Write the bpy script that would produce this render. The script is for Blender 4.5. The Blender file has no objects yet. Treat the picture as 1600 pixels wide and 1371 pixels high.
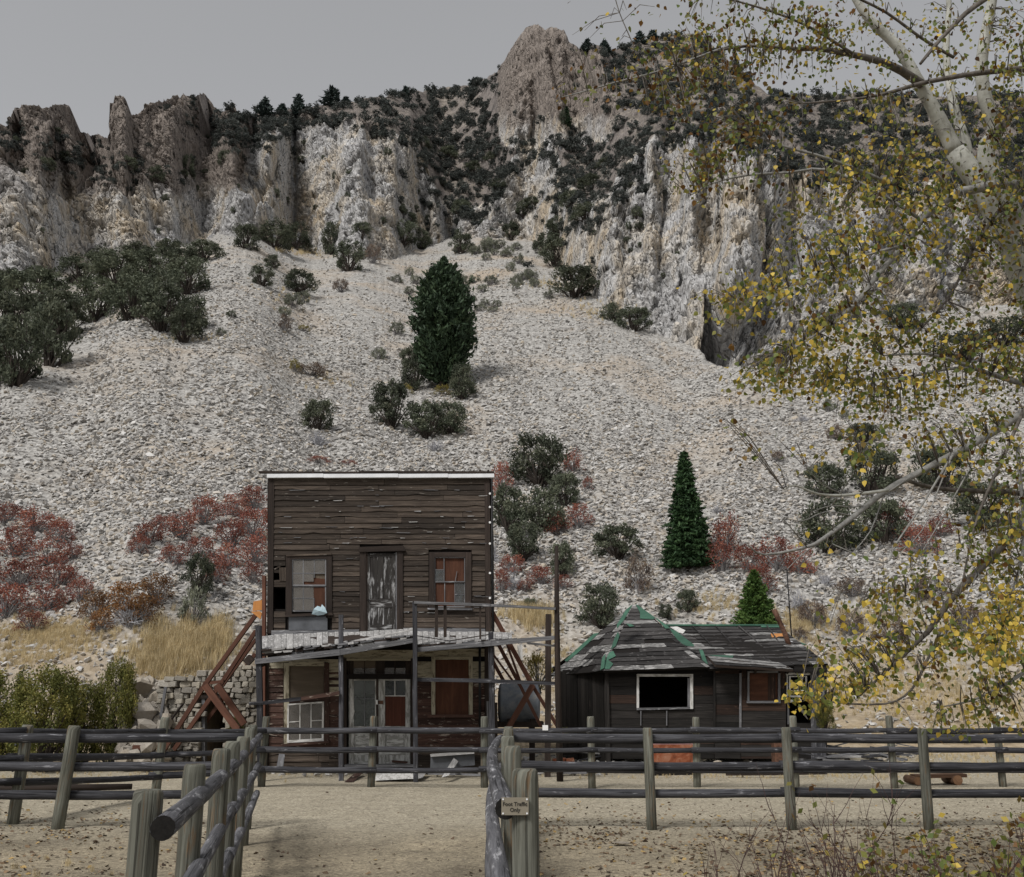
import bpy, math, random
import numpy as np
from mathutils import Vector, Matrix

scene = bpy.context.scene
R = math.radians
random.seed(7)
rng = np.random.default_rng(7)

# ------------------------------------------------------------------ camera
F, CX, CY, HOR, H = 1650.0, 800.0, 685.5, 1082.0, 1.62
PITCH = math.atan((HOR - CY) / F)
cam_d = bpy.data.cameras.new('camera')
cam_d.sensor_fit = 'HORIZONTAL'; cam_d.sensor_width = 36.0
cam_d.lens = 36.0 * F / 1600.0
cam_d.clip_start = 0.1; cam_d.clip_end = 3000
cam = bpy.data.objects.new('camera', cam_d)
scene.collection.objects.link(cam)
cam.location = (0, 0, H)
cam.rotation_euler = (R(90) + PITCH, 0, 0)
scene.camera = cam

# ------------------------------------------------------------------ sky, sun, exposure
SUN_EL, SUN_AZ = 48.0, 215.0      # azimuth measured clockwise from +Y (north); light comes from behind-left
world = bpy.data.worlds.new('World'); scene.world = world; world.use_nodes = True
nt = world.node_tree; nt.nodes.clear()
sky = nt.nodes.new('ShaderNodeTexSky'); sky.sky_type = 'NISHITA'; sky.sun_disc = False
sky.sun_elevation = R(SUN_EL); sky.sun_rotation = R(SUN_AZ)
sky.air_density = 1.0; sky.dust_density = 6.0; sky.ozone_density = 1.0; sky.altitude = 1800
hsv = nt.nodes.new('ShaderNodeHueSaturation'); hsv.inputs['Saturation'].default_value = 0.12
mixs = nt.nodes.new('ShaderNodeMix'); mixs.data_type = 'RGBA'
mixs.inputs[0].default_value = 0.40
mixs.inputs[7].default_value = (3.1, 3.1, 3.16, 1)       # even cloud cover
bgn = nt.nodes.new('ShaderNodeBackground'); bgn.inputs['Strength'].default_value = 0.105
outw = nt.nodes.new('ShaderNodeOutputWorld')
nt.links.new(sky.outputs[0], hsv.inputs['Color'])
nt.links.new(hsv.outputs[0], mixs.inputs[6])
nt.links.new(mixs.outputs[2], bgn.inputs['Color'])
nt.links.new(bgn.outputs[0], outw.inputs[0])

sun_d = bpy.data.lights.new('sun', 'SUN'); sun_d.energy = 2.0; sun_d.angle = R(14); sun_d.color = (1.0, 0.97, 0.93)
sun = bpy.data.objects.new('sun', sun_d); scene.collection.objects.link(sun)
az, el = R(SUN_AZ), R(SUN_EL)
to_sun = Vector((math.sin(az) * math.cos(el), math.cos(az) * math.cos(el), math.sin(el)))
sun.rotation_euler = to_sun.to_track_quat('Z', 'Y').to_euler()
sun.location = (-20, -20, 40)

vs = scene.view_settings
vs.view_transform = 'Standard'; vs.look = 'None'; vs.exposure = 0.42; vs.gamma = 1.0
vs.use_curve_mapping = False

# ------------------------------------------------------------------ pixel geometry
SP, CP = math.sin(PITCH), math.cos(PITCH)
def ray(px, py):
    a = (px - CX) / F; b = (CY - py) / F
    return a, CP - b * SP, SP + b * CP
def P(px, py, Y):
    a, dy, dz = ray(px, py); t = Y / dy
    return Vector((a * t, Y, H + dz * t))
def G(px, py, z=0.0):
    a, dy, dz = ray(px, py); t = (z - H) / dz
    return Vector((a * t, dy * t, z))
def pxm(Y):                       # metres per photo pixel at depth Y
    return Y / F

# ------------------------------------------------------------------ object helpers
COL = scene.collection
OFF = {}
def root(name, loc, label, cat, group=None):
    o = bpy.data.objects.new(name, None); COL.objects.link(o)
    o.empty_display_size = 0.2
    o.location = loc; o['label'] = label; o['category'] = cat
    if group: o['group'] = group
    OFF[o] = Vector(loc)
    return o
def tag(o, label, cat, group=None):
    o['label'] = label; o['category'] = cat
    if group: o['group'] = group
    return o
def mk(name, verts, faces, mat, parent=None, uvs=None, smooth=False, kind=None, label=None, loc=None):
    """one mesh object; verts are world coordinates"""
    me = bpy.data.meshes.new(name)
    if parent is not None: off = OFF[parent]
    elif loc is not None: off = Vector(loc)
    else: off = Vector((0, 0, 0))
    v = np.asarray([tuple(p) for p in verts], dtype=np.float64) - np.array(off)
    me.from_pydata(v.tolist(), [], faces)
    if uvs is not None:
        lay = me.uv_layers.new(name='UVMap')
        idx = np.empty(len(me.loops), dtype=np.int32); me.loops.foreach_get('vertex_index', idx)
        uv = np.asarray(uvs, dtype=np.float32)[idx]
        lay.data.foreach_set('uv', uv.ravel())
    if smooth: me.shade_smooth()
    if mat is not None: me.materials.append(mat)
    o = bpy.data.objects.new(name, me); COL.objects.link(o)
    if parent is not None:
        o.parent = parent
    elif loc is not None:
        o.location = loc
    OFF[o] = off
    if kind: o['kind'] = kind
    if label: o['label'] = label
    return o
def mk_np(name, V, Fq, mat, parent=None, smooth=False, kind=None, attrs=None, loc=None):
    """fast numpy mesh; Fq is (n,3) or (n,4)"""
    me = bpy.data.meshes.new(name or 'part')
    off = OFF[parent] if parent is not None else Vector(loc if loc is not None else (0, 0, 0))
    V = np.asarray(V, dtype=np.float32) - np.array(off, dtype=np.float32)
    n, k = Fq.shape
    me.vertices.add(len(V)); me.vertices.foreach_set('co', V.ravel())
    me.loops.add(n * k); me.loops.foreach_set('vertex_index', np.ascontiguousarray(Fq, dtype=np.int32).ravel())
    me.polygons.add(n); me.polygons.foreach_set('loop_start', np.arange(0, n * k, k, dtype=np.int32))
    try: me.polygons.foreach_set('loop_total', np.full(n, k, dtype=np.int32))
    except Exception: pass
    if attrs:
        for an, arr in attrs.items():
            a = me.attributes.new(an, 'FLOAT', 'POINT'); a.data.foreach_set('value', np.asarray(arr, dtype=np.float32))
    me.update(calc_edges=True)
    if smooth: me.shade_smooth()
    if mat is not None: me.materials.append(mat)
    if name is None: return me
    o = bpy.data.objects.new(name, me); COL.objects.link(o)
    if parent is not None: o.parent = parent
    elif loc is not None: o.location = loc
    OFF[o] = off
    if kind: o['kind'] = kind
    return o

def strip(name, top, bot, n, mat, parent, label=None, kind=None, top_out=0.0, bot_out=0.0):
    """a board: front surface between polylines top and bot, thickness vector n pointing to its back;
       top_out / bot_out push the front edge forward (against n)"""
    n = Vector(n); nn = n.normalized()
    top = [Vector(p) for p in top]; bot = [Vector(p) for p in bot]; k = len(top)
    ft = [p - nn * top_out for p in top]; fb = [p - nn * bot_out for p in bot]
    bt = [p + n for p in top]; bb = [p + n for p in bot]
    V = ft + fb + bt + bb; fs = []
    for i in range(k - 1):
        fs.append((i, k + i, k + i + 1, i + 1))
        fs.append((2*k + i + 1, 3*k + i + 1, 3*k + i, 2*k + i))
        fs.append((i + 1, 2*k + i + 1, 2*k + i, i))
        fs.append((k + i, 3*k + i, 3*k + i + 1, k + i + 1))
    fs.append((0, 2*k, 3*k, k)); fs.append((k-1, 2*k-1, 4*k-1, 3*k-1))
    L = [0.0]
    for i in range(1, k): L.append(L[-1] + (top[i] - top[i-1]).length)
    w = (top[0] - bot[0]).length; th = n.length
    u = [(l, 0) for l in L] + [(l, w) for l in L] + [(l, -th) for l in L] + [(l, w + th) for l in L]
    return mk(name, V, fs, mat, parent, u, kind=kind, label=label)

def lerp(a, b, t): return Vector(a) * (1 - t) + Vector(b) * t

def quad(name, pts, Y, th, mat, parent, label=None, vertical=None):
    """slab from four photo points TL,TR,BR,BL on the plane at depth Y (or a depth per point)"""
    Ys = Y if isinstance(Y, (list, tuple)) else [Y] * 4
    w = [P(p[0], p[1], y) for p, y in zip(pts, Ys)]
    horiz = (w[1] - w[0]).length >= (w[3] - w[0]).length if vertical is None else not vertical
    if horiz: return strip(name, [w[0], w[1]], [w[3], w[2]], (0, th, 0), mat, parent, label)
    return strip(name, [w[3], w[0]], [w[2], w[1]], (0, th, 0), mat, parent, label)
def rect(name, x0, y0, x1, y1, Y, th, mat, parent, label=None, vertical=None):
    return quad(name, [(x0, y0), (x1, y0), (x1, y1), (x0, y1)], Y, th, mat, parent, label, vertical)

def beam(name, p0, p1, w, h, mat, parent, up=(0, 0, 1), label=None, seg=1, warp=0.0):
    p0, p1 = Vector(p0), Vector(p1); d = (p1 - p0).normalized(); up = Vector(up)
    s = d.cross(up)
    if s.length < 1e-3: s = d.cross(Vector((0, 1, 0)))
    s.normalize(); u = s.cross(d).normalized()
    V = []; U = []; L = (p1 - p0).length
    for i in range(seg + 1):
        t = i / seg; c = lerp(p0, p1, t) + (s * random.uniform(-1, 1) + u * random.uniform(-1, 1)) * (warp if 0 < i < seg else 0)
        for k, (a, b) in enumerate(((-1, -1), (1, -1), (1, 1), (-1, 1))):
            V.append(c + s * a * w / 2 + u * b * h / 2); U.append((t * L, k * (w + h) / 2))
    fs = [(3, 2, 1, 0)]
    for i in range(seg):
        for k in range(4):
            a, b = i * 4 + k, i * 4 + (k + 1) % 4
            fs.append((a, b, b + 4, a + 4))
    m = seg * 4; fs.append((m, m + 1, m + 2, m + 3))
    return mk(name, V, fs, mat, parent, U, label=label)

def tube_arrays(pts, radii, sides, wob=0.0, cap=True, rnd=random, v0=0):
    """rings along a polyline -> (verts, faces, uvs)"""
    pts = [Vector(p) for p in pts]; k = len(pts); V = []; U = []; fs = []; L = 0.0
    prev = None; ph = rnd.uniform(0, 6.28)
    for i in range(k):
        d = (pts[min(i + 1, k - 1)] - pts[max(i - 1, 0)])
        if d.length < 1e-6: d = Vector((0, 0, 1))
        d.normalize()
        if prev is None:
            a = d.cross(Vector((0, 0, 1)))
            if a.length < 0.05: a = d.cross(Vector((1, 0, 0)))
        else:
            a = prev - d * prev.dot(d)
            if a.length < 1e-4: a = d.orthogonal()
        a.normalize(); prev = a; b = d.cross(a)
        if i: L += (pts[i] - pts[i-1]).length
        r = radii[i] if hasattr(radii, '__len__') else radii
        for s in range(sides):
            t = 6.28318 * s / sides + ph
            rr = r * (1 + rnd.uniform(-wob, wob))
            V.append(pts[i] + a * math.cos(t) * rr + b * math.sin(t) * rr)
            U.append((L, s / sides * 6.28 * r))
    for i in range(k - 1):
        for s in range(sides):
            p, q = i * sides + s, i * sides + (s + 1) % sides
            fs.append((v0 + p, v0 + q, v0 + q + sides, v0 + p + sides))
    if cap:
        fs.append(tuple(v0 + s for s in reversed(range(sides))))
        fs.append(tuple(v0 + (k - 1) * sides + s for s in range(sides)))
    return V, fs, U
def log(name, pts, radii, mat, parent, sides=10, wob=0.03, label=None, loc=None, smooth=True):
    V, fs, U = tube_arrays(pts, radii, sides, wob)
    o = mk(name, V, fs, mat, parent, U, label=label, loc=loc)
    if smooth:
        me = o.data; n = len(me.polygons); sm = np.ones(n, dtype=bool); sm[-2:] = False
        me.polygons.foreach_set('use_smooth', sm)
    return o
class Tubes:
    """many thin tubes gathered into one mesh (twigs of one plant, strands of one thing)"""
    def __init__(s): s.V = []; s.F = []; s.U = []
    def add(s, pts, radii, sides=4):
        V, f, U = tube_arrays(pts, radii, sides, 0.0, False, random, len(s.V))
        s.V += V; s.F += f; s.U += U
    def build(s, name, mat, parent=None, **kw):
        return mk(name, s.V, s.F, mat, parent, s.U, smooth=True, **kw)

# ------------------------------------------------------------------ materials
def new_mat(name):
    m = bpy.data.materials.new(name); m.use_nodes = True
    t = m.node_tree; t.nodes.clear()
    o = t.nodes.new('ShaderNodeOutputMaterial'); b = t.nodes.new('ShaderNodeBsdfPrincipled')
    t.links.new(b.outputs[0], o.inputs[0])
    b.inputs['Specular IOR Level'].default_value = 0.25
    b.inputs['Roughness'].default_value = 0.85
    return m, t, b
def nd(t, typ, **kw):
    n = t.nodes.new(typ)
    for k, v in kw.items(): setattr(n, k, v)
    return n
def noise(t, vec, scale, detail=5, rough=0.6, dist=0.0):
    n = nd(t, 'ShaderNodeTexNoise'); n.inputs['Scale'].default_value = scale
    n.inputs['Detail'].default_value = detail; n.inputs['Roughness'].default_value = rough
    n.inputs['Distortion'].default_value = dist
    if vec is not None: t.links.new(vec, n.inputs['Vector'])
    return n.outputs[0]
def ramp(t, fac, stops):
    n = nd(t, 'ShaderNodeValToRGB'); cr = n.color_ramp
    while len(cr.elements) < len(stops): cr.elements.new(0.5)
    for e, (p, c) in zip(cr.elements, stops):
        e.position = p; e.color = (c, c, c, 1) if not hasattr(c, '__len__') else (*c, 1)
    t.links.new(fac, n.inputs[0]); return n.outputs[0]
def mix(t, fac, a, b, mode='MIX'):
    n = nd(t, 'ShaderNodeMix', data_type='RGBA', blend_type=mode)
    for sock, v in ((n.inputs[0], fac), (n.inputs[6], a), (n.inputs[7], b)):
        if isinstance(v, (int, float)): sock.default_value = v
        elif isinstance(v, tuple): sock.default_value = (*v, 1)
        else: t.links.new(v, sock)
    return n.outputs[2]
def mapping(t, vec, scale=(1, 1, 1), loc=None):
    n = nd(t, 'ShaderNodeMapping'); n.inputs['Scale'].default_value = scale
    t.links.new(vec, n.inputs['Vector'])
    if loc is not None: t.links.new(loc, n.inputs['Location'])
    return n.outputs[0]
def bump(t, b, h, strength=0.4, dist=0.02):
    n = nd(t, 'ShaderNodeBump'); n.inputs['Strength'].default_value = strength
    n.inputs['Distance'].default_value = dist
    t.links.new(h, n.inputs['Height']); t.links.new(n.outputs[0], b.inputs['Normal'])

def wood(name, dark, light, patch=None, patch_lo=0.55, patch_hi=0.62, rough=0.85, var=0.35, bmp=0.5, grain=34, patch_scale=(2.0, 9.0, 1), cracks=0.0):
    """weathered timber, grain along u; patch is a colour of remaining paint or grey weathering"""
    m, t, b = new_mat(name)
    uv = nd(t, 'ShaderNodeUVMap').outputs[0]
    oi = nd(t, 'ShaderNodeObjectInfo')
    mul = nd(t, 'ShaderNodeMath', operation='MULTIPLY'); mul.inputs[1].default_value = 57.0
    t.links.new(oi.outputs['Random'], mul.inputs[0])
    g = mapping(t, uv, (1.6, grain, 1), mul.outputs[0])
    n1 = noise(t, g, 1.0, 6, 0.65, 0.6)
    n2 = noise(t, mapping(t, uv, (0.7, 2.2, 1), mul.outputs[0]), 1.5, 4, 0.6)
    mid = tuple((d + l) * 0.45 for d, l in zip(dark, light))
    c = ramp(t, n1, [(0.28, dark), (0.5, mid), (0.74, light)])
    c = mix(t, ramp(t, n2, [(0.35, 0.0), (0.7, 0.55)]), c, dark)
    # piece-to-piece difference
    mr = nd(t, 'ShaderNodeMapRange'); mr.inputs[3].default_value = 1.0 - var; mr.inputs[4].default_value = 1.0 + var
    t.links.new(oi.outputs['Random'], mr.inputs[0])
    c = mix(t, 1.0, c, mr.outputs[0], 'MULTIPLY')
    if patch is not None:
        pn = noise(t, mapping(t, uv, patch_scale, mul.outputs[0]), 2.2, 6, 0.68, 0.4)
        c = mix(t, ramp(t, pn, [(patch_lo, 0.0), (patch_hi, 1.0)]), c, patch)
    hgt = n1
    if cracks:
        cn = noise(t, mapping(t, uv, (0.9, 75, 1), mul.outputs[0]), 1.0, 3, 0.5, 1.2)
        fine = noise(t, mapping(t, uv, (5, 130, 1), mul.outputs[0]), 1.0, 4, 0.6)
        c = mix(t, 0.5, c, ramp(t, fine, [(0.3, 0.30), (0.7, 0.70)]), 'OVERLAY')
        c = mix(t, ramp(t, cn, [(0.33, cracks), (0.39, 0.0)]), c, tuple(d * 0.35 for d in dark))
        hgt = mix(t, 0.6, n1, ramp(t, cn, [(0.33, 0.0), (0.39, 1.0)]))
    t.links.new(c, b.inputs['Base Color'])
    b.inputs['Roughness'].default_value = rough
    bump(t, b, hgt, bmp, 0.012)
    return m
def plain(name, col, rough=0.8, var=0.15, scale=8.0, metal=0.0, spec=0.25, bmp=0.2):
    m, t, b = new_mat(name)
    tc = nd(t, 'ShaderNodeTexCoord').outputs['Object']
    n = noise(t, tc, scale, 6, 0.65)
    lo = tuple(c * (1 - var * 1.6) for c in col); hi = tuple(min(1, c * (1 + var)) for c in col)
    t.links.new(ramp(t, n, [(0.3, lo), (0.7, hi)]), b.inputs['Base Color'])
    b.inputs['Roughness'].default_value = rough; b.inputs['Metallic'].default_value = metal
    b.inputs['Specular IOR Level'].default_value = spec
    if bmp: bump(t, b, n, bmp, 0.02)
    return m

def leaf_mat(name, stops, rough=0.65, trans=0.25, hue_obj=0.25):
    """foliage: colour picked per leaf (attribute rnd) with an object-to-object shift"""
    m, t, b = new_mat(name)
    at = nd(t, 'ShaderNodeAttribute', attribute_name='rnd')
    c = ramp(t, at.outputs['Fac'], stops)
    oi = nd(t, 'ShaderNodeObjectInfo')
    mr = nd(t, 'ShaderNodeMapRange'); mr.inputs[3].default_value = 1 - hue_obj; mr.inputs[4].default_value = 1 + hue_obj
    t.links.new(oi.outputs['Random'], mr.inputs[0])
    c = mix(t, 1.0, c, mr.outputs[0], 'MULTIPLY')
    t.links.new(c, b.inputs['Base Color'])
    b.inputs['Roughness'].default_value = rough
    if trans:
        out = [n for n in t.nodes if n.type == 'OUTPUT_MATERIAL'][0]
        tr = nd(t, 'ShaderNodeBsdfTranslucent'); t.links.new(c, tr.inputs[0])
        ms = nd(t, 'ShaderNodeMixShader'); ms.inputs[0].default_value = trans
        t.links.new(b.outputs[0], ms.inputs[1]); t.links.new(tr.outputs[0], ms.inputs[2])
        t.links.new(ms.outputs[0], out.inputs[0])
    return m

# ------------------------------------------------------------------ numpy noise
_perm = np.random.default_rng(3).permutation(256).astype(np.int64); _perm = np.concatenate([_perm, _perm, _perm])
_grad = np.random.default_rng(4).normal(size=(256, 3)); _grad /= np.linalg.norm(_grad, axis=1)[:, None]
def pnoise(x, y, z):
    xi, yi, zi = np.floor(x).astype(np.int64), np.floor(y).astype(np.int64), np.floor(z).astype(np.int64)
    xf, yf, zf = x - xi, y - yi, z - zi
    u, v, w = (q * q * q * (q * (q * 6 - 15) + 10) for q in (xf, yf, zf))
    out = 0
    for i in (0, 1):
        for j in (0, 1):
            for k in (0, 1):
                h = _perm[_perm[_perm[(xi + i) & 255] + ((yi + j) & 255)] + ((zi + k) & 255)]
                g = _grad[h]
                d = g[..., 0] * (xf - i) + g[..., 1] * (yf - j) + g[..., 2] * (zf - k)
                out = out + d * (u if i else 1 - u) * (v if j else 1 - v) * (w if k else 1 - w)
    return out * 1.6
def fbm(x, y, z, o=4, lac=2.0, g=0.5):
    s, a = 0, 1.0
    for _ in range(o):
        s = s + a * pnoise(x, y, z); x, y, z, a = x * lac + 13.1, y * lac + 7.7, z * lac + 3.3, a * g
    return s
_cell = np.random.default_rng(5).random((256, 4))
def worley(x, y, z):
    xi, yi, zi = np.floor(x).astype(np.int64), np.floor(y).astype(np.int64), np.floor(z).astype(np.int64)
    f1 = np.full(x.shape, 9.0); f2 = np.full(x.shape, 9.0); cid = np.zeros(x.shape)
    for i in (-1, 0, 1):
        for j in (-1, 0, 1):
            for k in (-1, 0, 1):
                h = _perm[_perm[_perm[(xi + i) & 255] + ((yi + j) & 255)] + ((zi + k) & 255)]
                c = _cell[h]
                d = np.abs(xi + i + c[..., 0] - x) ** 2 + np.abs(yi + j + c[..., 1] - y) ** 2 + np.abs(zi + k + c[..., 2] - z) ** 2
                d = np.sqrt(d); near = d < f1
                f2 = np.where(near, f1, np.minimum(f2, d)); cid = np.where(near, c[..., 3], cid); f1 = np.where(near, d, f1)
    return f1, f2, cid

# ------------------------------------------------------------------ instancing for uncountable stuff
def scatter_stuff(name, pts, rots, scl, idx, protos, label=None, cat=None):
    """ONE object; geometry nodes place the prototype meshes on its points"""
    c = bpy.data.collections.new(name + '_source')
    for i, me in enumerate(protos):
        o = bpy.data.objects.new('%s_source_%02d' % (name, i), me); c.objects.link(o)
    me = bpy.data.meshes.new(name); n = len(pts)
    me.vertices.add(n); me.vertices.foreach_set('co', np.asarray(pts, dtype=np.float32).ravel())
    a = me.attributes.new('rot', 'FLOAT_VECTOR', 'POINT'); a.data.foreach_set('vector', np.asarray(rots, dtype=np.float32).ravel())
    a = me.attributes.new('scl', 'FLOAT_VECTOR', 'POINT'); a.data.foreach_set('vector', np.asarray(scl, dtype=np.float32).ravel())
    a = me.attributes.new('pick', 'INT', 'POINT'); a.data.foreach_set('value', np.asarray(idx, dtype=np.int32))
    o = bpy.data.objects.new(name, me); COL.objects.link(o); o['kind'] = 'stuff'
    if label: o['label'] = label
    if cat: o['category'] = cat
    g = bpy.data.node_groups.new(name, 'GeometryNodeTree')
    g.interface.new_socket('Geometry', in_out='INPUT', socket_type='NodeSocketGeometry')
    g.interface.new_socket('Geometry', in_out='OUTPUT', socket_type='NodeSocketGeometry')
    gi = g.nodes.new('NodeGroupInput'); go = g.nodes.new('NodeGroupOutput')
    ci = g.nodes.new('GeometryNodeCollectionInfo'); ci.inputs['Collection'].default_value = c
    ci.inputs['Separate Children'].default_value = True; ci.inputs['Reset Children'].default_value = True
    ip = g.nodes.new('GeometryNodeInstanceOnPoints'); ip.inputs['Pick Instance'].default_value = True
    def at(nm, ty):
        q = g.nodes.new('GeometryNodeInputNamedAttribute'); q.data_type = ty; q.inputs['Name'].default_value = nm
        return [s for s in q.outputs if s.enabled and s.name == 'Attribute'][0]
    g.links.new(gi.outputs[0], ip.inputs['Points']); g.links.new(ci.outputs[0], ip.inputs['Instance'])
    g.links.new(at('pick', 'INT'), ip.inputs['Instance Index'])
    g.links.new(at('rot', 'FLOAT_VECTOR'), ip.inputs['Rotation'])
    g.links.new(at('scl', 'FLOAT_VECTOR'), ip.inputs['Scale'])
    g.links.new(ip.outputs[0], go.inputs[0])
    md = o.modifiers.new('scatter', 'NODES'); md.node_group = g
    return o

# ================================================================== TERRAIN
def t_of(py): return np.tan(PITCH + np.arctan((CY - np.asarray(py, float)) / F))
def py_of_t(t): return CY - F * np.tan(np.arctan(t) - PITCH)
def line(pts):
    xs, ys = zip(*pts); return lambda q: np.interp(q, xs, ys)

L_foot = line([(-3000, 26), (0, 25.2), (200, 25.6), (400, 27.5), (500, 29), (900, 30.5), (1300, 31), (1600, 29.5), (4000, 29)])
L_cb = line([(-3000, 470), (0, 440), (100, 425), (200, 400), (270, 385), (340, 362), (400, 375), (480, 385), (560, 408), (610, 402),
             (640, 395), (700, 372), (760, 372), (820, 372), (860, 402), (900, 442), (950, 480), (1000, 508), (1050, 532),
             (1100, 552), (1150, 572), (1190, 570), (1225, 545), (1300, 512), (1400, 488), (1500, 482), (1600, 474), (4500, 470)])
L_sky = line([(-3000, 330), (-400, 250), (-60, 215), (0, 206), (12, 200), (18, 172), (40, 164), (60, 167), (108, 165), (114, 178), (119, 200), (140, 210),
              (170, 212), (174, 186), (179, 160), (187, 153), (197, 154), (203, 178), (212, 186), (222, 170), (240, 165), (262, 158), (290, 152),
              (318, 148), (330, 160), (342, 176), (354, 178), (358, 164), (366, 163), (371, 178), (410, 177), (460, 173), (520, 162), (600, 150),
              (680, 141), (745, 131), (762, 121), (775, 116), (783, 100), (795, 82), (810, 60), (822, 44), (838, 40), (850, 47), (866, 44), (882, 46), (890, 66), (905, 74),
              (925, 70), (960, 78), (1000, 68), (1050, 52), (1090, 55), (1150, 100), (1200, 146), (1260, 150), (1340, 146), (1450, 150), (1600, 150), (2200, 190), (4500, 320)])
L_ct = line([(-3000, 350), (-100, 225), (0, 216), (100, 195), (118, 222), (170, 222), (180, 175), (200, 175), (212, 196), (290, 166), (330, 172), (345, 195), (400, 215),
             (440, 205), (480, 190), (540, 190), (600, 200), (640, 215), (665, 265), (690, 315), (740, 335), (775, 312), (800, 262), (830, 236),
             (870, 250), (890, 300), (915, 330), (950, 312), (985, 262), (1010, 228), (1050, 214), (1110, 210), (1160, 225), (1200, 255),
             (1260, 275), (1350, 290), (1600, 290), (4500, 380)])

cols = np.concatenate([np.linspace(-2600, -420, 34), np.arange(-400, -52, 6.5), np.arange(-50, 1655, 2.1), np.arange(1660, 2000, 6.5), np.linspace(2020, 4200, 34)])
NC = len(cols)
NA, NB, NCc, ND = 120, 215, 100, 8
def jit(q, s, a, seed): return a * fbm(q / s + seed, q * 0 + 0.5, q * 0 + seed, 4)
sky_l = L_sky(cols) + np.where(cols < 420, jit(cols, 9, 3.5, 3), jit(cols, 14, 2.0, 3))
ct_l = L_ct(cols) + jit(cols, 22, 9, 9)
ct_l = np.maximum(ct_l, sky_l + 4)
cb_l = L_cb(cols) + jit(cols, 30, 5, 15)
cb_l = np.maximum(cb_l, ct_l + 18)
Yf = L_foot(cols)
ft_l = py_of_t(-H / Yf)
rows_py = []
for i in range(NA): rows_py.append(ft_l + (cb_l - ft_l) * (i / NA))
for i in range(NB): rows_py.append(cb_l + (ct_l - cb_l) * (i / NB))
for i in range(NCc + 1): rows_py.append(ct_l + (sky_l - ct_l) * (i / NCc))
PY = np.array(rows_py); NR = len(PY)
Tt = t_of(PY)
Yg = np.zeros_like(PY); Yg[0] = Yf
sm = lambda a, b, x: (lambda q: q * q * (3 - 2 * q))(np.clip((x - a) / (b - a), 0, 1))
CXX = np.broadcast_to(cols, PY.shape)
colA = 0.60 + 0.05 * pnoise(cols / 170, cols * 0 + 1.3, cols * 0)
colB = 1.9 + 0.7 * pnoise(cols / 90, cols * 0 + 4.1, cols * 0)
def blob(x, y, cx, cy, rx, ry): return np.exp(-(((x - cx) / rx) ** 2 + ((y - cy) / ry) ** 2))
for i in range(1, NR):
    py = PY[i]
    if i <= NA:
        q = i / NA
        s = 0.30 + (colA - 0.30) * sm(0.03, 0.36, q)
        s = s + 0.25 * blob(cols, py, 300, 1030, 170, 60)          # bank above the cellar wall
    elif i <= NA + NB:
        q = (i - NA) / NB
        n = pnoise(cols / 60 + 3, py / 34, py * 0 + 2.0)
        s = colB + 0.8 * n
        s = np.where(n < -0.40, 0.75, s)
    else:
        s = 0.80 + 0 * cols
        crag = sm(765, 790, cols) * (1 - sm(930, 960, cols)) * (1 - sm(205, 225, py))
        knob = blob(cols, py, 925, 180, 45, 42) + blob(cols, py, 830, 205, 60, 40) + blob(cols, py, 760, 240, 40, 30) + blob(cols, py, 480, 200, 60, 25)
        s = s + 1.5 * crag + 1.3 * np.clip(knob, 0, 1) + np.where(cols < 400, 1.0, 0.0)
    t = Tt[i]; s = np.maximum(s, t + 0.11)
    Y0 = Yg[i-1]; z0 = H + Tt[i-1] * Y0
    Yg[i] = np.maximum((s * Y0 - z0 + H) / (s - t), Y0 + 0.01)
# smooth depth across columns so the ruled slopes do not streak
core = Yg.copy()
for _ in range(5):
    core[:, 1:-1] = 0.25 * core[:, :-2] + 0.5 * core[:, 1:-1] + 0.25 * core[:, 2:]
Yg[1:] = core[1:]
kw = 31; ker = np.hanning(kw + 2)[1:-1]; ker /= ker.sum()
base_r = NA + NB
dYc = Yg[base_r:] - Yg[base_r]
pad = np.pad(dYc, ((0, 0), (kw // 2, kw // 2)), mode='edge')
Yb = Yg[base_r].copy(); kb = np.hanning(93)[1:-1]; kb /= kb.sum()
Ybs = np.convolve(np.pad(Yb, 45, mode='edge'), kb, 'valid')
wb_ = sm(0, 30, np.arange(NR - base_r))[:, None]
Yg[base_r:] = Yb * (1 - wb_) + Ybs * wb_ + np.stack([np.convolve(r_, ker, 'valid') for r_ in pad])
Yg[base_r:] = np.maximum.accumulate(Yg[base_r:], 0)
bb_ = (CY - PY) / F; dyy = CP - bb_ * SP; dzz = SP + bb_ * CP
Xg = (CXX - CX) / F * Yg / dyy; Zg = H + dzz / dyy * Yg

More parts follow.
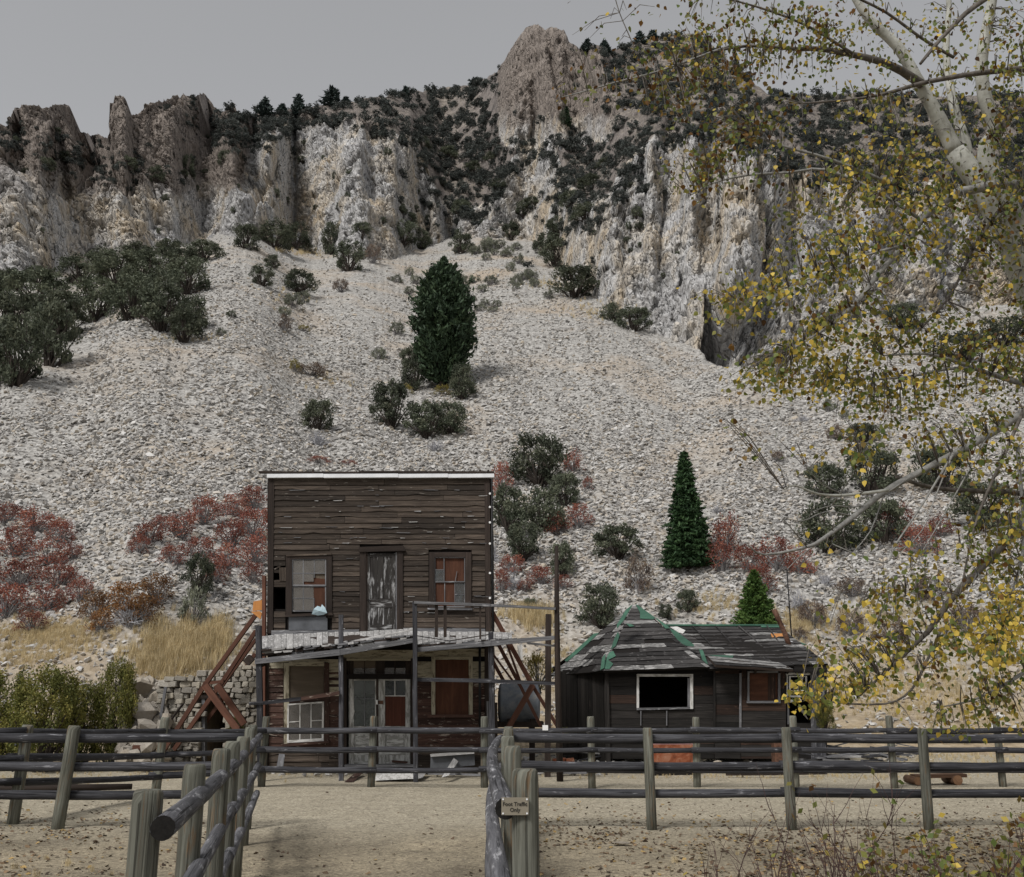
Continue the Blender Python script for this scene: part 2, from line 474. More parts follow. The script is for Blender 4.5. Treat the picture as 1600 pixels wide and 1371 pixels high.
# ---- relief
V3 = np.stack([Xg, Yg, Zg], -1)
ri = np.arange(NR)[:, None]
wB = sm(NA - 3, NA + 8, ri) * (1 - 0.75 * sm(NA + NB - 6, NA + NB + 10, ri))          # rock weight
crag_w = sm(765, 790, CXX) * (1 - sm(935, 965, CXX)) * (1 - sm(205, 228, PY)) * (ri > NA + NB)
knob_w = np.clip(blob(CXX, PY, 925, 180, 48, 45) + blob(CXX, PY, 830, 205, 60, 40) + blob(CXX, PY, 480, 200, 60, 25), 0, 1) * (ri > NA + NB)
left_w = np.where(CXX < 400, 1.0, 0.0) * (ri > NA + NB)
wR = np.clip(np.maximum.reduce([wB + 0 * CXX, crag_w, knob_w, left_w]), 0, 1)
sel = (ri >= NA - 4) & np.ones_like(PY, bool)
x, y, z = Xg[sel], Yg[sel], Zg[sel]
def facets(u, w, seed, off, tilt, crack, cw):
    """blocky broken faces: every cell of an irregular jointing stands at its own depth and tilt"""
    u = u + seed * 17.3; w = w + seed * 5.1
    ui, wi = np.floor(u).astype(np.int64), np.floor(w).astype(np.int64)
    f1 = np.full(u.shape, 9.0); f2 = np.full(u.shape, 9.0); val = np.zeros(u.shape)
    for i in (-1, 0, 1):
        for j in (-1, 0, 1):
            h = _perm[_perm[(ui + i) & 255] + ((wi + j) & 255)]; c = _cell[h]; c2 = _cell[(h + 91) & 255]
            du, dw = u - (ui + i + c[..., 0]), w - (wi + j + c[..., 1])
            dd = 0.75 * np.maximum(np.abs(du), np.abs(dw)) + 0.25 * np.hypot(du, dw)
            near = dd < f1
            val = np.where(near, off * (c[..., 2] - 0.5) + tilt * ((c2[..., 0] - 0.5) * du + (c2[..., 1] - 0.62) * dw), val)
            f2 = np.where(near, f1, np.minimum(f2, dd)); f1 = np.where(near, dd, f1)
    return val - crack * np.exp(-((f2 - f1) / cw) ** 2)
wx = x + 0.7 * fbm(x / 6, y / 9, z / 6, 3) + 0.1 * y; wz = z + 0.8 * fbm(x / 7 + 9, y / 9, z / 7, 3) + 0.12 * x
d = 1.5 * (0.4 - np.abs(fbm(x / 12, y / 30, z / 36, 2)))                       # tall buttresses and gullies
d = d + facets(wx / 4.2, wz / 6.0, 1, 1.3, 1.3, 0.8, 0.035)
d = d + facets(wx / 1.0, wz / 2.6, 2, 0.62, 0.7, 0.55, 0.05)          # upright joints
d = d + facets(wx / 2.1, wz / 0.85, 4, 0.50, 0.6, 0.50, 0.05)         # bedding
d = d + facets(wx / 0.55, wz / 0.50, 3, 0.36, 0.40, 0.30, 0.08)
d = d + 0.18 * pnoise(x / 5, y / 5, z / 0.6) + 0.06 * fbm(x / 0.5, y / 0.5, z / 0.5, 2)
D = np.zeros_like(PY); D[sel] = d
# named clefts seen in the rock face: (points, half width px, depth m)
def cleft(pts, w, dep):
    out = np.zeros_like(PY)
    for (x0, y0), (x1, y1) in zip(pts[:-1], pts[1:]):
        L2 = (x1 - x0) ** 2 + (y1 - y0) ** 2
        tt = np.clip(((CXX - x0) * (x1 - x0) + (PY - y0) * (y1 - y0)) / L2, 0, 1)
        dd = np.hypot(CXX - x0 - tt * (x1 - x0), PY - y0 - tt * (y1 - y0))
        out = np.maximum(out, np.exp(-(dd / w) ** 2))
    return out * dep
D -= cleft([(434, 236), (412, 290), (390, 345)], 5, 3.2) + cleft([(278, 222), (300, 235), (288, 262)], 9, 3.0)
D -= cleft([(118, 205), (150, 250), (100, 300)], 9, 2.5) + cleft([(172, 220), (165, 260), (200, 300)], 8, 2.5)
D -= cleft([(36, 310), (40, 360)], 5, 2.0) + cleft([(108, 325), (92, 350), (140, 320)], 4, 2.0) + cleft([(215, 355), (255, 330)], 4, 2.0)
D -= cleft([(658, 300), (670, 360), (655, 400)], 7, 2.5) + cleft([(860, 60), (872, 130)], 5, 2.5) + cleft([(905, 80), (935, 150)], 7, 2.5)
D -= cleft([(790, 330), (800, 372)], 5, 2.0) + cleft([(1040, 300), (1030, 420)], 3, 1.2) + cleft([(1190, 250), (1205, 360), (1196, 420)], 6, 2.6)
# the overhung hollow at the foot of the right-hand cliff
hn_ = 9 * fbm(CXX / 16, PY / 22, PY * 0 + 6, 3)
hol = sm(1092, 1110, CXX + hn_) * (1 - sm(1175, 1212, CXX)) * sm(425, 470, PY) * (1 - sm(560, 574, PY))
hol2 = sm(1112, 1122, CXX + hn_) * (1 - sm(1150, 1186, CXX)) * sm(418, 440, PY)
D -= 6.0 * hol + 6.0 * hol2 * hol
D *= wR * (1 - 0.75 * sm(NR - 14, NR - 1, ri))
# scree swells and soft hill swells
SW = 0.8 * fbm(Xg / 17, Yg / 26, Yg * 0 + 2, 3) * sm(0.08, 0.35, ri / NA) * (ri <= NA) * (1 - sm(NA - 14, NA, ri))
HW = (1 - wR) * (ri > NA + NB) * 0.7 * fbm(Xg / 7, Yg / 7, Zg / 7, 3)
GR = 0.10 * fbm(Xg / 1.3, Yg / 1.3, Zg * 0 + 5, 3) * (ri < NA) * sm(0, 8, ri)
dirn = np.array([0.0, -0.90, 0.32])
V3 = V3 + D[..., None] * dirn + (SW + HW + GR)[..., None] * np.array([0, -0.35, 0.94])
V3[0] += np.array([0, -0.8, -0.35])
# back of the ridge
back = [V3[-1] + np.array([0, 6.0 * k ** 1.5, -2.2 * k ** 1.5]) for k in range(1, ND + 1)]
V3 = np.concatenate([V3, np.array(back)], 0); NRT = NR + ND

def surf(px, py):
    """point of the hillside seen at a photo pixel"""
    c = np.interp(px, cols, np.arange(NC)); c0 = int(min(NC - 2, math.floor(c))); f = c - c0
    out = np.zeros(3)
    for cc, w in ((c0, 1 - f), (c0 + 1, f)):
        col = PY[::-1, cc]; r = np.interp(py, col, np.arange(NR)[::-1])
        r0 = int(min(NR - 2, math.floor(r))); g = r - r0
        out += w * (V3[r0, cc] * (1 - g) + V3[r0 + 1, cc] * g)
    return Vector(out)
def surf_many(px, py):
    c = np.interp(px, cols, np.arange(NC)); c0 = np.minimum(NC - 2, np.floor(c).astype(int)); f = (c - c0)[:, None]
    def at(cc):
        lo = np.zeros(len(px), int); hi = np.full(len(px), NR - 1)
        for _ in range(11):
            m = (lo + hi) // 2; up = PY[m, cc] > py; lo = np.where(up, m, lo); hi = np.where(up, hi, m)
        r0 = np.minimum(lo, NR - 2); g = np.clip((PY[r0, cc] - py) / np.maximum(1e-6, PY[r0, cc] - PY[r0 + 1, cc]), 0, 1)[:, None]
        return V3[r0, cc] * (1 - g) + V3[r0 + 1, cc] * g
    return at(c0) * (1 - f) + at(c0 + 1) * f

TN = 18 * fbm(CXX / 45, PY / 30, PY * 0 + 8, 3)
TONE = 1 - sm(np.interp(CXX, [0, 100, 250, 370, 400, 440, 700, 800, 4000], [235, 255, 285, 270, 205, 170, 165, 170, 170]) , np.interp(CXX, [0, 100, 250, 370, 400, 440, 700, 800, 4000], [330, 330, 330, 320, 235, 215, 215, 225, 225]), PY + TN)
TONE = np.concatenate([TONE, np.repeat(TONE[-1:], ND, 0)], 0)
def grid_mesh(name, r0, r1, mat, kind):
    n = r1 - r0 + 1
    idx = np.arange(n * NC).reshape(n, NC)
    q = np.stack([idx[:-1, :-1], idx[:-1, 1:], idx[1:, 1:], idx[1:, :-1]], -1).reshape(-1, 4)
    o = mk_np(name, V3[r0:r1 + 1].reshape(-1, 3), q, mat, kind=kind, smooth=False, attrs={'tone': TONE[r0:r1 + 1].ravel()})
    return o

# ---- materials of the hillside
def rock_material():
    m, t, b = new_mat('cliff_rock')
    pos = nd(t, 'ShaderNodeNewGeometry').outputs['Position']
    v = mapping(t, pos, (1, 1, 0.5))
    big = noise(t, v, 0.16, 6, 0.65, 0.3)
    c = ramp(t, big, [(0.30, (0.45, 0.445, 0.45)), (0.45, (0.58, 0.575, 0.57)), (0.54, (0.60, 0.55, 0.48)), (0.62, (0.58, 0.48, 0.35)), (0.74, (0.48, 0.43, 0.38))])
    med = noise(t, mapping(t, pos, (1, 1, 0.45)), 0.9, 9, 0.72, 0.15)
    c = mix(t, ramp(t, med, [(0.38, 0.85), (0.52, 0.0)]), c, (0.20, 0.19, 0.18))
    c = mix(t, ramp(t, noise(t, pos, 0.33, 6, 0.65, 1.0), [(0.56, 0.0), (0.68, 0.75)]), c, (0.68, 0.675, 0.67))
    c = mix(t, ramp(t, noise(t, pos, 3.6, 8, 0.8), [(0.36, 0.55), (0.5, 0.0)]), c, (0.16, 0.15, 0.145))
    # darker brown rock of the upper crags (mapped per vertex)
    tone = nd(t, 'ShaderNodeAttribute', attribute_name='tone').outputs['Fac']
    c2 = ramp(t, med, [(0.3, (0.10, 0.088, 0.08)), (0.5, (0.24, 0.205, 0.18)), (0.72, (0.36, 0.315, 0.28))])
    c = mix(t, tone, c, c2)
    # soil and grit lying on ledges
    nz = nd(t, 'ShaderNodeSeparateXYZ'); t.links.new(nd(t, 'ShaderNodeNewGeometry').outputs['True Normal'], nz.inputs[0])
    c = mix(t, ramp(t, nz.outputs[2], [(0.74, 0.0), (0.9, 0.8)]), c, (0.19, 0.165, 0.135))
    t.links.new(c, b.inputs['Base Color'])
    vo = nd(t, 'ShaderNodeTexVoronoi', feature='DISTANCE_TO_EDGE'); vo.inputs['Scale'].default_value = 1.1
    t.links.new(mapping(t, mix(t, 0.6, pos, noise(t, pos, 0.8, 4), 'ADD'), (1, 1, 0.5)), vo.inputs['Vector'])
    hgt = mix(t, 0.5, ramp(t, vo.outputs[0], [(0.0, 0.0), (0.12, 1.0)]), noise(t, mapping(t, pos, (1, 1, 0.8)), 3.0, 9, 0.75, 0.1))
    bump(t, b, hgt, 1.0, 0.45)
    b.inputs['Roughness'].default_value = 0.95
    return m
def scree_material(name='scree_gravel'):
    m, t, b = new_mat(name)
    pos = nd(t, 'ShaderNodeNewGeometry').outputs['Position']
    vo = nd(t, 'ShaderNodeTexVoronoi'); vo.inputs['Scale'].default_value = 5.5
    t.links.new(pos, vo.inputs['Vector'])
    sep = nd(t, 'ShaderNodeSeparateColor'); t.links.new(vo.outputs['Color'], sep.inputs[0])
    c = ramp(t, sep.outputs[0], [(0.0, (0.17, 0.16, 0.15)), (0.45, (0.33, 0.32, 0.30)), (1.0, (0.48, 0.465, 0.44))])
    c = mix(t, ramp(t, noise(t, pos, 0.11, 5, 0.6, 0.5), [(0.5, 0.0), (0.7, 0.6)]), c, (0.40, 0.31, 0.215))
    # dry soil with grass debris near the foot of the slope
    sx = nd(t, 'ShaderNodeSeparateXYZ'); t.links.new(pos, sx.inputs[0])
    hn = nd(t, 'ShaderNodeMath', operation='MULTIPLY_ADD'); hn.inputs[1].default_value = 7.0
    t.links.new(noise(t, pos, 0.22, 5, 0.65), hn.inputs[0]); t.links.new(sx.outputs[2], hn.inputs[2])
    mr = nd(t, 'ShaderNodeMapRange'); mr.inputs[1].default_value = 8.0; mr.inputs[2].default_value = 4.4
    t.links.new(hn.outputs[0], mr.inputs[0])
    soil = ramp(t, noise(t, pos, 1.6, 8, 0.7), [(0.3, (0.20, 0.155, 0.105)), (0.5, (0.34, 0.27, 0.18)), (0.7, (0.45, 0.38, 0.28))])
    c = mix(t, mr.outputs[0], c, soil)
    t.links.new(c, b.inputs['Base Color'])
    hgt = mix(t, 0.5, vo.outputs['Distance'], noise(t, pos, 3, 7, 0.7))
    bump(t, b, hgt, 1.0, 0.15)
    b.inputs['Roughness'].default_value = 0.95
    return m
def hill_material():
    m, t, b = new_mat('hill_soil')
    pos = nd(t, 'ShaderNodeNewGeometry').outputs['Position']
    n = noise(t, pos, 0.35, 8, 0.7, 0.4)
    c = ramp(t, n, [(0.32, (0.07, 0.065, 0.055)), (0.5, (0.19, 0.165, 0.14)), (0.62, (0.33, 0.29, 0.25)), (0.75, (0.40, 0.35, 0.30))])
    nz = nd(t, 'ShaderNodeSeparateXYZ'); t.links.new(nd(t, 'ShaderNodeNewGeometry').outputs['True Normal'], nz.inputs[0])
    rk = ramp(t, noise(t, mapping(t, pos, (1, 1, 0.4)), 0.7, 8, 0.7, 0.6), [(0.3, (0.08, 0.072, 0.07)), (0.5, (0.21, 0.185, 0.17)), (0.72, (0.34, 0.30, 0.275))])
    c = mix(t, ramp(t, nz.outputs[2], [(0.45, 1.0), (0.68, 0.0)]), c, rk)
    t.links.new(c, b.inputs['Base Color'])
    bump(t, b, noise(t, pos, 1.5, 9, 0.75), 1.0, 0.4)
    return m
M_scree = scree_material(); M_rock = rock_material(); M_hill = hill_material()
scree = grid_mesh('scree_slope', 0, NA, M_scree, 'structure')
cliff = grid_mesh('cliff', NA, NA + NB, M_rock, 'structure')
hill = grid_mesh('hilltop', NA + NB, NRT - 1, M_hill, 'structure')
# the upper crags are rock, not soil
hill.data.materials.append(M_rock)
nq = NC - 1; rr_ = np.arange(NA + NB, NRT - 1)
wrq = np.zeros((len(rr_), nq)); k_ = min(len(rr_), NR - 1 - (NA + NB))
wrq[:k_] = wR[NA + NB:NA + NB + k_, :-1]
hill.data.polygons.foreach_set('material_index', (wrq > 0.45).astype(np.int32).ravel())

# ---- flat ground
def ground_material():
    m, t, b = new_mat('dirt_and_gravel')
    pos = nd(t, 'ShaderNodeNewGeometry').outputs['Position']
    big = noise(t, pos, 0.55, 5, 0.6, 0.6)
    c = ramp(t, big, [(0.32, (0.165, 0.14, 0.10)), (0.5, (0.245, 0.21, 0.15)), (0.68, (0.32, 0.27, 0.19))])
    # trodden pale road between the two cross fences
    sx = nd(t, 'ShaderNodeSeparateXYZ'); t.links.new(pos, sx.inputs[0])
    wy = nd(t, 'ShaderNodeMath', operation='MULTIPLY_ADD'); wy.inputs[1].default_value = 1.6
    t.links.new(noise(t, pos, 0.8, 4), wy.inputs[0]); t.links.new(sx.outputs[1], wy.inputs[2])
    rd = ramp(t, wy.outputs[0], [(0.0, 0.0), (1.0, 1.0)])
    mr = nd(t, 'ShaderNodeMapRange'); mr.inputs[1].default_value = 13.0; mr.inputs[2].default_value = 15.2; t.links.new(wy.outputs[0], mr.inputs[0])
    road = ramp(t, noise(t, pos, 2.5, 8, 0.7), [(0.3, (0.29, 0.255, 0.19)), (0.7, (0.385, 0.345, 0.265))])
    c = mix(t, mr.outputs[0], c, road)
    # grit
    vo = nd(t, 'ShaderNodeTexVoronoi'); vo.inputs['Scale'].default_value = 42
    t.links.new(pos, vo.inputs['Vector'])
    sep = nd(t, 'ShaderNodeSeparateColor'); t.links.new(vo.outputs['Color'], sep.inputs[0])
    c = mix(t, 0.8, c, ramp(t, sep.outputs[0], [(0.0, 0.25), (0.5, 0.55), (0.85, 0.62), (1.0, 0.9)]), 'OVERLAY')
    c = mix(t, ramp(t, noise(t, pos, 5, 7, 0.75, 0.4), [(0.52, 0.0), (0.68, 0.7)]), c, (0.11, 0.088, 0.066))
    t.links.new(c, b.inputs['Base Color'])
    bump(t, b, mix(t, 0.5, vo.outputs['Distance'], noise(t, pos, 9, 8, 0.75)), 0.7, 0.02)
    b.inputs['Roughness'].default_value = 0.95
    return m
M_ground = ground_material()
gx = np.concatenate([np.linspace(-260, -14, 30), np.arange(-13.5, 14, 0.22), np.linspace(14.5, 260, 30)])
gy = np.concatenate([np.linspace(-80, 2.5, 12), np.arange(2.8, 26, 0.16), np.linspace(26.5, 60, 10)])
GXX, GYY = np.meshgrid(gx, gy)
def ground_z(xx, yy):
    xx, yy = np.asarray(xx, float), np.asarray(yy, float)
    return -0.02 + 0.022 * fbm(xx / 2.2, yy / 2.2, xx * 0 + 0.3, 3) + 0.006 * fbm(xx / 0.3, yy / 0.3, xx * 0 + 2.3, 2)
GZ = ground_z(GXX, GYY)
idx = np.arange(GXX.size).reshape(GXX.shape)
q = np.stack([idx[:-1, :-1], idx[:-1, 1:], idx[1:, 1:], idx[1:, :-1]], -1).reshape(-1, 4)
ground = mk_np('ground', np.stack([GXX, GYY, GZ], -1).reshape(-1, 3), q, M_ground, kind='structure', smooth=True)
def gz(p):
    return float(ground_z(p[0], p[1]))

# ---- stones
def rock_mesh(name, seed, flat=0.6, n=13):
    import bmesh
    r = np.random.default_rng(seed); bm = bmesh.new()
    for _ in range(n):
        p = r.normal(size=3); p /= np.linalg.norm(p); p *= r.uniform(0.75, 1.0)
        bm.verts.new((p[0] * 0.5, p[1] * 0.5 * r.uniform(0.75, 1), p[2] * 0.5 * flat))
    res = bmesh.ops.convex_hull(bm, input=bm.verts)
    bmesh.ops.delete(bm, geom=[v for v in bm.verts if not v.link_faces], context='VERTS')
    me = bpy.data.meshes.new(name); bm.to_mesh(me); bm.free()
    return me
def stone_material(name, cols_, spot=(0.30, 0.22, 0.14)):
    m, t, b = new_mat(name)
    oi = nd(t, 'ShaderNodeObjectInfo'); tc = nd(t, 'ShaderNodeTexCoord').outputs['Object']
    n = len(cols_); c = ramp(t, oi.outputs['Random'], [(i / (n - 1), q_) for i, q_ in enumerate(cols_)])
    c = mix(t, ramp(t, noise(t, tc, 3.5, 5, 0.7), [(0.45, 0.0), (0.75, 0.6)]), c, spot)
    t.links.new(c, b.inputs['Base Color']); b.inputs['Roughness'].default_value = 0.95
    bump(t, b, noise(t, tc, 6, 6, 0.7), 0.6, 0.05)
    return m
M_stone = stone_material('scree_stone', [(0.15, 0.145, 0.14), (0.40, 0.39, 0.38), (0.46, 0.40, 0.32), (0.53, 0.52, 0.505), (0.30, 0.295, 0.285), (0.60, 0.59, 0.575), (0.47, 0.46, 0.445)], (0.40, 0.36, 0.31))
ROCKS = [rock_mesh('scree_stone_%d' % i, 100 + i, [0.45, 0.6, 0.5, 0.7, 0.4, 0.55][i % 6]) for i in range(8)]
for me in ROCKS: me.materials.append(M_stone)
def scree_density(px, py):
    """0..1 likelihood of bare loose stones at a pixel"""
    cb = L_cb(px)
    d = sm(0, 18, py - cb)
    d = d * (1 - 0.85 * sm(905, 985, py + 25 * pnoise(px / 60, py / 60, px * 0 + 1)))
    d = d * (1 - 0.9 * blob(px, py, 60, 560, 90, 90)) * (1 - 0.62 * np.clip(fbm(px / 55 - py / 300, py / 130, px * 0 + 4, 4) * 2.2, 0, 1)) * (0.6 + 0.4 * sm(-10, 120, py - cb))
    return d
N0 = 225000
spx = rng.uniform(-300, 1880, N0); spy = rng.uniform(360, 1150, N0)
dens = scree_density(spx, spy)
keep = rng.random(N0) < dens
spx, spy = spx[keep], spy[keep]
sp = surf_many(spx, spy)
hide = (spx > 425) & (spx < 762) & (spy > 752)                      # behind the tall front
sp = sp[~hide]; spx = spx[~hide]; spy = spy[~hide]
n = len(sp)
dist = sp[:, 1]
size = 0.10 + 0.11 * rng.random(n) ** 2.2 + 0.16 * (rng.random(n) ** 9)
size *= np.interp(dist, [30, 45, 70, 110], [0.85, 1.15, 1.25, 1.45]) * 1.12
slope_tilt = math.radians(30)
rots = np.stack([slope_tilt + rng.normal(0, 0.35, n), rng.normal(0, 0.35, n), rng.uniform(0, 6.28, n)], -1)
scl = size[:, None] * np.stack([rng.uniform(0.9, 1.7, n), rng.uniform(0.8, 1.2, n), rng.uniform(0.7, 1.2, n)], -1)
pts = sp + np.array([0, -0.03, 0.05]) * (size[:, None] / 0.3)
app = scl.max(1) / dist
order = np.argsort(-app * ((spx > 0) & (spx < 1600)))
big, rest = order[:300], order[300:]
loose = scatter_stuff('loose_stones', pts[rest], rots[rest], scl[rest], rng.integers(0, 8, len(rest)), ROCKS)
loose.parent = scree
for i in big:
    o = bpy.data.objects.new('stone', ROCKS[int(rng.integers(0, 8))]); COL.objects.link(o)
    o.parent = scree; o.location = pts[i]; o.rotation_euler = rots[i]; o.scale = scl[i]

# ================================================================== TIMBER AND OTHER MATERIALS
W_siding = wood('siding_wood', (0.018, 0.013, 0.010), (0.105, 0.082, 0.064), (0.21, 0.19, 0.165), 0.63, 0.69, var=0.5, cracks=0.5)
W_trim = wood('trim_wood', (0.014, 0.010, 0.008), (0.060, 0.044, 0.036), (0.13, 0.11, 0.10), 0.68, 0.76, var=0.25)
W_grey = wood('silvered_wood', (0.075, 0.075, 0.08), (0.26, 0.26, 0.27), (0.36, 0.36, 0.37), 0.58, 0.70, var=0.25, cracks=0.85)
W_pale = wood('bleached_plank', (0.20, 0.195, 0.19), (0.52, 0.51, 0.50), (0.62, 0.61, 0.60), 0.52, 0.66, var=0.2)
W_cream = wood('cream_painted_board', (0.10, 0.08, 0.05), (0.20, 0.17, 0.125), (0.33, 0.30, 0.225), 0.40, 0.50, var=0.15, bmp=0.25)
W_redbrown = wood('red_brown_board', (0.026, 0.014, 0.011), (0.11, 0.060, 0.045), (0.30, 0.255, 0.21), 0.585, 0.65, var=0.4)
W_white = wood('white_painted_wood', (0.28, 0.27, 0.25), (0.50, 0.49, 0.46), (0.60, 0.59, 0.57), 0.40, 0.52, var=0.1, bmp=0.2)
W_doorold = wood('peeling_door', (0.016, 0.014, 0.013), (0.06, 0.055, 0.05), (0.36, 0.36, 0.36), 0.52, 0.66, var=0.1, patch_scale=(1.0, 6, 1))
W_ply = wood('plywood', (0.048, 0.019, 0.011), (0.118, 0.050, 0.028), None, var=0.12, bmp=0.1, grain=14)
W_plydark = wood('dusty_board', (0.085, 0.066, 0.048), (0.15, 0.12, 0.09), None, var=0.08, bmp=0.05, grain=10)
W_brace = wood('brown_brace_timber', (0.062, 0.027, 0.018), (0.145, 0.066, 0.043), None, var=0.2, bmp=0.25, grain=18)
W_cabin = wood('charred_board', (0.006, 0.0055, 0.005), (0.042, 0.037, 0.034), (0.12, 0.095, 0.08), 0.66, 0.74, var=0.5, patch_scale=(1.2, 5, 1))
W_cabinred = wood('charred_red_board', (0.010, 0.007, 0.006), (0.07, 0.04, 0.028), (0.17, 0.10, 0.07), 0.60, 0.70, var=0.4, patch_scale=(1.4, 6, 1))
W_roofdark = wood('tar_paper_roofing', (0.016, 0.015, 0.015), (0.085, 0.08, 0.078), (0.22, 0.21, 0.205), 0.60, 0.68, var=0.5, grain=20, patch_scale=(2.6, 9, 1))
W_roofgrey = wood('grey_roof_board', (0.07, 0.068, 0.066), (0.25, 0.245, 0.24), (0.42, 0.41, 0.40), 0.50, 0.62, var=0.3)
W_green = wood('green_felt', (0.035, 0.085, 0.06), (0.085, 0.20, 0.14), (0.05, 0.055, 0.05), 0.62, 0.70, var=0.2, grain=6, bmp=0.15)
W_orange = wood('fresh_orange_wood', (0.42, 0.17, 0.05), (0.66, 0.32, 0.11), None, var=0.1, bmp=0.2, grain=26)
W_post = wood('green_treated_post', (0.05, 0.048, 0.036), (0.29, 0.295, 0.25), (0.15, 0.098, 0.055), 0.55, 0.66, var=0.2, bmp=0.9, grain=30, patch_scale=(0.9, 7, 1), cracks=0.6)
W_rail = wood('dark_weathered_rail', (0.014, 0.014, 0.017), (0.105, 0.105, 0.115), (0.29, 0.29, 0.31), 0.60, 0.70, var=0.25, bmp=0.9, grain=26, patch_scale=(1.4, 8, 1), cracks=0.85)
W_railgrey = wood('grey_weathered_rail', (0.035, 0.035, 0.04), (0.20, 0.20, 0.215), (0.36, 0.36, 0.375), 0.55, 0.66, var=0.2, bmp=0.9, grain=24, patch_scale=(1.4, 7, 1), cracks=0.85)
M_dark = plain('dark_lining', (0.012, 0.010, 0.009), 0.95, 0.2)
M_endgrain = plain('charred_end_grain', (0.012, 0.011, 0.010), 0.95, 0.3, 60)
M_tin = plain('galvanised_strip', (0.72, 0.73, 0.75), 0.5, 0.08, 5, metal=0.0)
M_sheet = plain('dull_sheet_metal', (0.10, 0.105, 0.115), 0.55, 0.2, 4, metal=0.2)
M_black = plain('black_pipe', (0.012, 0.012, 0.013), 0.5, 0.2)
M_porc = plain('white_porcelain', (0.75, 0.75, 0.74), 0.35, 0.05)
M_plastic = plain('torn_blue_plastic', (0.36, 0.47, 0.52), 0.35, 0.1, 20)
M_iron = plain('brown_iron', (0.11, 0.055, 0.035), 0.7, 0.4, 14)

def glass_mat(name, dust, alpha):
    m, t, b = new_mat(name)
    b.inputs['Base Color'].default_value = (*dust, 1); b.inputs['Roughness'].default_value = 0.22
    b.inputs['Specular IOR Level'].default_value = 0.5
    tc = nd(t, 'ShaderNodeTexCoord').outputs['Object']
    n = noise(t, tc, 2.6, 6, 0.65, 0.5)
    out = [q for q in t.nodes if q.type == 'OUTPUT_MATERIAL'][0]
    tr = nd(t, 'ShaderNodeBsdfTransparent'); tr.inputs[0].default_value = (0.9, 0.92, 0.92, 1)
    ms = nd(t, 'ShaderNodeMixShader'); t.links.new(ramp(t, n, [(0.3, max(0, alpha - 0.18)), (0.7, min(1, alpha + 0.18))]), ms.inputs[0])
    t.links.new(tr.outputs[0], ms.inputs[1]); t.links.new(b.outputs[0], ms.inputs[2]); t.links.new(ms.outputs[0], out.inputs[0])
    return m
M_glass = glass_mat('dusty_pane', (0.17, 0.155, 0.14), 0.50)
M_glassdoor = glass_mat('grey_green_pane', (0.085, 0.095, 0.088), 0.82)
M_glassg = glass_mat('clean_pane', (0.12, 0.13, 0.13), 0.30)

def tank_material():
    m, t, b = new_mat('tank_steel')
    tc = nd(t, 'ShaderNodeTexCoord').outputs['Object']
    n = noise(t, tc, 2.2, 7, 0.7, 0.4)
    c = ramp(t, n, [(0.32, (0.09, 0.105, 0.125)), (0.5, (0.18, 0.20, 0.225)), (0.62, (0.26, 0.26, 0.255)), (0.72, (0.19, 0.10, 0.055))])
    t.links.new(c, b.inputs['Base Color']); b.inputs['Roughness'].default_value = 0.55; b.inputs['Metallic'].default_value = 0.25
    bump(t, b, n, 0.2, 0.02); return m
def rust_material():
    m, t, b = new_mat('rusty_sheet')
    tc = nd(t, 'ShaderNodeTexCoord').outputs['Object']
    n = noise(t, tc, 4.5, 7, 0.7, 0.6)
    c = ramp(t, n, [(0.3, (0.07, 0.022, 0.012)), (0.48, (0.22, 0.065, 0.028)), (0.62, (0.30, 0.14, 0.085)), (0.75, (0.36, 0.29, 0.25))])
    t.links.new(c, b.inputs['Base Color']); b.inputs['Roughness'].default_value = 0.8
    bump(t, b, n, 0.4, 0.02); return m
M_tank = tank_material(); M_rust = rust_material()

# ================================================================== FALSE-FRONT BUILDING
FY = 23.0
bl = P(415, 1200, FY); brt = P(770, 1200, FY)
base = Vector(((bl.x + brt.x) / 2, FY, 0.0))
B = root('false_front_building', base, 'tall dark two-storey wooden false-front building with collapsing porch', 'building')
def wx_left(py): return np.interp(py, [740, 1205], [420, 415.5])
def wx_right(py): return np.interp(py, [740, 1205], [765, 769])

def cut_rects(x0, y0, x1, y1, holes):
    xs = sorted({x0, x1, *[h[0] for h in holes], *[h[2] for h in holes]})
    xs = [x for x in xs if x0 <= x <= x1]; out = []
    for a, b in zip(xs[:-1], xs[1:]):
        mids = (a + b) / 2; cuts = sorted([(max(y0, h[1]), min(y1, h[3])) for h in holes if h[0] <= mids <= h[2]])
        y = y0
        for c0, c1 in cuts:
            if c0 > y + 0.5: out.append((a, y, b, c0))
            y = max(y, c1)
        if y1 > y + 0.5: out.append((a, y, b, y1))
    return out
# sheathing behind the boards, open where the siding has fallen away
HOLES = [(424, 881, 446, 906), (425, 919, 446, 952), (427, 980, 441, 986), (631, 968, 648, 975), (652, 1116, 668, 1124), (539, 1031, 648, 1196)]
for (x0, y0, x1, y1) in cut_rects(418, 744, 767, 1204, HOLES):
    rect('sheathing', x0, y0, x1, y1, FY + 0.035, 0.05, M_dark, B)
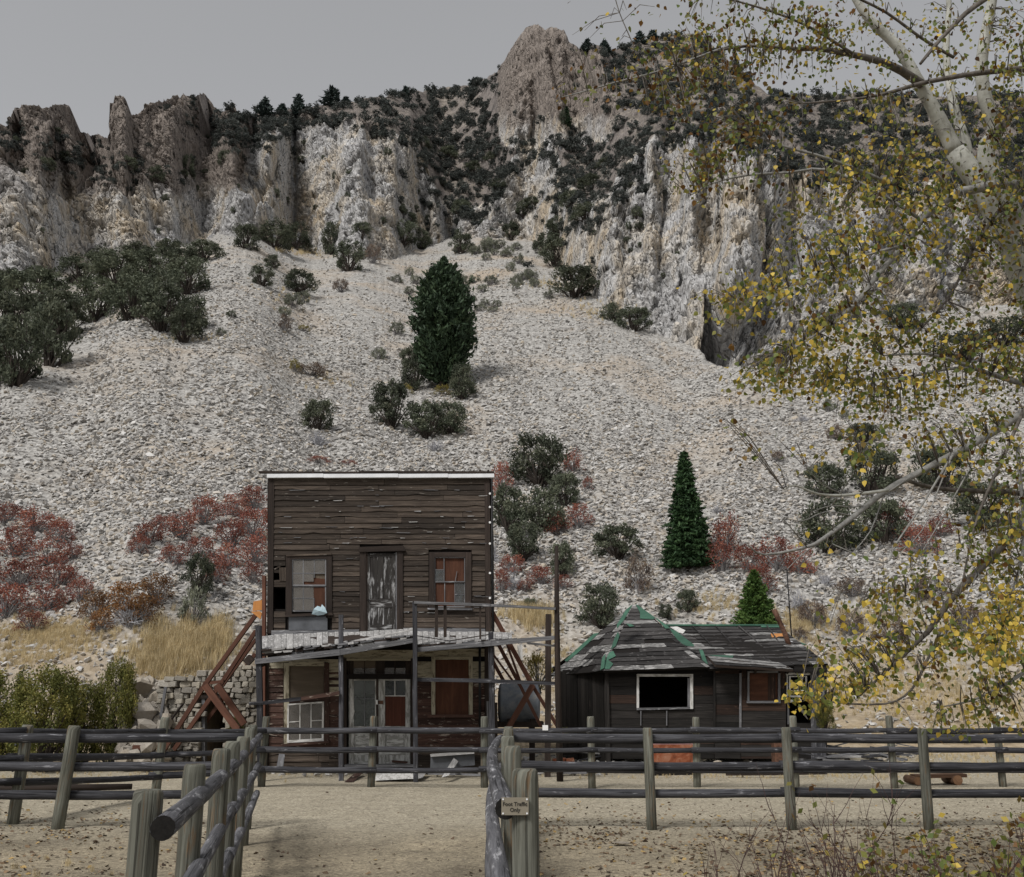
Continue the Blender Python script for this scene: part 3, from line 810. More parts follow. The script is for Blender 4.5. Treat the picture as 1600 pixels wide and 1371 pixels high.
# side walls, back wall and roof of the box behind the front
tl, tr = P(420, 742, FY), P(765, 741, FY)
depth = 4.6
for nm, bot, top in (('side_wall', P(416.5, 1200, FY), tl), ('side_wall', P(768.5, 1200, FY), tr)):
    b0 = Vector((bot.x, FY + 0.09, -0.15)); t0 = Vector((lerp(bot, top, 0.9).x, FY + 0.09, lerp(bot, top, 0.9).z))
    sgn = 1 if nm and bot.x < base.x else -1
    # horizontal boards of the side, seen edge-on
    nb = 24
    for i in range(nb):
        a0, a1 = lerp(b0, t0, i / nb), lerp(b0, t0, (i + 1) / nb + 0.006)
        strip('side_board', [a1, a1 + Vector((0, depth, 0))], [a0, a0 + Vector((0, depth, 0))], (0.03 * sgn, 0, 0), W_siding, B, bot_out=0.012)
bw0, bw1 = P(418, 1200, FY), P(767, 1200, FY)
strip('back_wall', [Vector((tl.x + .1, FY + depth, tl.z - .8)), Vector((tr.x - .1, FY + depth, tr.z - .8))],
      [Vector((bw0.x, FY + depth, -0.1)), Vector((bw1.x, FY + depth, -0.1))], (0, 0.06, 0), W_siding, B)
strip('roof', [Vector((tl.x, FY + 0.1, tl.z - 0.55)), Vector((tr.x, FY + 0.1, tr.z - 0.55))],
      [Vector((tl.x, FY + depth + 0.2, tl.z - 0.85)), Vector((tr.x, FY + depth + 0.2, tr.z - 0.85))], (0, 0, -0.06), W_roofdark, B)

# ---- clapboards
UPPER_OPEN = [(446, 866, 519, 986), (562, 853, 630, 990), (669.5, 862, 737, 951)] + [(424, 881, 447, 953)]
LOWER_OPEN = [(443, 1030, 513, 1164), (530, 1024, 650, 1200), (674, 1026, 738, 1121)]
def spans(x0, x1, y0, y1, opens):
    segs = [(x0, x1)]; ym = (y0 + y1) / 2
    for (a, c, b, d_) in opens:
        if c < ym < d_:
            new = []
            for (p, q_) in segs:
                if b <= p or a >= q_: new.append((p, q_)); continue
                if a > p: new.append((p, a))
                if b < q_: new.append((b, q_))
            segs = new
    return [s_ for s_ in segs if s_[1] - s_[0] > 3]
def clap(x0, x1, y0, y1, mat, jag=0.9, name='siding_board'):
    k = max(2, int((x1 - x0) / 14) + 1)
    tilt = random.uniform(-0.5, 0.5); xs = np.linspace(x0, x1, k)
    lo = random.uniform(-0.004, 0.012)
    top = [P(x_, y0 + tilt * (x_ - x0) / 160, FY) for x_ in xs]
    bot = []
    for x_ in xs:
        j = random.uniform(-0.35, 0.35) * jag
        if random.random() < 0.10: j -= random.uniform(0.8, 2.4) * jag
        bot.append(P(x_, y1 + tilt * (x_ - x0) / 160 + j, FY))
    return strip(name, top, bot, (0, 0.025, 0), mat, B, top_out=0.004, bot_out=0.022 + lo)
y = 757.0
while y < 986:
    h_ = random.uniform(7.6, 9.0); y1 = min(y + h_, 989)
    for (a, b) in spans(428, 758, y, y1, UPPER_OPEN):
        p = a
        while p < b - 2:
            q_ = min(b, p + random.uniform(70, 190))
            if b - q_ < 25: q_ = b
            clap(p, q_ - (0.5 if q_ < b else 0), y + random.uniform(-0.3, 0.3), y1 + 0.9, W_siding)
            p = q_
    y = y1
y = 1034.0
while y < 1199:
    h_ = random.uniform(9.0, 10.4); y1 = min(y + h_, 1201)
    for (a, b) in spans(420, 757, y, y1, LOWER_OPEN):
        cream = y < (1062 if b > 640 else 1040)
        mt = W_cream if cream else W_redbrown
        if (not cream) and y > 1165: mt = W_siding
        p = a
        while p < b - 2:
            q_ = min(b, p + random.uniform(60, 150))
            if b - q_ < 25: q_ = b
            clap(p, q_ - (0.5 if q_ < b else 0), y, y1 + 0.9, mt, 1.2)
            p = q_
    y = y1
# pale splintered edges where boards have chipped
for i in range(110):
    x_ = random.uniform(430, 750); y_ = 757 + 8.3 * random.randint(1, 27) + random.uniform(-.5, 1.2); L_ = random.uniform(2.5, 16) * (1 if random.random() < .8 else 2)
    if any(o_[0] - L_ < x_ < o_[2] and o_[1] - 3 < y_ < o_[3] + 3 for o_ in UPPER_OPEN): continue
    t_ = random.uniform(-.6, .6)
    quad('splinter', [(x_, y_), (x_ + L_, y_ + t_), (x_ + L_ * .9, y_ + t_ + random.uniform(.5, 1.1)), (x_ + L_ * .15, y_ + random.uniform(.5, 1.0))], FY - 0.040, 0.008, random.choice([W_pale, W_grey, W_grey, W_pale]), B)
# broken lath across the gap beside the window
rect('siding_board', 424, 890.5, 446, 895.5, FY - 0.01, 0.03, W_siding, B)
rect('siding_board', 424, 907, 447, 917, FY - 0.01, 0.03, W_siding, B)
quad('loose_slat', [(436, 887), (446.5, 887), (447, 908), (437, 908)], FY - 0.03, 0.02, W_siding, B, vertical=True)
quad('loose_slat', [(428, 889), (441, 881), (444, 881.5), (430, 891)], FY - 0.02, 0.02, W_siding, B)
# corner boards, frieze and cap
quad('corner_board', [(419.5, 746), (428.5, 746), (426, 990), (417, 990)], FY - 0.035, 0.05, W_trim, B)
quad('corner_board', [(757, 746), (765, 745), (767.5, 1002), (759, 1002)], FY - 0.035, 0.05, W_trim, B)
quad('corner_board', [(410, 1034), (420.5, 1034), (418, 1203), (409, 1203)], FY - 0.03, 0.05, W_trim, B)
quad('corner_board', [(757, 1004), (767, 1004), (769, 1203), (759, 1203)], FY - 0.03, 0.05, W_trim, B)
quad('frieze_board', [(420, 747), (600, 746.5), (600, 757.5), (420, 758)], FY - 0.03, 0.04, W_siding, B)
quad('frieze_board', [(600.6, 746.5), (757, 746), (757, 756.5), (600.6, 757.5)], FY - 0.028, 0.04, W_siding, B)
for (a, b) in ((417, 505), (505.4, 622), (622.4, 700), (700.4, 772)):
    quad('cap_flashing', [(a, 740.8), (b, 740.2), (b, 746), (a, 746.6)], FY - 0.12 + random.uniform(-.01, .01), 0.24, M_tin, B)
for x_ in (423, 489, 566, 709, 750, 763):
    rect('cap_bracket', x_ - 1.6, 733.5 + random.uniform(0, 1.5), x_ + 1.6, 741, FY - 0.06, 0.07, W_trim, B)
for (a, b, yy) in ((404, 440, 737.5), (440.5, 560, 738.2), (560.5, 668, 737.4), (668.5, 772, 737.8)):
    quad('ridge_board', [(a, yy - 1.6), (b, yy - 1.2), (b, yy + 1.6), (a, yy + 1.4)], FY + 0.25, 0.12, W_trim, B)
# cable down the right corner with white insulators
cable = log('cable', [P(768.5, 748, FY - 0.09), P(769, 880, FY - 0.10), P(771, 1003, FY - 0.09)], 0.022, M_black, B, 6)
for yy in (772, 793, 817, 850, 896, 935):
    p = P(765.5, yy, FY - 0.075)
    log('insulator', [p, p + Vector((0, -0.05, 0))], 0.024, M_porc, cable, 8)
log('downpipe', [P(749.6, 1006, FY - 0.07), P(749.6, 1070, FY - 0.07), P(750, 1136, FY - 0.07)], 0.028, M_black, B, 8)

# ---- sash windows
def sash(win, name_x, y0, x1, y1, Y, w, mat, vm, hm, missing=(), glass=None):
    """frame, muntins and panes of one sash; vm / hm: [(pos, from, to)]"""
    x0 = name_x
    rect('stile', x0, y0, x0 + w, y1, Y, 0.04, mat, win); rect('stile', x1 - w, y0, x1, y1, Y, 0.04, mat, win)
    rect('rail', x0 + w, y0, x1 - w, y0 + w, Y + 0.002, 0.036, mat, win); rect('rail', x0 + w, y1 - w * 1.4, x1 - w, y1, Y + 0.002, 0.036, mat, win)
    for (x_, a, b) in vm: rect('muntin', x_ - .65, a, x_ + .65, b, Y + 0.006, 0.02, mat, win, vertical=True)
    for (y_, a, b) in hm: rect('muntin', a, y_ - .6, b, y_ + .6, Y + 0.004, 0.02, mat, win)
def pane(win, x0, y0, x1, y1, Y, mat): return rect('pane', x0, y0, x1, y1, Y, 0.004, mat, win)

# upper left window
w1 = rect('window', 456, 873, 509.5, 956, FY + 0.012, 0.015, W_plydark, B, 'twelve-pane upper window with orange board behind broken glass')
quad('backing_board', [(459, 900), (508, 905), (508.5, 955), (488, 955)], FY + 0.006, 0.004, W_ply, w1)
quad('backing_board', [(462, 914), (470, 899), (486, 917), (474, 931)], FY + 0.0045, 0.001, W_ply, w1)
rect('trim', 446.5, 867, 456, 962, FY - 0.05, 0.06, W_trim, w1); rect('trim', 509.5, 867, 518.5, 966, FY - 0.05, 0.06, W_trim, w1)
rect('trim', 456, 867, 509.5, 873.5, FY - 0.048, 0.055, W_trim, w1)
quad('head_moulding', [(447, 867), (517, 864), (518, 867), (447, 869.5)], FY - 0.075, 0.08, W_siding, w1)
sash(w1, 456, 873.5, 509.5, 916, FY - 0.030, 1.6, W_grey, [(473.7, 875, 914), (491, 875, 903)], [(896, 457.5, 508)])
sash(w1, 456, 916, 509.5, 956, FY - 0.012, 1.6, W_grey, [(473.7, 918, 954), (490.5, 935, 954)], [(935, 457.5, 490.5)])
for (a, b, c, d_) in ((457.6, 875, 473, 895.4), (474.4, 876, 490.3, 895.4), (491.7, 875, 507.9, 895.4), (457.6, 896.6, 473, 914.4), (474.4, 897, 490, 909)):
    pane(w1, a, b, c, d_, FY - 0.018, M_glass)
for (a, b, c, d_) in ((457.6, 917.6, 473, 934.4), (474.4, 917.6, 490, 934.4), (457.6, 935.6, 473, 953.6), (474.4, 935.6, 489.8, 953.6)):
    pane(w1, a, b, c, d_, FY - 0.001, M_glass)
quad('sill', [(445, 960), (519, 957.5), (520, 961.5), (446, 964)], FY - 0.12, 0.13, W_trim, w1)
rect('apron_sheet', 451, 963.5, 511.5, 985, FY - 0.05, 0.02, M_sheet, w1)
# upper right window
w2 = rect('window', 679, 871, 726.5, 949, FY + 0.012, 0.015, W_ply, B, 'upper window with red-brown plywood behind missing panes')
rect('trim', 670, 863, 679, 950, FY - 0.05, 0.06, W_trim, w2); rect('trim', 726.5, 863, 736.5, 950, FY - 0.05, 0.06, W_trim, w2)
rect('trim', 679, 863, 726.5, 871, FY - 0.048, 0.055, W_trim, w2)
sash(w2, 679, 871, 726.5, 910, FY - 0.03, 1.2, W_grey, [(693.7, 872, 909)], [(890.5, 680, 693.5)])
sash(w2, 679, 909.5, 726.5, 949, FY - 0.012, 1.2, W_grey, [(694.8, 911, 942), (710.8, 911, 947)], [(929, 711, 725)])
pane(w2, 711.6, 911.4, 725.2, 928.2, FY - 0.001, M_glassg); pane(w2, 711.6, 930, 725.2, 946.5, FY - 0.001, M_glassg); pane(w2, 680.4, 891.3, 693, 908.6, FY - 0.02, M_glassg)
quad('broken_muntin', [(713.5, 893), (714.5, 893), (711.6, 909.5), (710.6, 909.5)], FY - 0.026, 0.012, W_grey, w2)
quad('sill', [(668, 950), (738, 950.5), (738, 953.5), (668, 953)], FY - 0.10, 0.11, W_grey, w2)

# ---- upper door
dr = rect('door', 571.5, 865, 620, 986, FY + 0.0, 0.03, W_doorold, B, 'upper panelled door with peeling grey-white paint')
rect('trim', 562, 862, 571.5, 989, FY - 0.05, 0.07, W_trim, dr); rect('trim', 620, 862, 629.5, 989, FY - 0.05, 0.07, W_trim, dr)
rect('stop', 571.5, 862, 574, 986, FY - 0.022, 0.02, W_trim, dr, vertical=True)
rect('stop', 618.2, 863, 620, 986, FY - 0.022, 0.02, W_grey, dr, vertical=True)
quad('lintel', [(560.5, 855), (630, 852.5), (634, 861), (561, 862.5)], FY - 0.09, 0.10, W_trim, dr)
for (a, b, c, d_, v_) in ((574.5, 866, 578, 985, 1), (589.5, 870.5, 598.5, 935, 1), (612.5, 866, 618, 985, 1), (590.5, 950, 600, 976, 1)):
    rect('stile', a, b, c, d_, FY - 0.016, 0.015, W_doorold, dr, vertical=True)
for (b, d_) in ((865.5, 870), (935.5, 949.5), (976.5, 985)):
    rect('rail', 578.2, b, 612.3, d_, FY - 0.0155, 0.0145, W_doorold, dr)
log('knob', [P(576, 938, FY - 0.02), P(576, 938, FY - 0.07)], 0.022, M_black, dr, 8)
# bottom band of pale boards where the porch roof meets the wall
for (a, b) in ((424, 490), (490.4, 561)): quad('base_board', [(a, 985.5), (b, 983.5), (b, 990.5), (a, 993)], FY - 0.04, 0.03, W_grey, B)
for (a, b) in ((630, 700), (700.4, 758)): quad('base_board', [(a, 981.5), (b, 982.5), (b, 989), (a, 989)], FY - 0.04, 0.03, W_grey, B)

# ---- lower left window
w3 = rect('window', 451.5, 1041, 506.5, 1160, FY + 0.012, 0.015, W_plydark, B, 'lower window boarded above, white sash slipped down below')
rect('trim', 443.5, 1036, 451.5, 1164, FY - 0.045, 0.055, W_cream, w3); rect('trim', 506.5, 1036, 514, 1164, FY - 0.045, 0.055, W_redbrown, w3)
rect('trim', 451.5, 1034, 506.5, 1041, FY - 0.043, 0.05, W_cream, w3)
rect('boarding', 452, 1041.5, 506, 1092, FY - 0.004, 0.012, W_plydark, w3)
quad('rail', [(451.5, 1092), (506.5, 1089), (506.5, 1096), (451.5, 1099)], FY - 0.02, 0.03, W_redbrown, w3)
for pts_, v_ in (([(449.2, 1100), (451.6, 1100), (450.8, 1161), (448.4, 1161)], True), ([(503.2, 1096.5), (506, 1096.5), (505.6, 1158), (502.6, 1158.3)], True),
                 ([(451.6, 1100), (503.2, 1096.5), (503.2, 1099), (451.6, 1102.4)], False), ([(450.8, 1157), (502.6, 1153.8), (502.6, 1158.3), (450.8, 1161)], False),
                 ([(468, 1101), (469.4, 1101), (469.2, 1157), (467.8, 1157)], True), ([(485.3, 1099.8), (486.7, 1099.8), (486.5, 1155.5), (485.1, 1155.5)], True),
                 ([(451.4, 1128), (468, 1127), (468, 1128.3), (451.4, 1129.3)], False), ([(486.7, 1126), (503, 1125), (503, 1126.3), (486.7, 1127.3)], False)):
    quad('sash_bar', pts_, FY - 0.06 + random.uniform(0, 0.004), 0.025, W_white, w3, vertical=v_)
for pts_ in ([(451.8, 1103), (467.8, 1102), (467.8, 1127), (451.6, 1128)], [(469.5, 1101.8), (485, 1100.8), (485, 1154.5), (469.3, 1156)], [(486.8, 1100), (503, 1099), (503, 1124.6), (486.8, 1126)],
             [(451.3, 1129.6), (467.7, 1128.6), (467.7, 1156), (451, 1157)], [(486.7, 1127.6), (502.8, 1126.6), (502.6, 1153), (486.6, 1154.6)]):
    quad('pane', pts_, FY - 0.048, 0.004, M_glass, w3)
quad('sill', [(440, 1163), (514, 1158), (516, 1161.5), (441, 1167)], FY - 0.12, 0.12, W_redbrown, w3)
# cream wall between the window and the entrance
for i, (a, b) in enumerate(((1034, 1052), (1052.4, 1071), (1071.4, 1088))):
    rect('wall_board', 514.2, a, 538, b, FY - 0.02, 0.03, W_cream, B)
for i in range(12):
    yy = 1088.4 + i * 9.2; rect('wall_board', 514.2, yy, 530, yy + 9.0, FY - 0.02 + random.uniform(-.006, .006), 0.03, W_redbrown if i < 9 else W_siding, B)

# ---- lower right window
w4 = rect('window', 680, 1031, 732.5, 1117, FY + 0.008, 0.015, W_ply, B, 'lower window covered by a red-brown plywood sheet')
rect('trim', 674, 1026, 680, 1120, FY - 0.045, 0.055, W_cream, w4); rect('trim', 732.5, 1026, 738.5, 1120, FY - 0.045, 0.055, W_cream, w4)
rect('trim', 680, 1026, 732.5, 1031, FY - 0.043, 0.05, W_cream, w4)
quad('sill', [(668, 1117), (741, 1117), (742, 1121.5), (668, 1121.5)], FY - 0.09, 0.10, W_redbrown, w4)
for (a, b) in ((651, 700), (700.5, 757)): rect('frieze_board', a, 1014, b, 1026, FY - 0.02, 0.03, W_cream, B)
rect('frieze_board', 530, 1016, 650, 1029, FY - 0.022, 0.03, W_cream, B)
rect('frieze_board', 420, 1030.5, 530, 1035, FY - 0.021, 0.03, W_cream, B)

# ---- double entrance door
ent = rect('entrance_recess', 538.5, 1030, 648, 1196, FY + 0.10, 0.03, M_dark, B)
rect('jamb', 536, 1029, 541.5, 1197, FY - 0.04, 0.15, W_trim, ent); rect('jamb', 641.5, 1029, 648.5, 1197, FY - 0.04, 0.15, W_trim, ent)
rect('head', 541.5, 1029, 641.5, 1032.5, FY - 0.045, 0.15, W_cream, ent)
rect('transom_bar', 541.5, 1053.5, 645, 1061, FY - 0.06, 0.14, M_dark, ent)
trn = rect('transom', 543, 1033, 641, 1053.5, FY + 0.06, 0.012, W_plydark, B)
for (a, b) in ((545, 552.5), (569, 570.4), (586.5, 601), (616.2, 618), (633.5, 641)): rect('muntin', a, 1033, b, 1053, FY + 0.025, 0.03, W_trim, trn, vertical=True)
for (a, b) in ((552.6, 568.9), (570.5, 586.4), (601.2, 616), (618.2, 633.3)): rect('pane', a, 1044, b, 1053, FY + 0.04, 0.004, M_glass, trn); 
rect('rail', 552.6, 1033.2, 586.4, 1043.8, FY + 0.028, 0.02, W_plydark, trn); rect('rail', 601.2, 1033.2, 633.3, 1043.8, FY + 0.028, 0.02, M_dark, trn)
W_doorwhite = wood('dirty_white_door', (0.16, 0.155, 0.14), (0.36, 0.36, 0.34), (0.47, 0.47, 0.455), 0.45, 0.58, var=0.05, bmp=0.15)
def leaf(x0, x1, gl, label, side):
    d_ = rect('door', x0 + 0.2, 1136, x1 - 0.2, 1195, FY + 0.052, 0.012, W_doorwhite, B, label)
    rect('stile', x0, 1061.5, x0 + (8 if side < 0 else 10), 1195, FY + 0.03, 0.02, W_doorwhite, d_)
    rect('stile', x1 - (1.6 if side < 0 else 7.5), 1061.5, x1, 1195, FY + 0.03, 0.02, W_doorwhite, d_)
    a, b = x0 + (8 if side < 0 else 10), x1 - (1.6 if side < 0 else 7.5)
    for (p, q_) in ((1061.5, 1064), (1135, 1148), (1176, 1180), (1190, 1195)): rect('rail', a, p, b, q_, FY + 0.031, 0.019, W_doorwhite, d_)
    rect('panel', a + 3, 1150.5, b - 3, 1173.5, FY + 0.040, 0.01, W_doorwhite, d_)
    return d_, a, b
d1, a, b = leaf(545, 587.5, 0, 'left leaf of entrance with four grey panes', -1)
for (p, q_, r_, s_) in ((a, 1064.2, 569, 1091), (570.2, 1064.2, b, 1091), (a, 1092.2, 569, 1134.8), (570.2, 1092.2, b, 1134.8)):
    rect('pane', p, q_, r_, s_, FY + 0.045, 0.004, M_glassdoor, d1)
rect('muntin', 569, 1064, 570.2, 1135, FY + 0.034, 0.012, W_grey, d1, vertical=True); rect('muntin', a, 1091, b, 1092.2, FY + 0.036, 0.012, W_grey, d1)
quad('curtain', [(547, 1076), (549.5, 1076), (554, 1112), (547, 1136)], FY + 0.02, 0.008, W_white, d1)
d2, a, b = leaf(591.5, 641, 0, 'right leaf of entrance with brown board in lower light', 1)
for (p, q_, r_, s_) in ((a, 1064.2, 616.4, 1087), (617.6, 1064.2, b, 1087)): rect('pane', p, q_, r_, s_, FY + 0.045, 0.004, M_glassg, d2)
rect('muntin', 616.4, 1064, 617.6, 1087, FY + 0.034, 0.012, W_white, d2, vertical=True); rect('muntin', a, 1087, b, 1088.4, FY + 0.034, 0.012, W_white, d2)
W_cherry = wood('cherry_board', (0.045, 0.016, 0.010), (0.13, 0.045, 0.028), None, var=0.05)
rect('board', a, 1088.4, b, 1134.8, FY + 0.04, 0.01, W_cherry, d2, vertical=True)
rect('lock_plate', 591.5, 1095, 598.5, 1100.5, FY + 0.012, 0.02, M_iron, d2); rect('hasp', 587.6, 1094, 590, 1101, FY + 0.015, 0.02, M_porc, d2)
rect('meeting_strip', 587.6, 1061.5, 591.4, 1195, FY + 0.035, 0.02, W_trim, d2)
rect('threshold', 538, 1195.5, 649, 1199, FY - 0.25, 0.4, W_grey, B)

# ---- porch
PY_ = 21.0                                           # depth of the porch front
def porch_pt(px, v, left=True):
    """v 0 at the wall, 1 at the front edge"""
    if left:
        yw = np.interp(px, [405, 422, 528, 569, 648], [994, 993, 988, 987.5, 982]); yf = np.interp(px, [405, 528, 648], [1016, 1007, 993])
    else:
        yw = np.interp(px, [650, 765, 800], [987, 988, 989]); yf = np.interp(px, [650, 767, 805], [1009, 1001, 998])
    a = P(px, yw, FY - 0.02); b = P(px, yf, PY_ + 0.05)
    return lerp(a, b, v)
def porch_deck(x0, x1, left, step, label):
    deck = strip('porch_roof', [porch_pt(x0, 0, left) - Vector((0, 0, .03)), porch_pt(x1, 0, left) - Vector((0, 0, .03))],
                 [porch_pt(x0, 1, left) - Vector((0, 0, .03)), porch_pt(x1, 1, left) - Vector((0, 0, .03))], (0, 0, -0.03), W_trim, B, label)
    x_ = x0
    while x_ < x1 - 2:
        x2 = min(x1, x_ + step * random.uniform(0.8, 1.25)); e = random.uniform(0.88, 1.03); dz = Vector((0, 0, random.uniform(0, 0.02)))
        if left:
            strip('roof_plank', [porch_pt(x_ + .25, 0.01, left) + dz, porch_pt(x_ + .25, e, left) + dz], [porch_pt(x2 - .25, 0.01, left) + dz, porch_pt(x2 - .25, e + random.uniform(-.03, .03), left) + dz], (0, 0, -0.022), W_pale, deck)
        else:
            for r_ in range(3):
                v0, v1 = r_ / 3 + 0.01, (r_ + 1) / 3 * e + 0.03
                strip('roof_shingle', [porch_pt(x_ + .25, v0, left) + dz, porch_pt(x_ + .25, v1, left) + dz * 1.5], [porch_pt(x2 - .25, v0, left) + dz, porch_pt(x2 - .25, v1, left) + dz * 1.5], (0, 0, -0.016), W_pale, deck)
        x_ = x2
    return deck
dl = porch_deck(407, 646, True, 9.2, 'sagging pale plank roof over the left of the porch')
dr_ = porch_deck(651, 800, False, 8.5, 'pale shingled roof over the right of the porch')
# splintered layers along the drooping left edge
for layer in range(3):
    x_ = 408.0
    while x_ < 640:
        L_ = random.uniform(7, 26); x2 = min(644, x_ + L_)
        yb = np.interp((x_ + x2) / 2, [405, 528, 648], [1016, 1007, 992]) + layer * 3.2 * np.interp(x_, [405, 560, 645], [1.25, 0.9, 0.5]) + random.uniform(-1, 1)
        tl_ = random.uniform(-1.2, 1.2); sl = -0.075
        quad('splintered_shingle', [(x_, yb), (x2, yb + tl_ + sl * L_), (x2 - random.uniform(0, 3), yb + 2.6 + tl_ + sl * L_), (x_ + random.uniform(0, 3), yb + 3.0)],
             PY_ - 0.05 + random.uniform(-.06, .08) + layer * 0.02, random.uniform(0.05, 0.3), random.choice([W_pale, W_grey, W_trim, W_grey]), dl)
        x_ = x2 + random.uniform(-1, 3)
x_ = 653.0
while x_ < 800:
    x2 = x_ + random.uniform(8, 24); yb = np.interp((x_ + x2) / 2, [650, 767, 805], [1009, 1001, 998])
    quad('splintered_shingle', [(x_, yb), (x2, yb - 1.3), (x2, yb + 1.2), (x_, yb + 2.8)], PY_ - 0.03 + random.uniform(-.05, .05), 0.15, random.choice([W_grey, W_trim, W_trim]), dr_)
    x_ = x2 + random.uniform(0, 3)
def pbeam(name, pts_, Y, th, mat, **kw): return quad(name, pts_, Y, th, mat, B, **kw)
pbeam('porch_beam', [(398, 1030), (531, 1014.5), (531, 1024), (398, 1038)], PY_ - 0.08, 0.10, W_grey)
pbeam('porch_beam', [(531.5, 1014.4), (648, 997), (648, 1004), (531.5, 1024)], PY_ - 0.085, 0.10, W_grey)
pbeam('porch_beam', [(650, 1012), (767, 1001), (767, 1009.5), (650, 1019)], PY_ - 0.08, 0.10, W_grey)
pbeam('porch_beam', [(767.5, 1001), (867, 993.5), (867, 999.5), (767.5, 1009.5)], PY_ - 0.085, 0.10, W_grey)
quad('broken_joist', [(821, 1003), (868, 1008), (868, 1011), (825, 1007)], [PY_ + .3, PY_ + .1, PY_ + .1, PY_ + .3], 0.06, W_grey, B)
quad('cross_joist', [(405, 1038), (418, 1034), (418, 1039), (405, 1044)], [PY_ + .02, FY - .1, FY - .1, PY_ + .02], 0.05, W_trim, B)
def post_to_ground(x0, y0, x1, Y, w, mat, name='porch_post', h=None):
    top = P(x0, y0, Y); bx = P(x1, 1205, Y).x
    return beam(name, Vector((bx, Y, -0.10)), top, w, h or w, mat, B, up=(0, 1, 0), seg=4, warp=0.006)
post_to_ground(404, 978, 409, PY_ + 0.01, 0.105, W_rail)
post_to_ground(533, 961, 534, PY_ + 0.07, 0.085, W_rail)
post_to_ground(648, 941, 650, PY_ - 0.14, 0.085, W_rail)
post_to_ground(767, 988, 770, PY_ + 0.07, 0.10, W_rail)
post_to_ground(857, 960, 855.5, PY_ + 0.9, 0.12, W_trim)
log('porch_pole', [Vector((P(875, 1200, PY_ - .1).x, PY_ - 0.1, -0.1)), P(872, 1080, PY_ - .1), P(870, 950, PY_ - .1), P(869.5, 853, PY_ - .1)], [0.065, 0.06, 0.05, 0.036], W_trim, B, 8)
rl = [(P(647, 941.5, PY_ - 0.2), P(766, 946, PY_ - 0.2)), (P(766, 946, PY_ - 0.19), P(868, 951.5, PY_ - 0.17))]
for a, b in rl: beam('hand_rail', a, b, 0.05, 0.05, W_grey, B, seg=4, warp=0.008)
for (x_, y0, y1, w_) in ((682, 945, 982, 0.06), (695.5, 946, 982, 0.06), (750.3, 947, 985, 0.035)):
    beam('baluster', P(x_, y1 + 14, PY_ - 0.15), P(x_, y0, PY_ - 0.15), w_, 0.03, W_trim, B, up=(0, 1, 0))
quad('stay_wire', [(651, 993), (702, 1001), (702, 1002.4), (651, 994.4)], PY_ + 0.1, 0.02, W_trim, B); quad('stay_wire', [(702, 1001), (763, 991), (763, 992.6), (702, 1002.6)], PY_ + 0.12, 0.02, W_trim, B)
quad('fallen_slat', [(540, 1003), (645, 983), (645, 985.5), (541, 1006)], [PY_ + .3, PY_, PY_, PY_ + .3], 0.03, W_pale, B)
quad('mid_rail', [(389, 1097), (412, 1096), (412, 1101.5), (389, 1102)], PY_ - 0.08, 0.06, W_rail, B)
quad('mid_rail', [(411, 1096), (470, 1089), (470, 1095), (411, 1101.5)], PY_ - 0.07, 0.06, W_rail, B)
quad('mid_rail', [(470.3, 1089), (530, 1080), (530, 1086.5), (470.3, 1095)], PY_ - 0.072, 0.06, W_redbrown, B)
quad('mid_rail', [(652, 1059), (768, 1061), (768, 1067), (652, 1065)], PY_ - 0.06, 0.06, W_rail, B)
quad('mid_rail', [(768.4, 1061.5), (870, 1065.5), (870, 1071), (768.4, 1067.5)], PY_ - 0.062, 0.06, W_rail, B)
# loose upright boards at the right corner
quad('corner_stud', [(760, 1096), (765, 1096), (768, 1200), (763, 1200)], FY - 0.3, 0.06, W_grey, B)
quad('corner_stud', [(772, 1098), (777, 1098), (778, 1200), (773, 1200)], FY - 0.1, 0.06, W_trim, B)

# torn plastic on the sill
pl_ = []
for (a, b) in ((487, 960), (490, 952), (496, 947), (502, 949), (503, 944.5), (508, 950), (511, 958), (505, 961), (497, 962)): pl_.append(P(a, b, FY - 0.14 + random.uniform(-.05, .03)))
cen = P(499, 955, FY - 0.2)
tag(mk('torn_plastic', pl_ + [cen] + [p + Vector((0, 0.02, 0)) for p in pl_] , [(i, (i + 1) % 9, 9) for i in range(9)] + [(10 + (i + 1) % 9, 10 + i, 9) for i in range(9)], M_plastic, loc=cen),
    'crumpled scrap of pale blue plastic on the upper window sill', 'plastic')

# ================================================================== BRACES (brown timber props either side)
def brace_set(rt, segs):
    for (x0, y0, x1, y1, Y, w) in segs:
        beam('brace_timber', P(x0, y0, Y), P(x1, y1, Y), w, 0.10, W_brace, rt, up=(0, 1, 0))
LB = root('timber_brace', Vector((P(330, 1180, 23.6).x, 23.8, 0)), 'brown chevron timber props shoring the building beside the stone wall', 'brace')
Y1, Y2, Y3 = 23.2, 24.3, 25.4
brace_set(LB, [(402, 958, 323, 1067, Y1, 0.085), (323, 1066, 254, 1176, Y1 + 0.003, 0.085), (320.5, 1071, 371, 1140, Y1 - 0.104, 0.14), (371, 1139, 396, 1172, Y1 - 0.106, 0.10),
               (400, 986, 344, 1071, Y2, 0.085), (344, 1070, 272, 1172, Y2 + 0.003, 0.085), (339, 1070, 382, 1132, Y2 - 0.104, 0.14),
               (400, 999, 346, 1074, Y2 + 0.35, 0.07), (399, 1022, 360, 1077, Y3, 0.085), (360, 1076, 302, 1156, Y3 + 0.003, 0.08), (359, 1075, 400, 1124, Y3 - 0.104, 0.11),
               (208, 1168, 262, 1168.5, Y1 + 0.2, 0.09), (318, 1069, 350, 1064.5, Y1 + 0.6, 0.06)])
beam('brace_timber', P(413, 900, FY - 0.02), P(412, 1194, FY - 0.12), 0.07, 0.12, W_brace, LB, up=(0, 1, 0))
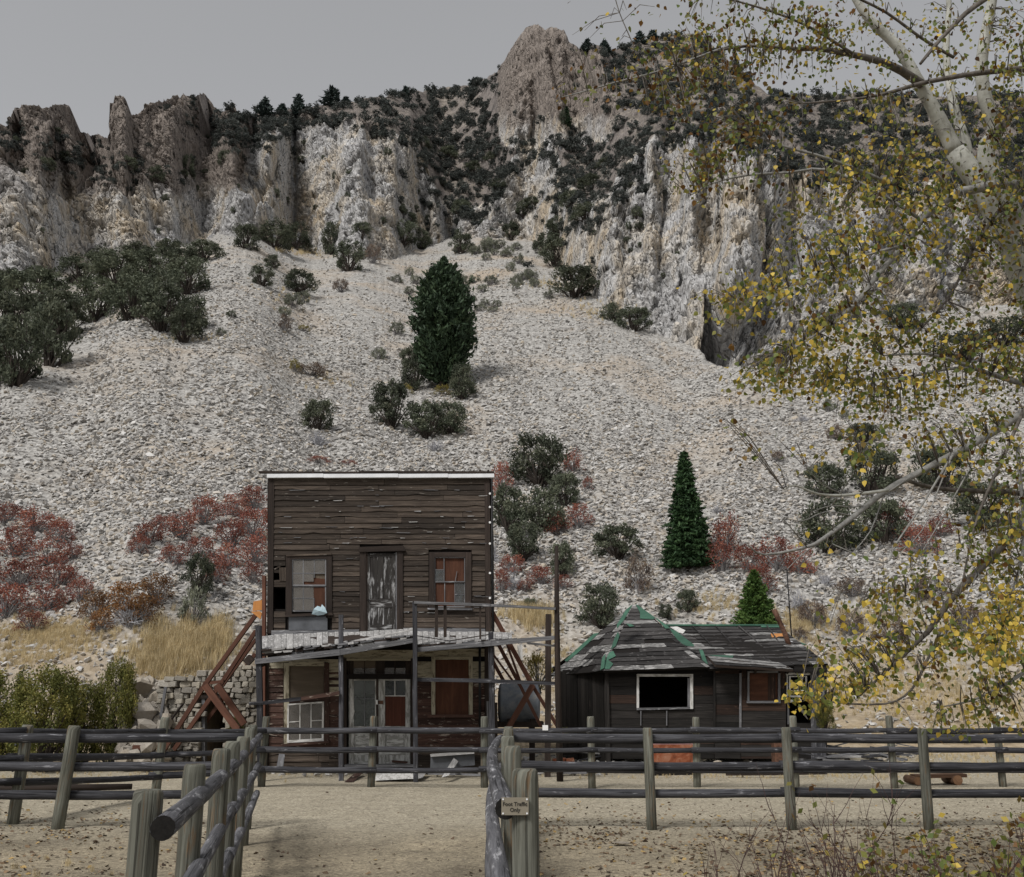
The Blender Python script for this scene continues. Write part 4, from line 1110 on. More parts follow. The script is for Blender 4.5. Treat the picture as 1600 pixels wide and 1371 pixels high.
for (a, b, c, d_) in ((394.5, 937, 414, 954),):
    quad('gusset_board', [(396, 940), (414, 937), (414, 953), (394.5, 955)], Y1 - 0.07, 0.03, W_orange, LB, vertical=True)
quad('gusset_board', [(392, 956), (405, 955), (409, 958), (407, 968)], Y1 - 0.06, 0.03, W_orange, LB)
beam('post_stub', P(385, 1028, 25.2), P(393, 1036, 25.2), 0.12, 0.2, W_trim, LB)
RB = root('timber_brace', Vector((P(820, 1180, 23.6).x, 24.0, 0)), 'brown diagonal timber props crossing in front of the grey tank', 'brace')
brace_set(RB, [(769, 957, 832, 1071, Y1, 0.10), (831, 1070, 880, 1150, Y1 + 0.004, 0.075), (833, 1070, 794, 1138, Y1 - 0.105, 0.12),
               (776, 1002, 812, 1070, Y2, 0.085), (791, 1004, 814, 1068, Y2 + 0.4, 0.055), (768, 1030, 790, 1070, Y3, 0.085), (770, 1022, 804, 1068, Y3 + 0.3, 0.05),
               (812, 1070, 845, 1135, Y2, 0.07)])
quad('paper_notice', [(808, 1009), (816, 1007), (817, 1032), (810, 1026)], Y1 + 0.4, 0.02, W_white, RB)

# ---- steel tank
TY = 25.0
tc0, tc1 = P(780, 1100, TY), P(842, 1100, TY); rad = 0.45
TK = root('tank', Vector(((tc0.x + tc1.x) / 2, TY, 0)), 'grey steel tank with rust stains lying beside the tall building', 'tank')
prof = [(0.0, 0.02), (-0.03, 0.25), (0.0, 0.42), (0.02, rad), (0.06, rad + .006), (0.09, rad), (tc1.x - tc0.x - 0.09, rad), (tc1.x - tc0.x - 0.06, rad + .008), (tc1.x - tc0.x - 0.02, rad), (tc1.x - tc0.x + .02, 0.3), (tc1.x - tc0.x + .03, 0.02)]
V_, F_ = [], []
for (dx, r_) in prof:
    for s_ in range(40): V_.append(Vector((tc0.x + dx, TY + r_ * math.cos(s_ * 6.28319 / 40), tc0.z + r_ * math.sin(s_ * 6.28319 / 40))))
for i in range(len(prof) - 1):
    for s_ in range(40): F_.append((i * 40 + s_, i * 40 + (s_ + 1) % 40, (i + 1) * 40 + (s_ + 1) % 40, (i + 1) * 40 + s_))
mk('shell', V_, F_, M_tank, TK, smooth=True)
for dx in (0.25, 0.75):
    for sy in (-0.3, 0.3):
        beam('cradle_leg', Vector((tc0.x + dx, TY + sy, -0.1)), Vector((tc0.x + dx, TY + sy, tc0.z - rad * 0.72)), 0.12, 0.12, W_trim, TK)
for sy in (-0.32, 0.32): beam('cradle_beam', Vector((tc0.x - 0.1, TY + sy, tc0.z - rad - 0.0)), Vector((tc1.x + 0.1, TY + sy, tc0.z - rad - 0.0)), 0.10, 0.12, W_trim, TK)

# ================================================================== CABIN
KY = 26.0
KB = root('log_cabin', Vector((P(1100, 1180, KY).x, KY, 0)), 'low charred board cabin with patchy green-trimmed roof and open window', 'cabin')
def kz(py, Y=KY): return P(1000, py, Y).z
c1x = P(950, 1100, KY).x; c0 = Vector((P(875, 1100, 28.4).x, 28.4, 0)); c1 = Vector((c1x, KY, 0))
# front wall, section with the big opening: wide horizontal boards
def hboards(x0, x1, y0, y1, hgt, mat, opens, Y=KY, jog=0.01, name='wall_board'):
    yy = y0
    while yy < y1 - 1:
        h_ = hgt * random.uniform(0.8, 1.2); y2 = min(y1, yy + h_)
        for (a, b) in spans(x0, x1, yy, y2, opens):
            e = random.uniform(-0.4, 0.4)
            quad(name, [(a, yy + e), (b, yy - e), (b, y2 - .35 - e), (a, y2 - .35 + e)], Y + random.uniform(-jog, jog), 0.035, random.choice(mat), KB)
        yy = y2
hboards(951, 1116, 1044, 1186, 13, [W_cabin, W_cabin, W_cabin, W_cabin, W_cabinred], [(996, 1054, 1082, 1109)])
hboards(1117, 1157, 1040, 1186, 14, [W_cabin, W_cabinred, W_cabinred], [], KY - 0.12)
hboards(1158, 1228, 1044, 1186, 16, [W_cabin, W_cabin, W_cabinred], [(1168, 1050, 1218, 1098)], KY - 0.15)
hboards(1229, 1292, 1130, 1186, 14, [W_cabin], [], KY - 0.02)
# dark lining behind the front so no light leaks between boards
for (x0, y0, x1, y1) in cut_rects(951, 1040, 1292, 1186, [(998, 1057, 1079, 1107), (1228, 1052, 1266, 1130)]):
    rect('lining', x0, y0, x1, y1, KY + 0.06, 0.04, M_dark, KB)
# angled left wall of upright boards
nbd = 13
for i in range(nbd):
    a, b = lerp(c0, c1, i / nbd), lerp(c0, c1, (i + 0.94) / nbd); top = 2.16 + 0.03 * math.sin(i); nrm = Vector((-(c1 - c0).y, (c1 - c0).x, 0)).normalized()
    if nrm.y < 0: nrm = -nrm
    dv = nrm * random.uniform(-0.015, 0.015)
    strip('upright_board', [a + dv + Vector((0, 0, -0.1)), a + dv + Vector((0, 0, top))], [b + dv + Vector((0, 0, -0.1)), b + dv + Vector((0, 0, top))], nrm * 0.03, W_cabin, KB)
strip('lining', [c0 + nrm * .06 + Vector((0, 0, 2.14)), c1 + nrm * .06 + Vector((0, 0, 2.14))], [c0 + nrm * .06 + Vector((0, 0, -.1)), c1 + nrm * .06 + Vector((0, 0, -.1))], nrm * 0.03, M_dark, KB)
kright = P(1290, 1100, KY).x
strip('back_wall', [Vector((c0.x, 31, 2.2)), Vector((kright, 31, 2.2))], [Vector((c0.x, 31, -.1)), Vector((kright, 31, -.1))], (0, 0.05, 0), M_dark, KB)
strip('side_wall', [Vector((kright, KY + .1, 2.2)), Vector((kright, 31, 2.2))], [Vector((kright, KY + .1, -.1)), Vector((kright, 31, -.1))], (-0.05, 0, 0), W_cabin, KB)
strip('side_wall', [Vector((c0.x, 28.5, 2.1)), Vector((c0.x, 31, 2.1))], [Vector((c0.x, 28.5, -.1)), Vector((c0.x, 31, -.1))], (0.05, 0, 0), W_cabin, KB)
beam('corner_post', Vector((c1x - 0.02, KY - 0.03, -0.1)), Vector((c1x - 0.02, KY - 0.03, 2.2)), 0.09, 0.09, W_cabin, KB)
# big open window
wf = rect('window_frame', 995, 1053.5, 1083, 1057.5, KY - 0.06, 0.07, W_white, KB, 'whitish frame of the open dark window')
rect('jamb', 995, 1057.6, 998.5, 1110, KY - 0.058, 0.07, W_white, wf); rect('jamb', 1078.5, 1057.6, 1083, 1108, KY - 0.058, 0.07, W_white, wf)
rect('jamb', 1074.5, 1060, 1077.8, 1106, KY - 0.02, 0.05, W_grey, wf, vertical=True); quad('sill', [(995, 1106.5), (1078.4, 1105), (1078.4, 1108), (995, 1110)], KY - 0.059, 0.08, W_grey, wf)
for x_ in (1000.5, 1041): rect('batten', x_, 1111, x_ + 1.6, 1134, KY - 0.045, 0.03, W_grey, KB, vertical=True)
rect('batten', 1115, 1040, 1118, 1140, KY - 0.16, 0.05, W_cabin, KB); rect('batten', 1155.5, 1052, 1158.5, 1142, KY - 0.19, 0.05, W_grey, KB)
# plywood window
wp = rect('boarded_window', 1171, 1052, 1216, 1095, KY - 0.13, 0.02, W_ply, KB, 'window closed by a stained red-brown plywood sheet')
for a in ((1168, 1049, 1171, 1098), (1216, 1052, 1219.5, 1098)): rect('jamb', *a, KY - 0.20, 0.06, W_grey, wp, vertical=True)
rect('head', 1171.2, 1048.5, 1216, 1051.6, KY - 0.198, 0.06, W_grey, wp); rect('sill', 1167, 1095.5, 1220, 1099, KY - 0.21, 0.08, W_grey, wp)
rect('water_stain_board', 1200, 1052, 1212, 1094, KY - 0.137, 0.006, W_cabinred, wp)
# small sash at the right end
ws = rect('small_window', 1226, 1051.5, 1266, 1055, KY - 0.06, 0.05, W_white, KB, 'small white sash with two bars')
for a in ((1229, 1055.2, 1231, 1090), (1233, 1056.5, 1235.6, 1089), (1258.5, 1056.5, 1261, 1088)): rect('stile', *a, KY - 0.05, 0.04, W_white, ws, vertical=True)
for (a, b) in ((1056.6, 1058), (1067.4, 1068.4), (1078.6, 1079.6), (1087, 1090)): rect('bar', 1235.7, a, 1258.4, b, KY - 0.045, 0.03, W_white, ws)
quad('sill', [(1231, 1093.5), (1252, 1093), (1253, 1097), (1232, 1098)], KY - 0.07, 0.06, W_white, ws)
rect('stud', 1230, 1098, 1233, 1132, KY - 0.05, 0.05, W_grey, KB, vertical=True); quad('upright_board', [(1266.5, 1050), (1276, 1050), (1277, 1186), (1268, 1186)], KY - 0.04, 0.03, W_railgrey, KB)
quad('upright_board', [(1276.4, 1050), (1290, 1046), (1291, 1186), (1277.4, 1186)], KY - 0.03, 0.03, W_rail, KB)
quad('leaning_pole', [(1287, 1072), (1290, 1072), (1279, 1150), (1276, 1150)], KY - 0.15, 0.04, W_grey, KB)
gsh = quad('glass_shard', [(1246, 1104), (1251, 1101), (1263, 1125), (1260, 1123)], KY - 0.12, 0.008, M_glass, KB)

# roofs: planes given by four world corners; rows of torn roofing laid on them
def roof_plane(tl_, tr_, br_, bl_, nrows, mats, under, lbl=None, lift=0.02, seglen=0.9, name='roofing_strip', skip=0.05):
    tl_, tr_, br_, bl_ = map(Vector, (tl_, tr_, br_, bl_))
    nrm = (tr_ - tl_ if (tr_ - tl_).length > 0.05 else br_ - bl_).cross(bl_ - tl_); nrm.normalize()
    if nrm.z < 0: nrm = -nrm
    deck = strip('roof', [tl_, tr_], [bl_, br_], nrm * -0.05, under, KB, lbl)
    for r_ in range(nrows):
        v0, v1 = r_ / nrows, (r_ + 1) / nrows + 0.12 / nrows
        A, Bq = lerp(tl_, bl_, v0), lerp(tr_, br_, v0); C, Dq = lerp(tl_, bl_, min(v1, 1.01)), lerp(tr_, br_, min(v1, 1.01))
        L_ = (Dq - C).length; u = 0.0
        while u < 1 - 1e-3:
            u2 = min(1.0, u + random.uniform(0.5, 1.6) * seglen / max(L_, 0.1))
            if 1 - u2 < 0.12 * seglen / max(L_, 0.1): u2 = 1.0
            if random.random() > skip:
                k = 4; us = np.linspace(u, u2 - 0.004, k)
                up0 = nrm * (0.006 + 0.002 * r_ % 0.004); 
                top = [lerp(A, Bq, q_) + up0 for q_ in us]
                bot = [lerp(C, Dq, q_) + nrm * (lift + random.uniform(0, 0.014)) + (lerp(A, Bq, q_) - lerp(C, Dq, q_)) * random.uniform(-0.05, 0.16) for q_ in us]
                strip(name, top, bot, nrm * -0.008, random.choice(mats), deck)
            u = u2
    return deck, nrm
apex = P(991.5, 946, 28.0)
eL, eC, eR = P(860, 1056, 29.2), P(943, 1049, KY - 0.35), P(1109, 1043, KY - 0.35)
mD = [W_roofdark, W_roofdark, W_roofdark, W_roofgrey]
ap2 = apex + Vector((0.05, 0, 0)); ap1 = apex - Vector((0.05, 0, 0))
rf1, n1_ = roof_plane(ap1, ap2, eR, eC, 16, mD, M_dark, 'steep hipped roof with torn dark roofing', seglen=1.0)
rf2, n2_ = roof_plane(apex + Vector((-.06, .1, 0)), apex, eC, eL, 10, [W_roofdark, W_roofgrey, W_roofgrey], M_dark, 'pale side slope of the hipped roof', seglen=1.2)
ebk = Vector((eR.x, 31.2, 2.2)); ebl = Vector((eL.x, 31.2, 2.2))
roof_plane(apex + Vector((.06, .1, 0)), apex, ebl, ebk, 3, mD, M_dark, seglen=2)
roof_plane(apex + Vector((0.02, .1, 0)), apex + Vector((.07, 0, 0)), eR, ebk, 3, mD, M_dark, seglen=2)
ridL, ridR = P(1036, 979.5, 28.4), P(1217, 979.5, 28.4)
evL, evR = P(1107, 1046, KY - 0.3), P(1294, 1038, KY - 0.3)
rf3, n3_ = roof_plane(ridL, ridR, evR, evL, 12, [W_roofdark, W_roofdark, W_roofdark, W_roofdark, W_roofgrey], M_dark, 'long low roof of torn dark roofing', seglen=0.75)
roof_plane(ridL, ridR, Vector((evR.x, 31.2, 2.2)), Vector((evL.x, 31.2, 2.2)), 3, mD, M_dark, seglen=2)
# gable end under the right rake
mk('gable', [ridR, evR, Vector((evR.x, 31.1, 2.2)), ridR + Vector((-.05, 0, 0)), evR + Vector((-.05, 0, 0)), Vector((evR.x - .05, 31.1, 2.2))], [(0, 1, 2), (5, 4, 3), (0, 3, 4, 1), (1, 4, 5, 2), (2, 5, 3, 0)], W_cabin, KB)
# little porch eave
pe = [P(1105, 1027, KY - .25), P(1216, 1037.5, KY - .25), P(1240, 1047, KY - 0.75), P(1118, 1040, KY - 0.75)]
pe[0].z += 0.03; pe[1].z += 0.03
rf4, n4_ = roof_plane(pe[0], pe[1], pe[2], pe[3], 3, [W_roofgrey, W_roofgrey, W_roofdark], W_trim, 'small grey eave over the boarded window', seglen=1.2)
beam('eave_beam', P(1240, 1046, KY - .25), P(1292, 1046, KY - .25), 0.09, 0.12, W_cabin, KB)
for x_ in (1180, 1230): beam('eave_bracket', P(x_, 1052, KY - 0.15), P(x_ + 1, 1043, KY - 0.68), 0.05, 0.05, W_trim, KB)
# green felt along ridge and hips, bare orange patches, seams
def on_plane(pts_, Ys, nrm, mat, par, name, lift=0.045):
    w = [P(p[0], p[1], 27) for p in pts_]
    return w
def plane_pt(px, py, p0, nrm):
    a, dy, dz = ray(px, py); d_ = Vector((a, dy, dz)); o = Vector((0, 0, H))
    return o + d_ * ((Vector(p0) - o).dot(nrm) / d_.dot(nrm))
def patch(pts_, p0, nrm, mat, par, name='roof_patch', lift=0.05, label=None):
    w = [plane_pt(p[0], p[1], p0, nrm) + nrm * lift for p in pts_]
    k = len(w); V_ = w + [p - nrm * 0.012 for p in w]
    F_ = [tuple(range(k)), tuple(reversed(range(k, 2 * k)))] + [(i, k + i, k + (i + 1) % k, (i + 1) % k) for i in range(k)]
    u_ = [((p - w[0]).x, (p - w[0]).length) for p in w] * 2
    return mk(name, V_, F_, mat, par, u_, label=label)
patch([(993, 947), (996, 948), (1024, 968), (1020, 970.5), (1000, 969), (1000, 960)], eC, n1_, W_green, rf1)
patch([(1024, 968), (1028, 970), (1047, 984), (1040, 985)], eC, n1_, W_green, rf1)
patch([(1046, 985), (1055, 988), (1084, 1010), (1084, 1013), (1064, 1011)], eC, n1_, W_green, rf1)
patch([(1092, 1017), (1098, 1019), (1106, 1041), (1100, 1043)], eC, n1_, W_green, rf1)
patch([(978, 977), (986, 978), (991, 981), (984, 982)], eC, n1_, W_green, rf1)
patch([(952, 1022), (958, 1020), (962, 1028), (950, 1034), (958, 1040), (952, 1048), (945, 1048), (944, 1038)], eC, n1_, W_green, rf1)
patch([(960, 1000), (965, 990), (968, 996), (962, 1012), (954, 1018)], eC, n1_, W_green, rf1)
patch([(990, 947), (984, 958), (976, 972), (966, 984), (966, 978), (980, 955)], eC, n2_, W_green, rf2)
patch([(930, 992), (938, 991), (905, 1022), (888, 1036), (884, 1034), (908, 1012)], eC, n2_, W_green, rf2)
patch([(943, 1030), (948, 1024), (946, 1046), (940, 1049)], eC, n2_, W_green, rf2)
log('ridge_roll', [ridL + Vector((0, 0, .03)), ridR + Vector((0, 0, .03))], 0.035, W_green, rf3, 8)
patch([(1188, 980.5), (1217, 980.5), (1219, 983), (1190, 983)], evL, n3_, W_green, rf3)
patch([(1108, 1027), (1146, 1028), (1144, 1032), (1122, 1031.5)], evL, n3_, W_green, rf3, lift=0.06)
patch([(1170, 1028), (1192, 1026), (1195, 1030), (1176, 1032)], evL, n3_, W_green, rf3)
patch([(1240, 1032), (1252, 1030), (1250, 1036), (1238, 1037)], evL, n3_, W_green, rf3)
patch([(1222, 1004), (1238, 1002), (1260, 1010), (1244, 1011)], evL, n3_, W_green, rf3)
patch([(1204, 993), (1226, 993), (1226, 999), (1206, 999)], evL, n3_, W_orange, rf3)
patch([(1249, 1023.5), (1267, 1023), (1266, 1028), (1251, 1028)], evL, n3_, W_orange, rf3)
patch([(1047, 982.5), (1058, 982), (1071, 988), (1067, 993), (1060, 991)], evL, n3_, W_white, rf3)
for (a, b, c, d_) in ((1082, 981, 1112, 1012), (1118, 981, 1146, 1012), (1154, 981, 1198, 1020), (1198, 981, 1238, 1036)):
    p_, q_ = plane_pt(a, b, evL, n3_) + n3_ * .05, plane_pt(c, d_, evL, n3_) + n3_ * .05
    beam('seam_batten', p_, q_, 0.035, 0.02, W_roofdark, rf3, up=n3_)
# stovepipe with flashing, and an iron rod
sp0 = plane_pt(1235.5, 1010, evL, n3_)
fl = patch([(1224, 1004), (1232, 1003), (1244, 1009), (1232, 1011)], evL, n3_, M_tin, rf3, 'pipe_flashing', 0.06)
spt = P(1209.5, 953, sp0.y - 0.1)
pipe = log('stovepipe', [sp0 - Vector((0, 0, .1)), lerp(sp0, spt, .35), lerp(sp0, spt, .36), lerp(sp0, spt, .7), lerp(sp0, spt, .71), spt], [0.066, 0.066, 0.06, 0.06, 0.064, 0.064], M_iron, KB, 12, 0.01)
rp = plane_pt(1237, 993, ridL, Vector((0, -1, 0)))
log('iron_rod', [P(1237, 1000, 29.0), P(1229.5, 890, 29.0)], 0.018, M_black, KB, 6)

# ================================================================== LOG FENCES
def fpost(par, x, yd, h, r, lean=(0, 0), mat=None):
    """round post with a chamfered top, set into the ground"""
    g = -0.12; k = random.uniform(0.97, 1.03)
    def at(z): return Vector((x + lean[0] * z, yd + lean[1] * z, z))
    return log('post', [at(g), at(0.25 * h), at(0.6 * h), at(h - 0.05), at(h - 0.012), at(h)], [r * 1.03, r * 1.02, r, r * 0.99 * k, r * 0.93, r * 0.80], mat or W_post, par, 14, 0.03)
def frail(par, p0, p1, r, mat=None, sag=0.012, end=None, over=None):
    p0, p1 = Vector(p0), Vector(p1); n = max(4, int((p1 - p0).length / 0.35)); pts_ = []; rad_ = []
    for i in range(n + 1):
        t = i / n; p = lerp(p0, p1, t)
        p.z += random.uniform(-1, 1) * 0.0022 - sag * math.sin(math.pi * t); p.x += random.uniform(-1, 1) * 0.0018
        pts_.append(p); rad_.append(r * (1.06 - 0.12 * t) * random.uniform(0.975, 1.025))
    o = log('rail', pts_, rad_, mat or W_rail, par, 12, 0.04)
    if end:
        d_ = (p0 - p1).normalized()
        log('rail_end', [pts_[0] + d_ * 0.001, pts_[0] + d_ * 0.006], rad_[0] * 0.97, M_endgrain, o, 12, 0.03)
    return o
def bolt(par, p): log('bolt', [p, p + Vector((0, -0.012, 0))], 0.012, M_sheet, par, 6)

def cross_fence(name_label, posts, rails, loc, rr=0.05, rmat=None, pr=0.058, group=None, tops=1.2):
    f = root('log_fence', loc, name_label, 'fence')
    for (px, yd, lx) in posts:
        x = P(px, 1200, yd).x
        fpost(f, x, yd, tops + random.uniform(-0.02, 0.03), pr * random.uniform(0.95, 1.08), (lx, 0))
    return f
def rails_between(f, pts_, zs, off, r, mat, joint=None):
    """pts_: list of (x, y) fence line vertices; one rail per bay pair"""
    for zi, z in enumerate(zs):
        for i in range(len(pts_) - 1):
            (x0, y0), (x1, y1) = pts_[i], pts_[i + 1]
            dz = 0.008 * ((i + zi) % 2)
            frail(f, (x0 - 0.06, y0 + off + 0.004 * (i % 2), z + dz), (x1 + 0.06, y1 + off - 0.004 * (i % 2), z - dz + 0.003), r * random.uniform(0.93, 1.07), mat)

def X_at(px, Y): return P(px, HOR + H * F / Y, Y).x
# --- far fence in front of the buildings
yf = 19.65
fx = [(-230, 13.6), (22, 14.4), (244, 18.4), (409, yf), (580, yf), (757, yf), (925, yf), (1089, yf), (1243, yf), (1397, yf), (1566, yf), (1740, yf)]
f1 = root('log_fence', Vector((X_at(757, yf), yf, 0)), 'dark three-rail log fence right in front of the old buildings', 'fence')
line_pts = []
for i, (px, yd) in enumerate(fx):
    x = X_at(px, yd); line_pts.append((x, yd))
    fpost(f1, x, yd, 1.2 + random.uniform(-.02, .02), 0.075 if px < 300 else 0.066, (random.uniform(-.01, .03) if px > 300 else 0.055, 0), W_post)
for zi, z in enumerate((0.96, 0.63, 0.29)):
    for i in range(0, len(line_pts) - 1):
        (x0, y0), (x1, y1) = line_pts[i], line_pts[i + 1]
        zt = ((1.12, 0.79, 0.50), (1.12, 0.79, 0.50), (0.985, 0.61, 0.27))
        za = zt[i][zi] if i < 3 else z; zb = zt[i + 1][zi] if i < 2 else z
        frail(f1, (x0 - .1, y0 - 0.10 - 0.01 * (i % 2), za + random.uniform(-.012, .012)), (x1 + .1, y1 - 0.10 - 0.01 * (i % 2), zb + random.uniform(-.012, .012)), random.uniform(0.045, 0.056), W_rail)
        bolt(f1, Vector((x0, y0 - 0.155, z)))
tagp = P(852, 1137, yf - 0.165)
tag(strip('paper_tag', [tagp + Vector((-.05, 0, .04)), tagp + Vector((.05, 0, .04))], [tagp + Vector((-.05, 0, -.05)), tagp + Vector((.05, 0, -.05))], (0, 0.004, 0), M_porc, None),
    'small blank white tag fixed to the dark fence rail', 'tag')
# --- near cross fences
ya = 13.8
f2 = root('log_fence', Vector((X_at(1015, ya), ya, 0)), 'log fence with greenish posts standing on the near side of the road opposite the cabin', 'fence')
pts2 = [X_at(p, ya) for p in (795, 1018, 1236, 1450, 1668, 1880)]
for i, x in enumerate(pts2):
    if i: fpost(f2, x, ya, 1.19 + random.uniform(-.02, .03), 0.062, ((-0.035, 0.0, 0.03, 0, 0)[i - 1] * 0.5, 0))
for z in (1.06, 0.72, 0.40):
    a = 0
    for (i, j) in ((0, 2), (2, 4), (4, 5)):
        frail(f2, (pts2[i] - .08, ya + 0.11, z + .005), (pts2[j] + .1, ya + 0.11, z - .005), random.uniform(0.054, 0.062), W_rail, 0.015)
f3 = root('log_fence', Vector((X_at(96, ya), ya, 0)), 'log fence in front of the leafy green bush with one leaning post', 'fence')
xl = [X_at(p, ya) for p in (-330, -115, 92, 383)]
for i, x in enumerate(xl[:-1]): fpost(f3, x, ya, 1.21, 0.078, (0.075 if i == 2 else 0.02, 0))
for z in (1.065, 0.72, 0.38):
    frail(f3, (xl[0], ya + 0.11, z), (xl[1] + .1, ya + 0.11, z), 0.056, W_rail); frail(f3, (xl[1] - .1, ya + 0.12, z), (xl[3] + 0.02, ya + 0.11, z + .004), 0.057, W_rail, 0.015)
# --- fence along the left of the footpath
f4 = root('log_fence', Vector((-1.5, 4.5, 0)), 'log fence along the footpath whose top rail ends in a charred butt', 'fence')
pl4 = [(228, 4.52, 1.25), (299, 5.95, 1.25), (340, 7.4, 1.24), (357, 8.7, 1.24), (374, 10.1, 1.24), (384, 12.4, 1.22), (388, 13.8, 1.21)]
xy4 = []
for (px, yd, h_) in pl4:
    x = P(px, 1230, yd).x; xy4.append((x, yd)); fpost(f4, x, yd, h_ + random.uniform(-.02, .02), 0.062, (0.01, 0))
dx = (xy4[-1][0] - xy4[0][0]) / (xy4[-1][1] - xy4[0][1])
def on4(yd, off=0.115): return (xy4[0][0] + dx * (yd - xy4[0][1]) + off, yd)
frail(f4, (*on4(4.35, 0.10), 1.105), (*on4(13.6), 1.09), 0.046, W_railgrey, 0.03, True)
frail(f4, (*on4(3.3), 0.735), (*on4(8.5), 0.755), 0.045, W_railgrey, 0.02); frail(f4, (*on4(8.4, 0.12), 0.75), (*on4(13.6), 0.74), 0.045, W_railgrey, 0.02)
frail(f4, (*on4(3.1), 0.40), (*on4(8.6), 0.42), 0.040, W_railgrey, 0.02); frail(f4, (*on4(8.5, 0.12), 0.42), (*on4(13.6), 0.42), 0.042, W_railgrey, 0.02)
# --- fence in the middle, right of the footpath
f5 = root('log_fence', Vector((0.1, 5.4, 0)), 'log fence on greenish chamfered posts that carries the small sign', 'fence')
pl5 = [(822, 5.42, 1.255), (802, 7.8, 1.25), (794, 9.9, 1.235), (795, 12.7, 1.21), (795, 13.75, 1.20)]
xy5 = []
for i, (px, yd, h_) in enumerate(pl5):
    x = P(px, 1230, yd).x; xy5.append((x, yd)); fpost(f5, x, yd, h_, 0.066 if i == 0 else 0.062, (-0.004, 0))
def on5(yd, off=-0.105): 
    xs_ = [p[0] for p in xy5]; ys_ = [p[1] for p in xy5]
    return (float(np.interp(yd, ys_, xs_)) + off, yd)
x5 = [on5(y_)[0] for y_ in (5.2, 9.0, 13.6)]
def arc_rail(z, y0, y1, r, bow, end=True):
    n = 14; pts_ = []; rd = []
    for i in range(n + 1):
        t = i / n; yy = y0 + (y1 - y0) * t
        pts_.append(Vector((xy5[0][0] - 0.10 - 0.12 * math.sin(t * 2.6) * bow - 0.05 * t, yy, z + random.uniform(-.004, .004)))); rd.append(r * (1.12 - 0.25 * t) * random.uniform(.97, 1.03))
    o = log('rail', pts_, rd, W_railgrey, f5, 12, 0.04)
    log('rail_end', [pts_[0] + Vector((0, -.001, 0)), pts_[0] + Vector((0, -.007, 0))], rd[0] * .97, M_endgrain, o, 12, 0.03)
arc_rail(1.075, 5.40, 13.6, 0.047, 1.0); arc_rail(0.735, 5.02, 13.6, 0.047, 1.0); arc_rail(0.40, 4.9, 13.6, 0.046, 1.0)

# --- the sign
M_sign = plain('sign_plate', (0.225, 0.20, 0.155), 0.55, 0.08, 6)
M_ink = plain('sign_ink', (0.03, 0.027, 0.022), 0.7, 0.1)
SY = xy5[0][1] - 0.085
s0, s1 = P(783.5, 1246.5, SY), P(826, 1274, SY)
sg = strip('trail_sign', [Vector((s0.x, SY, s0.z)), Vector((s1.x, SY, s0.z))], [Vector((s0.x, SY, s1.z)), Vector((s1.x, SY, s1.z))], (0, 0.008, 0), M_sign, None)
tag(sg, 'small tan metal sign reading Foot Traffic Only screwed to a fence post', 'sign')
OFF[sg] = Vector((0, 0, 0))
def text_mesh(body, size, x, z, Y, par):
    cu = bpy.data.curves.new('lettering', 'FONT'); cu.body = body; cu.size = size; cu.align_x = 'CENTER'; cu.extrude = 0.0008; cu.offset = 0.0004
    to = bpy.data.objects.new('lettering', cu); COL.objects.link(to)
    dg = bpy.context.evaluated_depsgraph_get(); me = bpy.data.meshes.new_from_object(to.evaluated_get(dg))
    bpy.data.objects.remove(to); me.materials.clear(); me.materials.append(M_ink)
    o = bpy.data.objects.new('lettering', me); COL.objects.link(o); o.parent = par
    o.location = (x, Y, z); o.rotation_euler = (R(90), 0, 0)
wS = s1.x - s0.x; hS = s0.z - s1.z; xc = (s0.x + s1.x) / 2
text_mesh('Foot Traffic', hS * 0.31, xc, s1.z + hS * 0.53, SY - 0.0015, sg)
text_mesh('Only', hS * 0.31, xc, s1.z + hS * 0.20, SY - 0.0015, sg)
for fx_, fz_ in ((0.06, 0.1), (0.94, 0.1), (0.06, 0.9), (0.94, 0.9)):
    p = Vector((s0.x + wS * fx_, SY, s1.z + hS * fz_)); log('screw', [p, p + Vector((0, -0.004, 0))], 0.0045, M_tin, sg, 8)

